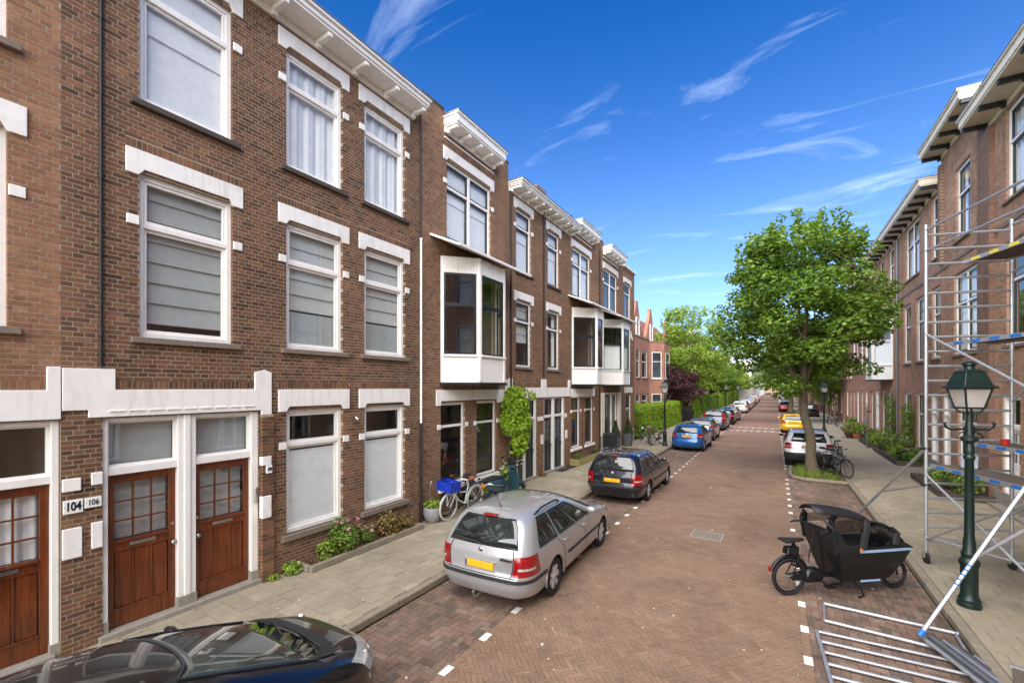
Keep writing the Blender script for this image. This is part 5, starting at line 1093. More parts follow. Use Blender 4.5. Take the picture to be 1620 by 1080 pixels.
    MB().box(-.90, -.87, -.03, .03, .70, .75).build('rear_light', 'tail_red', b); MB().lathe([(.02, 0), (.035, .03), (.035, .05), (0, .052)], 12, (.46, 0, .80), (1, 0, .1)).build('front_light', 'chrome', b)
    if crate:
        m = MB(); x0, x1, y0, y1, z0, z1 = .42, .80, -.24, .24, .78, 1.02
        m.box(x0, x1, y0, y1, z0, z0 + .02)
        for k in range(3):
            za, zb = z0 + .02 + k * .075, z0 + .02 + k * .075 + .06
            m.box(x0, x1, y0, y0 + .012, za, zb).box(x0, x1, y1 - .012, y1, za, zb).box(x0, x0 + .012, y0, y1, za, zb).box(x1 - .012, x1, y0, y1, za, zb)
        for x in (x0, x1 - .02, (x0 + x1) / 2 - .01):
            for y in (y0 - .001, y1 - .019): m.box(x, x + .02, y, y + .02, z0, z1)
        for y in (y0 + .12, -.01, y1 - .14):
            for x in (x0 - .001, x1 - .019): m.box(x, x + .02, y, y + .02, z0, z1)
        m.build('crate', crate, b); MB().tube([(.45, .16, .77), (.56, .055, r)], .007).tube([(.45, -.16, .77), (.56, -.055, r)], .007).build('crate_stay', 'steel', b)
    if basket: MB().lathe([(.12, 0), (.17, .22), (.175, .23), (.16, .22), (.11, .01)], 14, (.62, 0, .72)).build('basket', 'wicker', b, smooth=40)
    return b
bicycle('white bicycle with a blue crate on its front carrier by the grey pot', (-7.12, 9.2, PZ), radians(-91), -.08, 'bike_mint', 'white_tyre', 'leather', 'crate_blue', True)
bicycle('black bicycle leaning on the house wall behind the crate bicycle', (-7.42, 9.45, PZ), radians(-88), -.12, 'bike_black', 'rubber', 'rubber')
bicycle('black bicycle standing against the stone pier by the hedge', (-7.3, 28.2, PZ), radians(-80), -.06)
bicycle('grey bicycle with wicker basket beside the far green lamp post', (-6.45, 26.6, PZ), radians(-70), .08, 'bike_grey', basket=True)
bicycle('dark step through bicycle chained at the far green lamp post', (-6.0, 26.3, PZ), radians(-105), -.08, 'bike_black', step=True)
bicycle('black city bicycle nearest the street tree trunk', (2.02, 20.75, PZ), radians(-62), .06, 'bike_black', rim='steel')
bicycle('black bicycle behind the other one at the street tree', (1.75, 21.25, PZ), radians(-66), .04, 'bike_black')
bicycle('bicycle leaning by the crossover on the right pavement', (2.5, 25.0, PZ), radians(95), -.1, 'bike_grey')
bicycle('dark bicycle against the right terrace wall beyond the planters', (4.5, 46.5, PZ), radians(-90), .06)
bicycle('second dark bicycle further along the right terrace wall', (4.2, 49.5, PZ), radians(-85), .06, 'bike_grey', step=True)
# ---------------------------------------------------------------- cargo bike
paint('tent', srgb(24, 25, 27), .55, .15, 30, bd=.004); paint('reflective', srgb(150, 182, 214), .35, .05, 20)
b = thing('cargo_bike', 'black electric cargo bike with rain tent over its box', 'cargo bike', (.97, 9.33, 0), atan2(1.26, 1.56))
wheel(b, -1.0, .315, .315, 'rubber', 'bike_black', 12, .028); wheel(b, 1.02, .255, .255, 'rubber', 'bike_black', 12, .027)
def loft(name, mat, secs, parent, smooth=False, bevel=.01):
    m = MB(); n = len(secs[0])
    m.grid([list(s_) + [s_[0]] for s_ in secs]); m.face(list(secs[0])[::-1]); m.face(list(secs[-1])); return m.build(name, mat, parent, smooth=smooth, fix=True, bevel=bevel)
sec = lambda x0, x1, wy0, wy1, z, xr=0: [(x0, -wy0, z), (x1, -wy1, z), (x1, wy1, z), (x0, wy0, z)]
bx = loft('cargo_box', 'bike_black', [sec(-.20, .72, .24, .18, .26), sec(-.30, .95, .31, .24, .55), sec(-.36, 1.12, .335, .25, .80)], b)
MB().grid([[(x, -.339 + .0 * x - max(0, 0) + (.09 * max(0, (x - .1)) ** 1.2 if x > .1 else 0), z - .02 - .03 * max(0, x)) for x in [-.0 + 1.1 * i / 10 for i in range(11)]] for z in (.80, .845)]).build('reflective_band', 'reflective', bx)
MB().box(.05, .42, -.305, -.30, .29, .32).build('maker_script', 'reflective', bx)
loft('seat_back', 'tent', [sec(-.38, -.26, .30, .30, .74), sec(-.50, -.42, .29, .29, 1.12)], b)
sk = loft('tent_skirt', 'tent', [sec(-.38, 1.13, .345, .26, .79), sec(-.40, .98, .34, .24, .88)], b)
rp_ = [(-.66, 1.50, .17), (-.5, 1.49, .22), (-.2, 1.45, .26), (.1, 1.39, .27), (.28, 1.32, .26)]
m = MB(); m.grid([[(x, yy * w_, z - .10 * abs(yy) ** 3) for yy in [-1 + .25 * k for k in range(9)]] for x, z, w_ in rp_]).build('tent_roof', 'tent', b, smooth=True).modifiers.new('thick', 'SOLIDIFY').thickness = .015
tm = MB()
for s_ in (-1, 1):
    tm.grid([[(-.40, .345 * s_, .84), (-.46, .34 * s_, 1.15)], [(-.18, .345 * s_, .84), (-.38, .33 * s_, 1.15)]]); tm.grid([[(-.46, .34 * s_, 1.12), (-.54, .24 * s_, 1.40)], [(-.36, .335 * s_, 1.12), (-.42, .26 * s_, 1.29)]])
    tm.tube([(.05, .34 * s_, .85), (.14, .32 * s_, 1.15), (.20, .27 * s_, 1.28)], .055, 6); tm.tube([(.72, .285 * s_, .86), (.80, .25 * s_, 1.05), (.72, .22 * s_, 1.11)], .05, 6); tm.tube([(.20, .27 * s_, 1.28), (.52, .24 * s_, 1.21), (.75, .215 * s_, 1.10), (.98, .2 * s_, .88)], .016, 6)
    tm.tube([(-.42, .34 * s_, .85), (-.5, .33 * s_, 1.2), (-.56, .22 * s_, 1.32)], .018, 6)
tm.tube([(.72, -.22, 1.11), (.72, .22, 1.11)], .03, 6).build('tent_frame', 'tent', b)
cl = MB()
for s_ in (-1, 1): cl.face([(.1, .335 * s_, .86), (.72, .28 * s_, .86), (.74, .215 * s_, 1.10), (.22, .26 * s_, 1.27)]); cl.face([(.74, .28 * s_, .86), (.97, .2 * s_, .88), (.75, .21 * s_, 1.10)]); cl.face([(-.38, .335 * s_, 1.12), (.08, .325 * s_, 1.12), (.14, .268 * s_, 1.32), (-.46, .245 * s_, 1.29)])
cl.face([(.97, -.2, .88), (.97, .2, .88), (.74, .21, 1.10), (.74, -.21, 1.10)]); cl.face([(.74, -.21, 1.10), (.74, .21, 1.10), (.22, .25, 1.29), (.22, -.25, 1.29)]); cl.build('tent_window', 'clear_film', b)
m = MB(); m.tube([(-.92, 0, .86), (-.80, 0, .55), (-.66, 0, .36), (-.3, 0, .3), (.4, 0, .22), (.85, 0, .3), (.98, 0, .48)], .032, 9); m.tube([(-.36, 0, .34), (-.44, 0, .9), (-.50, 0, 1.13)], .026, 8)
for s_ in (-1, 1): m.tube([(-.68, .05 * s_, .36), (-1.0, .075 * s_, .315)], .016, 7).tube([(-.84, .03 * s_, .66), (-1.0, .075 * s_, .315)], .012, 6).tube([(.98, .05 * s_, .52), (1.02, .065 * s_, .255)], .016, 6)
m.build('frame', 'bike_black', b, smooth=40)
MB().tube([(-.66, .32, 1.13), (-.55, .3, 1.15), (-.47, .12, 1.14), (-.47, -.12, 1.14), (-.55, -.3, 1.15), (-.66, -.32, 1.13)], .014, 8).tube([(-.7, .325, 1.13), (-.56, .3, 1.15)], .02, 8).tube([(-.7, -.325, 1.13), (-.56, -.3, 1.15)], .02, 8).build('handlebar', 'rubber', b, smooth=40)
loft('saddle', 'rubber', [sec(-1.12, -.74, .10, .025, .90), sec(-1.14, -.72, .12, .03, .935), sec(-1.12, -.76, .10, .02, .955)], b, bevel=.015)
MB().tube([(-.90, 0, .80), (-.93, 0, .92)], .018).build('seat_post', 'bike_black', b); loft('rear_carrier', 'bike_black', [sec(-1.08, -.86, .07, .06, .70), sec(-1.06, -.84, .06, .05, .82)], b)
loft('motor', 'bike_black', [sec(-.72, -.42, .08, .08, .21), sec(-.76, -.40, .1, .1, .33), sec(-.70, -.46, .08, .08, .44)], b, 40, .03); MB().box(-1.0, -.6, -.075, -.05, .27, .38).build('chain_case', 'bike_black', b, bevel=.02)
MB().ring((-1.0, 0, .315), (0, 1, 0), .345, .03, 20, 6, radians(20), radians(200)).build('mudguard', 'bike_black', b, smooth=True); MB().box(-1.36, -1.345, -.03, .03, .42, .50).build('rear_light', 'tail_red', b)
MB().tube([(-.55, -.1, .3), (-.42, -.13, .2)], .012).box(-.48, -.33, -.24, -.13, .175, .2).tube([(-.55, .1, .3), (-.68, .13, .4)], .012).box(-.74, -.6, .13, .24, .39, .415).build('pedal', 'bike_black', b)
MB().tube([(.05, -.16, .27), (.18, -.2, .1), (.20, -.22, .015), (.06, -.26, .015)], .014, 7).tube([(.05, .16, .27), (.18, .2, .1), (.20, .22, .015), (.06, .26, .015)], .014, 7).build('stand', 'bike_black', b, smooth=40)
MB().lathe([(.03, 0), (.035, .008), (0, .01)], 12, (.02, -.345, .84), (0, -1, 0)).build('side_marker', 'lamp_amber', b); MB().lathe([(.035, -.02), (.04, .02), (0, .03)], 14, (1.1, 0, .62), (1, 0, 0)).build('headlamp', 'chrome', b)
for i in range(4): MB().tube([(-.9 + .02 * i, .02, .75 - .03 * i), (-.6, .04, .5 + .04 * i), (-.48, .05, 1.08)], .005, 5).build('brake_cable', 'rubber', b)
# ---------------------------------------------------------------- motor scooter
paint('scooter_teal', srgb(40, 70, 78), .2, .1, 6, coat=.8); paint('orange_lens', srgb(226, 140, 30), .2, .1, 12)
b = thing('motor_scooter', 'dark teal motor scooter with high windshield hidden behind the silver car', 'scooter', (-6.85, 11.0, PZ), radians(80))
wheel(b, -.62, .22, .22, 'rubber', 'alloy', 6, .05); wheel(b, .62, .22, .22, 'rubber', 'alloy', 6, .05)
loft('rear_body', 'scooter_teal', [[(-.95, -.10, .55), (-.95, .10, .55), (-.95, .09, .68), (-.95, -.09, .68)], [(-.6, -.2, .38), (-.6, .2, .38), (-.6, .17, .74), (-.6, -.17, .74)], [(-.2, -.19, .36), (-.2, .19, .36), (-.2, .16, .72), (-.2, -.16, .72)], [(-.02, -.12, .3), (-.02, .12, .3), (-.02, .1, .5), (-.02, -.1, .5)]], b, 50, .03)
for s_ in (-1, 1): MB().tube([(-.9, .135 * s_, .66), (-.55, .205 * s_, .60), (-.15, .195 * s_, .50)], .018, 6).build('side_strip', 'chrome', b, smooth=True)
loft('seat', 'rubber', [[(-.98, -.10, .70), (-.98, .10, .70), (-.98, .09, .79), (-.98, -.09, .79)], [(-.5, -.15, .73), (-.5, .15, .73), (-.5, .14, .82), (-.5, -.14, .82)], [(-.06, -.11, .70), (-.06, .11, .70), (-.06, .1, .77), (-.06, -.1, .77)]], b, 50, .03)
loft('footboard', 'scooter_teal', [[(-.1, -.17, .26), (-.1, .17, .26), (-.1, .17, .33), (-.1, -.17, .33)], [(.32, -.2, .27), (.32, .2, .27), (.32, .2, .33), (.32, -.2, .33)]], b)
loft('leg_shield', 'scooter_teal', [[(.30, -.22, .3), (.40, -.12, .3), (.40, .12, .3), (.30, .22, .3)], [(.34, -.24, .6), (.46, -.13, .6), (.46, .13, .6), (.34, .24, .6)], [(.30, -.18, .92), (.40, -.1, .92), (.40, .1, .92), (.30, .18, .92)]], b, 50, .02)
loft('handlebar_cowl', 'scooter_teal', [[(.20, -.16, .95), (.36, -.12, .95), (.36, .12, .95), (.20, .16, .95)], [(.22, -.14, 1.06), (.34, -.1, 1.06), (.34, .1, 1.06), (.22, .14, 1.06)]], b, 50, .02)
MB().tube([(.2, .36, 1.03), (.27, .15, 1.02), (.27, -.15, 1.02), (.2, -.36, 1.03)], .018, 8).build('handlebar', 'rubber', b); loft('windshield_bag', 'rubber', [[(.20, -.16, 1.05), (.34, -.14, 1.05), (.34, .14, 1.05), (.20, .16, 1.05)], [(.18, -.15, 1.2), (.28, -.13, 1.2), (.28, .13, 1.2), (.18, .15, 1.2)], [(.17, -.08, 1.27), (.22, -.07, 1.27), (.22, .07, 1.27), (.17, .08, 1.27)]], b, 50, .02)
MB().ring((.62, 0, .22), (0, 1, 0), .25, .05, 16, 6, radians(10), radians(170)).build('front_mudguard', 'scooter_teal', b, smooth=True); MB().tube([(.36, .03, .6), (.62, .06, .22)], .025).build('fork', 'steel', b); MB().box(-1.0, -.95, -.06, .06, .56, .66).build('tail_light', 'orange_lens', b, bevel=.01)
MB().tube([(-.3, -.2, .3), (-.85, -.22, .32)], .05, 10).build('exhaust', 'steel', b, smooth=40); MB().tube([(.22, .25, 1.04), (.2, .33, 1.2)], .006).lathe([(.05, 0), (.05, .012)], 12, (.2, .33, 1.22), (-1, 0, 0)).build('mirror', 'chrome', b)
# ---------------------------------------------------------------- street lamps
t = NT('lamp_glass'); t.bsdf(t.ramp(t.noise(5, 3), [(.3, srgb(206, 198, 186)), (.7, srgb(232, 228, 220))]), .25, 0, .5); tr_ = t.n('ShaderNodeBsdfTranslucent'); tr_.inputs[0].default_value = (.8, .78, .74, 1); mx_ = t.n('ShaderNodeMixShader'); mx_.inputs[0].default_value = .45; t.l(t.p.outputs[0], mx_.inputs[1]); t.l(tr_.outputs[0], mx_.inputs[2]); t.done(mx_)
def lamp(label, loc, H=3.78, rz=0.0, group=None):
    o = thing('street_lamp', label, 'street lamp', loc, rz, group); k = H / 3.78
    MB().lathe([(0.142, 0), (0.142, .06), (0.129, .07), (0.133, .12), (0.112, .15), (0.103, .2), (0.101, .62), (0.120, .65), (0.120, .70), (0.090, .75), (0.099, .82), (0.077, .86), (0.073, 1.0), (0.065, 1.05), (0.060, 1.1), (0.053, 2.25), (0.069, 2.28), (0.069, 2.31), (0.052, 2.34), (0.065, 2.42), (0.047, 2.46), (0.052, 2.52), (0.103, 2.56), (0.103, 2.6), (0.052, 2.64), (0.047, 2.78), (0.039, 2.9), (0.043, 3.0)], 20).build('post', 'lamp_green', o, smooth=35)
    m = MB()
    for s_ in (-1, 1): m.tube([(0, 0, 2.73), (.12 * s_, 0, 2.73), (.24 * s_, 0, 2.72), (.31 * s_, 0, 2.76), (.33 * s_, 0, 2.82), (.30 * s_, 0, 2.83)], .017, 7).tube([(.06 * s_, 0, 2.70), (.14 * s_, 0, 2.66), (.19 * s_, 0, 2.60), (.14 * s_, 0, 2.59)], .012, 6)
    m.build('ladder_bar', 'lamp_green', o, smooth=40); m = MB(); g0, g1, z0, z1 = .115, .175, 3.06, 3.36
    for a in range(4): ang = pi / 4 + a * pi / 2; c_, s_ = cos(ang) * sqrt(2), sin(ang) * sqrt(2); m.tube([(0, 0, 2.96), (c_ * .08, s_ * .08, 2.99), (c_ * g0, s_ * g0, z0)], .013, 6).tube([(c_ * g0, s_ * g0, z0), (c_ * g1, s_ * g1, z1)], .014, 6)
    for g, z in ((g0, z0), (g1, z1)): m.tube([(g, g, z), (-g, g, z), (-g, -g, z), (g, -g, z), (g, g, z)], .014, 6)
    la = m.build('lantern_frame', 'lamp_green', o)
    for a in range(4):
        ca, sa_ = cos(a * pi / 2), sin(a * pi / 2); f = lambda x, y, z: (x * ca - y * sa_, x * sa_ + y * ca, z)
        MB().face([f(g0 - .005, -g0 + .01, z0), f(g0 - .005, g0 - .01, z0), f(g1 - .005, g1 - .01, z1), f(g1 - .005, -g1 + .01, z1)]).build('lantern_pane', 'lamp_glass', la)
    sq = lambda g, z: [(g, g, z), (-g, g, z), (-g, -g, z), (g, -g, z)]
    loft('lantern_roof', 'lamp_green', [sq(.225, 3.36), sq(.225, 3.385), sq(.185, 3.40), sq(.165, 3.48), sq(.125, 3.60), sq(.13, 3.62), sq(.08, 3.65)], la, bevel=.006)
    MB().lathe([(.07, 3.64), (.06, 3.70), (.085, 3.72), (.085, 3.745), (.05, 3.775), (0, 3.785)], 16).build('finial', 'lamp_green', la, smooth=40)
    return o
L0 = lamp('dark green lantern post standing in front of the scaffold tower', (2.56, 9.42, PZ), rz=.35)
copy_tree(L0, (-5.45, 26.0, PZ), .2, 'dark green lantern post by the clipped hedge and bicycles'); copy_tree(L0, (-5.45, 62, PZ), .2, 'distant dark lantern post among the left hedges'); copy_tree(L0, (-5.45, 82, PZ), .2, 'farthest dark lantern post among the left hedges'); copy_tree(L0, (2.6, 33.6, PZ), .2, 'dark lantern post behind the street tree trunk')
# ---------------------------------------------------------------- scaffold tower
paint('alu', srgb(182, 185, 188), .4, .1, 12, metal=.6, dirt=.2); paint('ply', srgb(92, 82, 70), .8, .2, 10, dirt=.3); paint('tape_blue', srgb(30, 110, 190), .4, .08, 8); paint('tape_yellow', srgb(226, 210, 60), .5, .08, 8); paint('red_plastic', srgb(190, 40, 36), .4, .1, 8); paint('toolbox', srgb(150, 158, 170), .4, .06, 6)
A = Vector((2.48, 11.32, 0)); uu = Vector((.947, .32, 0)).normalized(); vv = Vector((.30, -.954, 0)).normalized()
T = thing('scaffold_tower', 'aluminium scaffold tower on castors in front of the rose brick houses', 'scaffold', (A.x, A.y, PZ)); ZZ = Vector((0, 0, 1)); q_ = lambda a, b_, z: tuple(uu * a + vv * b_ + ZZ * z)
TW, TL, TH_ = 1.35, 2.5, 6.5
for b_ in (0, TL):
    for a in (0, TW):
        p = MB().tube([q_(a, b_, .22), q_(a, b_, TH_)], .03, 10).build('standard', 'alu', T, smooth=40)
        for z in (2.2, 4.3): MB().tube([q_(a, b_, z - .09), q_(a, b_, z + .03)], .029, 10).build('coupling_tape', 'tape_blue' if z < 4 or a else 'alu', p)
        c = MB().tube([q_(a, b_, .14), q_(a, b_, .3)], .02, 8).box(q_(a, b_, 0)[0] - .05, q_(a, b_, 0)[0] + .05, q_(a, b_, 0)[1] - .04, q_(a, b_, 0)[1] + .04, .1, .2).build('castor_fork', 'steel', T); MB().lathe([(.07, -.022), (.1, -.02), (.1, .02), (.07, .022)], 20, tuple(Vector(q_(a, b_, .1)) + Vector((.0, -.02, 0))), (1, .2, 0)).build('castor_wheel', 'rubber', c, smooth=35)
    z = .42
    while z < TH_: MB().tube([q_(0, b_, z), q_(TW, b_, z)], .024, 8).build('rung', 'alu', T, smooth=40); z += .28
for a in (0, TW):
    for z in (6.4, 6.0): MB().tube([q_(a, 0, z), q_(a, TL, z + .0)], .022, 8).build('guard_rail', 'alu', T, smooth=40)
for a, z0, z1 in ((0, 4.4, 3.2), (TW, 3.1, 5.2), (TW, 5.5, 6.2), (0, 1.7, .5), (TW, 1.0, 2.9), (0, .45, 1.9)): MB().tube([q_(a, 0, z0), q_(a, TL, z1)], .021, 8).build('diagonal_brace', 'alu', T, smooth=40)
MB().tube([q_(0, 0, .5), q_(TW, TL, .5)], .02, 8).build('diagonal_brace', 'alu', T)
for z, a0 in ((5.75, .62), (4.2, .35), (2.32, .72), (1.88, .08)):
    d = loft('deck', 'ply', [[q_(a0, .04, z), q_(a0 + .6, .04, z), q_(a0 + .6, TL - .04, z), q_(a0, TL - .04, z)], [q_(a0, .04, z + .02), q_(a0 + .6, .04, z + .02), q_(a0 + .6, TL - .04, z + .02), q_(a0, TL - .04, z + .02)]], T, bevel=0)
    for e in (a0 - .025, a0 + .6): loft('deck_edge', 'alu', [[q_(e, 0, z - .04), q_(e + .025, 0, z - .04), q_(e + .025, TL, z - .04), q_(e, TL, z - .04)], [q_(e, 0, z + .03), q_(e + .025, 0, z + .03), q_(e + .025, TL, z + .03), q_(e, TL, z + .03)]], d, bevel=0)
    for k in range(6): MB().face([q_(a0 - .028, .2 + k * .4, z - .03), q_(a0 - .028, .4 + k * .4, z - .03), q_(a0 - .028, .4 + k * .4, z + .02), q_(a0 - .028, .2 + k * .4, z + .02)]).build('deck_tape', 'tape_yellow' if z > 5 else 'tape_blue', d)
def stabil(name, foot, bpost, ztop, zlow):
    f = Vector(foot) - Vector((A.x, A.y, PZ)); t0 = Vector(q_(*bpost, ztop)); l0 = Vector(q_(*bpost, zlow)); s_ = MB().tube([tuple(f), tuple(t0)], .026, 9).build('stabiliser', 'alu', T, smooth=40)
    MB().tube([tuple(l0), tuple(f.lerp(t0, .42))], .022, 8).build('stabiliser_strut', 'alu', s_, smooth=40); MB().tube([tuple(f - ZZ * .0), tuple(f.lerp(t0, .03))], .034, 10).build('rubber_foot', 'tape_blue', s_)
    for k in range(5): MB().tube([tuple(f.lerp(t0, .27 + k * .025)), tuple(f.lerp(t0, .278 + k * .025))], .0275, 9).build('tape_ring', 'tape_blue', s_)
    for p in (t0, l0): MB().tube([tuple(p - Vector((.07, .02, 0))), tuple(p + Vector((.07, .02, 0)))], .032, 8).build('clamp', 'black_plastic', s_)
stabil('a', (1.85, 14.6, PZ + .02), (0, 0), 2.2, 1.5); stabil('b', (1.66, 7.86, .16), (0, TL), 2.5, 1.62)
tb = Vector((A.x, A.y, PZ)) + Vector(q_(.52, .28, 1.905)); tbx = tag(MB().box(-.11, .11, -.19, .19, 0, .20).box(-.115, .115, -.195, .195, .15, .215).build('tool_box', 'toolbox', loc=tuple(tb), rz=-.3, bevel=.01), 'grey plastic tool box on the lower scaffold deck', 'tool box'); MB().tube([(0, -.06, .21), (0, -.05, .25), (0, .05, .25), (0, .06, .21)], .01).build('handle', 'black_plastic', tbx)
rp = Vector((A.x, A.y, PZ)) + Vector(q_(1.0, .35, 2.342)); tag(MB().lathe([(.05, 0), (.06, .09), (.062, .1), (.05, .1), (.045, .02)], 16).build('paint_pot', 'red_plastic', loc=tuple(rp)), 'small red pot on the upper of the two low scaffold decks', 'pot')
# frames and tubes lying on the road
def ladderframe(label, p0, p1, wid, nr, z, first=0.0):
    o = thing('ladder_scaffold', label, 'scaffold section', (p0[0], p0[1], z)); d = (Vector(p1) - Vector(p0)); e = Vector((-d.y, d.x)).normalized() * wid
    for k in (0, 1): s_ = e * k; MB().tube([(s_.x, s_.y, .03), (s_.x + d.x, s_.y + d.y, .03)], .026, 9).build('stile', 'alu', o, smooth=40)
    for i in range(nr): q = d * (first + (1 - first - .02) * i / max(1, nr - 1)); MB().tube([(q.x, q.y, .03), (q.x + e.x, q.y + e.y, .03)], .02, 8).build('rung', 'alu', o, smooth=40)
    return o
ladderframe('open two rail scaffold frame lying on the road behind the ribbed one', (.66, 8.58), (2.2, 8.5), -.63, 2, 0.002, .0)
ladderframe('ribbed scaffold frame lying flat on the road beside the tube bundle', (.5, 7.55), (.60, 5.6), 1.5, 8, 0.004)
for i in range(9):
    o = Vector((.075 * (i % 7), .02 * i, 0)); z = .10 + (.055 if i > 6 else 0)
    tag(MB().tube([(0, 0, 0), (.62 + R.uniform(-.04, .04), -1.65 - R.uniform(0, .2), 0)], .025, 9).build('scaffold_tube', ('alu', 'zinc', 'steel')[i % 3], loc=(1.70 + o.x + (.03 if i > 6 else 0), 8.1 - o.x * .5 - R.uniform(0, .15), z), smooth=40), 'loose aluminium tube in the bundle lying across the scaffold sections', 'tube', 'tubes bundled on the scaffold frames')
dk = tag(MB().box(0, 1.9, -.55, 0, 0, .03).build('scaffold_deck', 'ply', loc=(2.42, 7.55, PZ + .005), rz=-.28), 'dark plywood deck lying on the pavement beside the tube bundle', 'deck')
for y0, y1 in ((-.59, -.55), (0, .04)): MB().box(-.02, 1.92, y0, y1, 0, .05).build('deck_edge', 'alu', dk)
# ---------------------------------------------------------------- bins, pots, planters, mats
paint('bin_black', srgb(30, 32, 34), .5, .1, 6); paint('pot_grey', srgb(138, 140, 140), .7, .08, 9); paint('terracotta', srgb(158, 88, 62), .85, .15, 9); paint('pot_brown', srgb(74, 50, 42), .35, .2, 9); paint('board', srgb(150, 138, 84), .85, .2, 6); paint('mat', srgb(46, 42, 38), .95, .2, 30); paint('planter_dark', srgb(84, 88, 92), .6, .1, 8)
def bin_(label, loc, rz):
    o = thing('wheelie_bin', label, 'bin', loc, rz); loft('body', 'bin_black', [sec(-.22, .22, .2, .2, .06), sec(-.27, .28, .26, .26, .95)], o); loft('lid', 'bin_black', [sec(-.30, .31, .28, .28, .955), sec(-.28, .26, .26, .24, 1.04)], o); MB().tube([(-.3, -.2, .98), (-.36, -.2, 1.0), (-.36, .2, 1.0), (-.3, .2, .98)], .015).build('handle', 'bin_black', o)
    for s_ in (-1, 1): MB().lathe([(.1, -.03), (.1, .03)], 16, (-.24, .2 * s_, .1), (0, 1, 0)).build('wheel', 'rubber', o)
bin_('black wheelie bin before the porch of the leaded bay house', (-7.2, 21.6, PZ), 0); bin_('black wheelie bin by the garden fence beyond the hedge', (-7.3, 47.0, PZ), 0)
tag(MB().box(0, .75, -.2, .2, 0, .012).build('door_mat', 'mat', loc=(-7.45, 15.9, PZ + .003), rz=radians(90), bevel=.004), 'dark mat before the first of the paired black doors', 'mat'); tag(MB().box(0, .75, -.2, .2, 0, .012).build('door_mat', 'mat', loc=(-7.45, 16.75, PZ + .003), rz=radians(90), bevel=.004), 'dark mat before the second of the paired black doors', 'mat')

o = thing('sign_post', 'slim grey post with a small box by the white bay house', 'post', (4.35, 31.0, PZ)); MB().tube([(0, 0, 0), (0, 0, 2.3)], .03, 10).lathe([(.08, 0), (.08, .02), (.03, .03)], 14).build('pole', 'zinc', o, smooth=40); MB().box(-.14, .0, -.1, .1, 1.35, 1.65).build('meter_box', 'zinc', o, bevel=.01); MB().box(.02, .16, -.03, .03, 1.98, 2.06).build('arm', 'dark_metal', o, bevel=.01)
# ---------------------------------------------------------------- vegetation
def leaf_mesh(m, rg, c, r, n, size, up=.5, flat=.75, shell=.55, grad=0.0):
    cx_, cy, cz = c; rx, ry, rz_ = r if isinstance(r, tuple) else (r, r, r * flat)
    V, F, A_ = m.v, m.f, m.r
    for _ in range(n):
        while True:
            x, y, z = rg.uniform(-1, 1), rg.uniform(-1, 1), rg.uniform(-1, 1); d2 = x * x + y * y + z * z
            if d2 <= 1: break
        d = sqrt(d2) + 1e-6; k = (shell + (1 - shell) * d) / d if d < 1 else 1
        px, py, pz = cx_ + x * k * rx, cy + y * k * ry, cz + z * k * rz_
        nx, ny, nz = x / d * .6 + rg.gauss(0, .5), y / d * .6 + rg.gauss(0, .5), z / d * .4 + up + rg.gauss(0, .4)
        l = sqrt(nx * nx + ny * ny + nz * nz) + 1e-6; nx /= l; ny /= l; nz /= l
        a = rg.uniform(0, 2 * pi); tx, ty, tz = cos(a), sin(a), rg.uniform(-.5, .1); dt = tx * nx + ty * ny + tz * nz; tx -= dt * nx; ty -= dt * ny; tz -= dt * nz
        l = sqrt(tx * tx + ty * ty + tz * tz) + 1e-6; tx /= l; ty /= l; tz /= l
        bx_, by_, bz = ny * tz - nz * ty, nz * tx - nx * tz, nx * ty - ny * tx; s_ = size * rg.uniform(.65, 1.25); w_ = s_ * .36; i = len(V); f = s_ * .12
        V.append((px - tx * s_ * .5, py - ty * s_ * .5, pz - tz * s_ * .5)); V.append((px + bx_ * w_ + nx * f, py + by_ * w_ + ny * f, pz + bz * w_ + nz * f)); V.append((px + tx * s_ * .5, py + ty * s_ * .5, pz + tz * s_ * .5)); V.append((px - bx_ * w_ + nx * f, py - by_ * w_ + ny * f, pz - bz * w_ + nz * f))
        F.append((i, i + 1, i + 2)); F.append((i, i + 2, i + 3)); q = rg.random(); A_.append(q); A_.append(q)
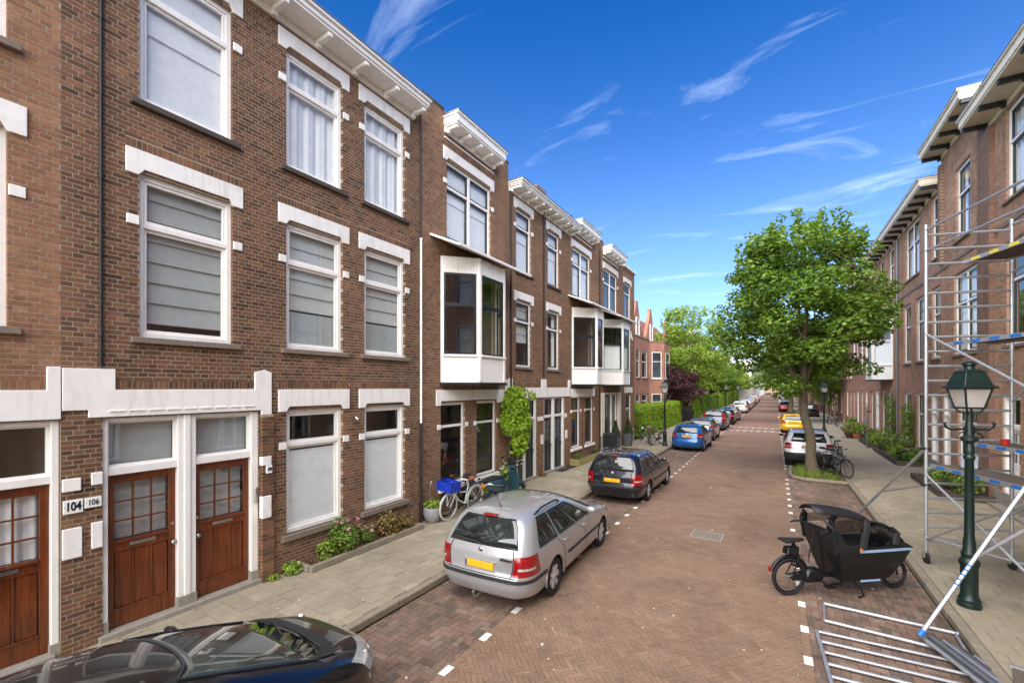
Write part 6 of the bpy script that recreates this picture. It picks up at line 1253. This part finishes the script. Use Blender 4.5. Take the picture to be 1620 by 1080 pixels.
def tree(name, label, loc, H, cr, zc_, rz_, trunk_r, nclump, nleaf, leaf, size, seed, fork=3.2, lean=(0, 0), clump_r=(.55, .95), cat='tree', group=None, trunkm='bark', shape=1.0, sprout=0):
    rg = random.Random(seed); o = thing(name, label, cat, loc, 0, group)
    tm = MB(); n = 9; pts = [(lean[0] * (i / n) ** 1.3 + .05 * sin(i * 1.3 + seed), lean[1] * (i / n) ** 1.3 + .05 * cos(i * 1.1 + seed), fork * i / n * 1.0) for i in range(n + 1)]
    tm.tube(pts, [trunk_r * (1.35 if i == 0 else 1.12 if i == 1 else 1 - .03 * i) for i in range(n + 1)], 12); top = Vector(pts[-1])
    limbs = []
    nl = 7
    for i in range(nl):
        a = 2 * pi * i / nl + rg.uniform(-.3, .3); rr = cr * rg.uniform(.45, .75) if i else cr * .1; zt = zc_ + rz_ * rg.uniform(-.1, .5) if i else zc_ + rz_ * .8
        e = Vector((top.x + rr * cos(a), top.y + rr * sin(a), zt)); s0 = Vector(pts[-1 - (i % 3)]); mid = s0.lerp(e, .45) + Vector((rg.uniform(-.2, .2), rg.uniform(-.2, .2), .25)); L_ = [s0, s0.lerp(mid, .5) + Vector((0, 0, .1)), mid, mid.lerp(e, .5), e]
        tm.tube(L_, [trunk_r * f for f in (.55, .45, .34, .22, .1)], 7); limbs += [(L_[1], .4), (L_[2], .34), (L_[3], .24), (e, .12)]
    cl = []
    for i in range(nclump):
        for _ in range(40):
            x, y, z = rg.uniform(-1, 1), rg.uniform(-1, 1), rg.uniform(-1, 1); d = sqrt(x * x + y * y + z * z)
            if d < 1 and d > .35 and (z > 0 or x * x + y * y < shape): break
        bul = 1 + .22 * mnoise.noise(Vector((x * 1.7 + seed, y * 1.7, z * 1.7)))
        c = Vector((top.x + x * cr * bul, top.y + y * cr * bul, zc_ + z * rz_ * bul)); cl.append(c)
        b_, f = min(limbs, key=lambda t_: (t_[0] - c).length); mid = b_.lerp(c, .5) + Vector((rg.uniform(-.15, .15), rg.uniform(-.15, .15), rg.uniform(-.05, .15)))
        tm.tube([b_, mid, c], [trunk_r * .13, trunk_r * .08, trunk_r * .03], 4, False)
    tm.build('trunk', trunkm, o, smooth=50)
    m = MB()
    for c in cl:
        r_ = rg.uniform(*clump_r); leaf_mesh(m, rg, c, (r_, r_, r_ * .55), int(nleaf / nclump * (r_ / ((clump_r[0] + clump_r[1]) / 2)) ** 2), size, .75, shell=.35)
    for i in range(sprout):
        a = rg.uniform(0, 2 * pi); rr = cr * sqrt(rg.random()) * .85; b_ = Vector((top.x + rr * cos(a), top.y + rr * sin(a), zc_ + rz_ * sqrt(max(0, 1 - (rr / cr) ** 2)) * .92))
        for k in range(7): leaf_mesh(m, rg, b_ + Vector((rg.uniform(-.1, .1), rg.uniform(-.1, .1), k * .13)), .12, 7, size, .6)
    m.build('crown', leaf, o, rnd=True); return o
tree('street_tree', 'round crowned street tree in the kerbside pit with bicycles', (1.28, 20.95, .08), 10.6, 3.0, 6.6, 3.25, .19, 150, 33000, 'leaf_main', .155, 3, fork=3.4, clump_r=(.42, .85), sprout=34, lean=(-.42, 0))
tree('street_tree', 'light green feathery street tree beyond the purple tree', (-7.9, 49.5, .1), 12, 3.9, 7.4, 4.2, .24, 120, 26000, 'leaf_bright', .2, 8, fork=3.4, clump_r=(.7, 1.2), sprout=16)
tree('purple_tree', 'low purple leaved tree above the garden fence', (-8.3, 44.5, .1), 5.5, 2.5, 3.6, 1.7, .15, 60, 12000, 'leaf_purple', .15, 12, fork=1.8)
tree('street_tree', 'leafy tree with slim trunk beyond the yellow car', (1.9, 49.8, .1), 9, 3.0, 6.4, 3.0, .13, 80, 14000, 'leaf_main', .2, 21, fork=3.6, clump_r=(.7, 1.1))
tree('street_tree', 'broad tree with thick trunk beside the red estate', (1.75, 69.5, .1), 10, 3.8, 6.8, 3.4, .3, 80, 13000, 'leaf_main', .24, 22, fork=3.4, clump_r=(.8, 1.3))
lab = ['bushy green tree over the left front gardens, first beyond the feathery tree', 'bright garden tree before the distant left terraces', 'pale green tree rising over the far left hedges', 'last leafy tree along the far left gardens']
for i, (x, y, r_, h_, lf) in enumerate(((-9.2, 60, 3.2, 5.6, 'leaf_bright'), (-9.4, 70, 3.0, 5.0, 'leaf_bright'), (-9, 82, 3.3, 5.2, 'leaf_main'), (-8.6, 98, 3.6, 5.4, 'leaf_bright'))): tree('garden_tree', lab[i], (x, y, .1), 8, r_, h_, 2.6, .16, 50, 8000, lf, .28, 31 + i, fork=2.2, clump_r=(.8, 1.3), group='trees over the left gardens')
for i, (x, y, r_) in enumerate(((-8.5, 118, 4.0), (-8.3, 140, 4.4), (-8.0, 170, 5.0))): tree('garden_tree', ['bright tree at the end of the left gardens', 'leafy tree before the long pale terrace', 'last tree before the white house at the far end'][i], (x, y, .1), 9, r_, 5.6, 3.4, .2, 40, 6000, 'leaf_bright', .36, 61 + i, fork=2.4, clump_r=(1., 1.6), group='trees over the left gardens')
lab = ['dense street tree far up the right kerb', 'street tree in the middle distance over the right parked cars', 'farthest street tree on the right']
for i, (x, y, r_) in enumerate(((1.9, 88, 4.0), (1.9, 108, 4.2), (1.9, 134, 4.6))): tree('street_tree', lab[i], (x, y, .1), 9, r_, 6.4, 3.4, .22, 50, 8000, 'leaf_main', .32, 41 + i, fork=3, clump_r=(1., 1.5), group='trees along the right kerb')
tree('garden_tree', 'small bright garden tree before the right terrace', (4.6, 54, .1), 6, 1.7, 3.4, 1.6, .09, 30, 5000, 'leaf_bright', .18, 51, fork=1.6)
def hedge(label, x0, x1, y0, y1, z1, n, leaf, size, seed, rnd_=.18, z0=PZ):
    rg = random.Random(seed); o = thing('hedge', label, 'hedge', ((x0 + x1) / 2, (y0 + y1) / 2, z0)); hx, hy = (x1 - x0) / 2, (y1 - y0) / 2; h_ = z1 - z0
    loft('hedge_core', 'soil', [sec(-hx + .14, hx - .14, hy - .14, hy - .14, .0), sec(-hx + .16, hx - .16, hy - .2, hy - .2, h_ - .2)], o); m = MB()
    for _ in range(n):
        f = rg.random(); a, b_ = rg.uniform(-1, 1), rg.uniform(-1, 1)
        ar = [hx * hy, hx * h_ / 2, hx * h_ / 2, hy * h_ / 2, hy * h_ / 2]; t_ = f * sum(ar)
        for k, v in enumerate(ar):
            t_ -= v
            if t_ <= 0: break
        p = [(a * hx, b_ * hy, h_), (a * hx, -hy, h_ * (b_ + 1) / 2), (a * hx, hy, h_ * (b_ + 1) / 2), (-hx, a * hy, h_ * (b_ + 1) / 2), (hx, a * hy, h_ * (b_ + 1) / 2)][k]
        p = Vector(p); e = max(0, p.z / h_ - .8) * 5; q = max(abs(p.x) / hx, abs(p.y) / hy); bul = .15 * mnoise.noise(Vector((p.x * 1.1 + seed, p.y * 1.1, p.z * 1.3)))
        if k == 0: p.z -= .22 * max(0, (q - .8) / .2) ** 2
        elif p.z > h_ * .85: p.x *= 1 - rnd_ * .4 * ((p.z / h_ - .85) / .15) ** 2 * (k > 2); p.y *= 1 - .03 * ((p.z / h_ - .85) / .15) ** 2
        leaf_mesh(m, rg, p + Vector((bul, bul, bul * 1.4)), .06, 1, size, .7)
    m.build('foliage', leaf, o, rnd=True); return o
hedge('bright green rounded hedge before the salmon brick terrace', -9.0, -7.62, 28.6, 36.6, 2.15, 15000, 'leaf_hedge', .1, 1)
hedge('clipped boxy green hedge further along, ending at the garden fence', -9.0, -7.65, 37.0, 43.6, 2.1, 11000, 'leaf_hedge', .1, 2)
for i, (a, b_, z) in enumerate(((50, 55, 2.0), (56.5, 63, 2.3), (65, 73, 2.3), (75, 90, 2.4), (92, 118, 2.5))): hedge(['low yellow green hedge under the feathery tree', 'tall square hedge beyond the feathery tree', 'tall dark hedge beside the distant lantern', 'long hedge of the far left gardens', 'last hedge at the far left end'][i], -8.8, -7.6, a, b_, z, 5000, ('leaf_hedge', 'leaf_main', 'leaf_main', 'leaf_hedge', 'leaf_main')[i], .17, 10 + i)
fn = thing('garden_fence', 'dark timber garden fence between hedge and purple tree', 'fence', (-7.7, 43.8, PZ))
for i in range(14): MB().box(-.015, .015, i * .42, i * .42 + .38, .05, 1.35).build('fence_board', 'dark_metal', fn)
for i in range(4): MB().box(-.1, -.015, i * 1.9, i * 1.9 + .09, 0, 1.5).build('fence_post', 'dark_metal', fn)
MB().box(-.1, .03, -.05, 6.0, 1.36, 1.42).build('fence_rail', 'dark_metal', fn)
MB().box(-12, -7.62, 27.65, 121, -.03, PZ - .03).build('garden_soil', 'soil', kind='structure')
def plant(label, loc, r, h_, n, leaf, size, seed, name='shrub', flower=None, nf=0, stems=5, up=.5, cat='plant', group=None):
    rg = random.Random(seed); o = thing(name, label, cat, loc, 0, group); s_ = MB(); m = MB()
    for i in range(stems):
        a = rg.uniform(0, 2 * pi); e = Vector((r * .6 * cos(a) * rg.random(), r * .6 * sin(a) * rg.random(), h_ * rg.uniform(.55, .95))); s_.tube([(0, 0, 0), e * .5 + Vector((.02, .02, 0)), e], [.012, .008, .004], 5, False); leaf_mesh(m, rg, e * .9, (r * .55, r * .55, h_ * .28), int(n / stems / 2), size, up)
    leaf_mesh(m, rg, (0, 0, h_ * .45), (r, r, h_ * .45), n // 2, size, up); s_.build('stems', 'bark', o); m.build('foliage', leaf, o, rnd=True)
    if flower:
        f = MB()
        for i in range(nf): leaf_mesh(f, rg, Vector((rg.gauss(0, r * .5), rg.gauss(0, r * .5), h_ * rg.uniform(.6, 1.05))), .035, 9, .05, .6)
        f.build('flowers', flower, o, rnd=True)
    return o
# planting bed before house 108
bed = thing('planting_bed', 'stone edged planting bed under the windows of number 108', 'planting bed', (XL, 4.95, PZ))
MB().box(.02, .36, 0, 2.85, .0, .07).build('bed_soil', 'soil', bed)
for i in range(3): MB().box(.36, .45, -.06 + i * .99, .92 + i * .99, 0, .12).build('edging_stone', 'kerbstone', bed, bevel=.012)
MB().box(.0, .36, -.09, 0, 0, .12).build('edging_stone', 'kerbstone', bed, bevel=.012)
m = MB(); rg = random.Random(5)
for i in range(260): leaf_mesh(m, rg, (rg.uniform(.04, .34), rg.uniform(.05, 2.8), .075), .02, 1, .07, 1.6)
m.build('fallen_leaves', 'leaf_dry', bed, rnd=True, kind='stuff')
plant('green shrub with pink flowers in the planting bed', (XL + .2, 5.75, PZ + .06), .32, .62, 620, 'leaf_main', .07, 1, flower='petal_pink', nf=6, stems=7)
plant('pink flowered tuft at the middle of the planting bed', (XL + .22, 6.3, PZ + .06), .2, .42, 260, 'leaf_main', .06, 2, flower='petal_pink', nf=9)
plant('small leafy clump near the start of the planting bed', (XL + .2, 5.35, PZ + .06), .17, .36, 200, 'leaf_bright', .07, 3)
plant('dry brown brush at the end of the planting bed', (XL + .2, 6.95, PZ + .06), .3, .5, 420, 'leaf_dry', .08, 4, stems=9); plant('olive dry brush beside the brown brush in the bed', (XL + .18, 7.4, PZ + .06), .26, .38, 320, 'leaf_dry', .07, 5, stems=8)
plant('bright low weed at the corner before the planting bed', (XL + .14, 4.72, PZ), .17, .2, 240, 'leaf_bright', .07, 6); plant('small weed tuft by the threshold of door 108', (XL + .1, 4.38, PZ), .12, .12, 120, 'leaf_bright', .05, 7)
# pots on the left pavement
o = thing('flower_pot', 'round grey pot with green leaves beside the blue crate', 'pot', (-7.38, 8.35, PZ)); MB().lathe([(.13, 0), (.19, .08), (.235, .22), (.225, .36), (.215, .38), (.19, .37), (.18, .33), (0, .33)], 24).build('pot', 'pot_grey', o, smooth=40); m = MB(); leaf_mesh(m, random.Random(4), (0, 0, .45), (.2, .2, .12), 220, .085, .7); m.build('leaves', 'leaf_bright', o, rnd=True)
MB().tube([(.03, -.1, .34), (.03, -.14, .9), (.05, -.1, 1.05), (.1, .02, 1.06), (.13, .1, .95)], .008, 6).build('wire_hoop', 'steel', o)
for i, (y, lab_) in enumerate(((24.9, 'cone topiary in a dark square planter nearest the hedge'), (22.6, 'cone topiary in a dark square planter by the wheelie bin'))):
    o = thing('topiary', lab_, 'topiary', (-7.25, y, PZ)); loft('planter', 'planter_dark', [sec(-.17, .17, .17, .17, 0), sec(-.22, .22, .22, .22, .75)], o); m = MB(); rg = random.Random(9 + i)
    for k in range(1100): t_ = rg.random() ** 1.5; a = rg.uniform(0, 2 * pi); rr = .25 * (1 - t_) + .015; leaf_mesh(m, rg, (rr * cos(a), rr * sin(a), .76 + t_ * .85), .02, 1, .06, .2)
    MB().lathe([(.2, .74), (.0, 1.5)], 14).build('core', 'soil', o); m.build('foliage', 'leaf_dark', o, rnd=True)
o = thing('timber_planter', 'low weathered timber planter box under the black framed windows', 'planter', (XL + .03, 17.45, PZ)); MB().box(0, .4, 0, 3.0, 0, .24).build('soil_fill', 'soil', o)
for k in range(2): MB().box(.4, .44, -.04, 3.04, .01 + k * .14, .14 + k * .14).build('plank', 'board', o); MB().box(0, .4, -.04, 0, .01 + k * .14, .14 + k * .14).build('plank', 'board', o)
plant('low green plants in the timber planter', (XL + .25, 17.9, PZ + .22), .24, .25, 200, 'leaf_main', .06, 31); plant('sparse greenery at the far end of the timber planter', (XL + .25, 19.9, PZ + .22), .22, .2, 160, 'leaf_dark', .06, 32)
plant('white flowering pot shrub on the pavement by the scooter', (XL + .35, 11.9, PZ), .34, .95, 420, 'leaf_bright', .11, 33, flower='petal_white', nf=26, stems=8); plant('low weed against the wall by the scooter', (XL + .15, 10.9, PZ), .16, .22, 150, 'leaf_bright', .07, 34); plant('small weeds at the brick pier between the black doors', (XL + .12, 14.75, PZ), .16, .16, 120, 'leaf_dry', .06, 35)
# climbing plant
o = thing('climbing_plant', 'bushy light green climber on the wall beside the white bay', 'climbing plant', (XL + .12, 12.3, PZ)); rg = random.Random(6); s_ = MB()
s_.tube([(0, 0, 0), (.03, .03, .7), (.0, -.03, 1.3), (.08, .0, 2.2)], [.035, .03, .028, .02], 7).tube([(.02, .03, .6), (.05, .15, 1.2), (.1, .3, 1.9)], .015, 5).build('stem', 'bark', o, smooth=40); m = MB()
for c, r_, n in (((.22, .0, 2.75), (.34, .55, .5), 900), ((.25, .2, 2.2), (.36, .5, .5), 800), ((.2, -.25, 2.3), (.3, .42, .5), 600), ((.22, .3, 1.7), (.3, .36, .42), 420), ((.18, .0, 3.15), (.26, .36, .25), 320), ((.2, .32, 1.35), (.2, .2, .3), 150)): leaf_mesh(m, rg, c, r_, n, .15, .35, shell=.6)
for i in range(34): leaf_mesh(m, rg, (.2 + rg.uniform(-.05, .25), rg.gauss(.05, .42), rg.uniform(1.2, 3.3)), (.1, .16, .16), 16, .15, .2)
m.build('foliage', 'leaf_hedge', o, rnd=True)
# ---------------------------------------------------------------- gardens along the right row
def bedr(label, y0, y1, x0=4.45, m_='dark_metal'):
    o = thing('planting_bed', label, 'planting bed', (x0, y0, PZ)); MB().box(.06, XR - x0 - .03, .06, y1 - y0 - .06, 0, .12).build('bed_soil', 'soil', o); MB().box(0, .06, 0, y1 - y0, 0, .2).build('edging_board', 'dark_sill', o); MB().box(.06, XR - x0 - .03, 0, .06, 0, .2).build('edging_board', 'dark_sill', o); MB().box(.06, XR - x0 - .03, y1 - y0 - .06, y1 - y0, 0, .2).build('edging_board', 'dark_sill', o)
bedr('board edged bed before the tall rose house', 18.0, 21.6, 4.3); bedr('board edged bed under the three tall windows', 24.7, 30.0); bedr('board edged bed before the white bay house', 31.0, 34.6); bedr('green bed before the terrace beyond the white bay', 37.5, 43.5)
k = 0; rg = random.Random(77)
for y0, y1 in ((18.2, 21.5), (24.8, 29.9), (31.1, 34.5), (37.6, 43.4)):
    y = y0
    while y < y1:
        lf = ('leaf_main', 'leaf_dark', 'leaf_bright', 'leaf_main')[k % 4]; fl = (None, 'petal_red', None, 'petal_white', 'petal_pink')[k % 5]; hh = rg.uniform(.45, 1.0)
        plant(['rounded', 'tall', 'spreading', 'dense', 'loose', 'upright'][k % 6] + (' flowering' if fl else ' leafy') + ' shrub in the bed ' + ('before the tall rose house' if y0 < 20 else 'under the three tall windows' if y0 < 30 else 'before the white bay house' if y0 < 35 else 'beyond the white bay'), (4.95 + rg.uniform(-.15, .15), y, PZ + .1), rg.uniform(.35, .5), hh, 420, lf, .1, 200 + k, flower=fl, nf=14, group='shrubs in the right front beds'); k += 1; y += rg.uniform(.75, 1.1)
for i, (y, h_) in enumerate(((26.95, 2.6), (30.6, 2.9))):
    o = thing('climbing_plant', ['green climber between the ground floor windows of the three window house', 'tall green climber on the wall by the white bay house'][i], 'climbing plant', (XR - .1, y, PZ)); MB().tube([(0, 0, 0), (-.03, .05, h_ * .5), (0, 0, h_ * .9)], .02, 6).build('stem', 'bark', o); m = MB()
    for j in range(5): leaf_mesh(m, random.Random(i * 9 + j), (-.15, rg.uniform(-.15, .15), h_ * (.2 + .17 * j)), (.22, .3, .35), 200, .1, .3)
    m.build('foliage', 'leaf_main', o, rnd=True)
for i, (x, y, r_, mt, lab_) in enumerate(((4.55, 36.0, .26, 'terracotta', 'terracotta pot with green plant at the end of the white bay house bed'), (4.2, 36.4, .3, 'pot_brown', 'large glazed brown pot on the right pavement'), (4.75, 36.9, .22, 'terracotta', 'small terracotta pot beside the large brown pot'))):
    o = thing('flower_pot', lab_, 'pot', (x, y, PZ)); MB().lathe([(r_ * .6, 0), (r_, .3), (r_ * 1.05, .36), (r_ * .9, .36), (r_ * .85, .3), (0, .3)], 18).build('pot', mt, o, smooth=40); m = MB(); leaf_mesh(m, random.Random(i), (0, 0, .55), (r_ * 1.3, r_ * 1.3, .3), 220, .1, .5); m.build('leaves', ('leaf_main', 'leaf_dry', 'leaf_bright')[i], o, rnd=True)
# grass in the tree pit, joints and fallen bits
m = MB(); rg = random.Random(8)
for i in range(1500):
    x, y = rg.uniform(.62, 2.1), rg.uniform(19.65, 22.1); h_ = rg.uniform(.05, .2) * (1.6 if abs(x - 1.1) < .35 else .8); a = rg.uniform(0, 2 * pi); m.cur = rg.random(); m.face([(x - .008 * cos(a), y - .008 * sin(a), .085), (x + .008 * cos(a), y + .008 * sin(a), .085), (x + rg.gauss(0, .05), y + rg.gauss(0, .05), .085 + h_)])
o = m.build('grass', 'leaf_bright', rnd=True, kind='stuff'); o['label'] = 'tufts of grass around the street tree in its pit'; o['category'] = 'grass'
m = MB(); rg = random.Random(18)
for i in range(900):
    t_ = rg.random(); y = rg.uniform(2, 26)
    x, z = (KL + abs(rg.gauss(0, .07)) + .01, .003) if t_ < .4 else (XL + abs(rg.gauss(0, .1)) + .01, PZ + .003) if t_ < .6 else (rg.uniform(KL, KR), .004) if t_ < .8 else (KR - abs(rg.gauss(0, .07)) - .01, .003)
    leaf_mesh(m, rg, (x, y, z + .004), .004, 1, .035 if t_ < .8 else .03, 3)
o = m.build('leaf_litter', 'leaf_dry', rnd=True, kind='stuff'); o['label'] = 'dry leaf litter along the kerbs and wall foot'; o['category'] = 'leaves'

m = MB(); rg = random.Random(28)
for i in range(330):
    y = rg.uniform(2.5, 24) ; x = rg.uniform(XL + .3, XR - 1.2); z = PZ + .004 if (x < KL - .15 or x > KR + .15) else .004
    if KL - .16 < x < KL + .01 or KR - .01 < x < KR + .16: continue
    leaf_mesh(m, rg, (x, y, z + .003), .003, 1, .028 if i % 4 else .05, 3)
o = m.build('petal_litter', 'petal_white', rnd=True, kind='stuff'); o['label'] = 'tiny white petals scattered over road and pavement'; o['category'] = 'petals'
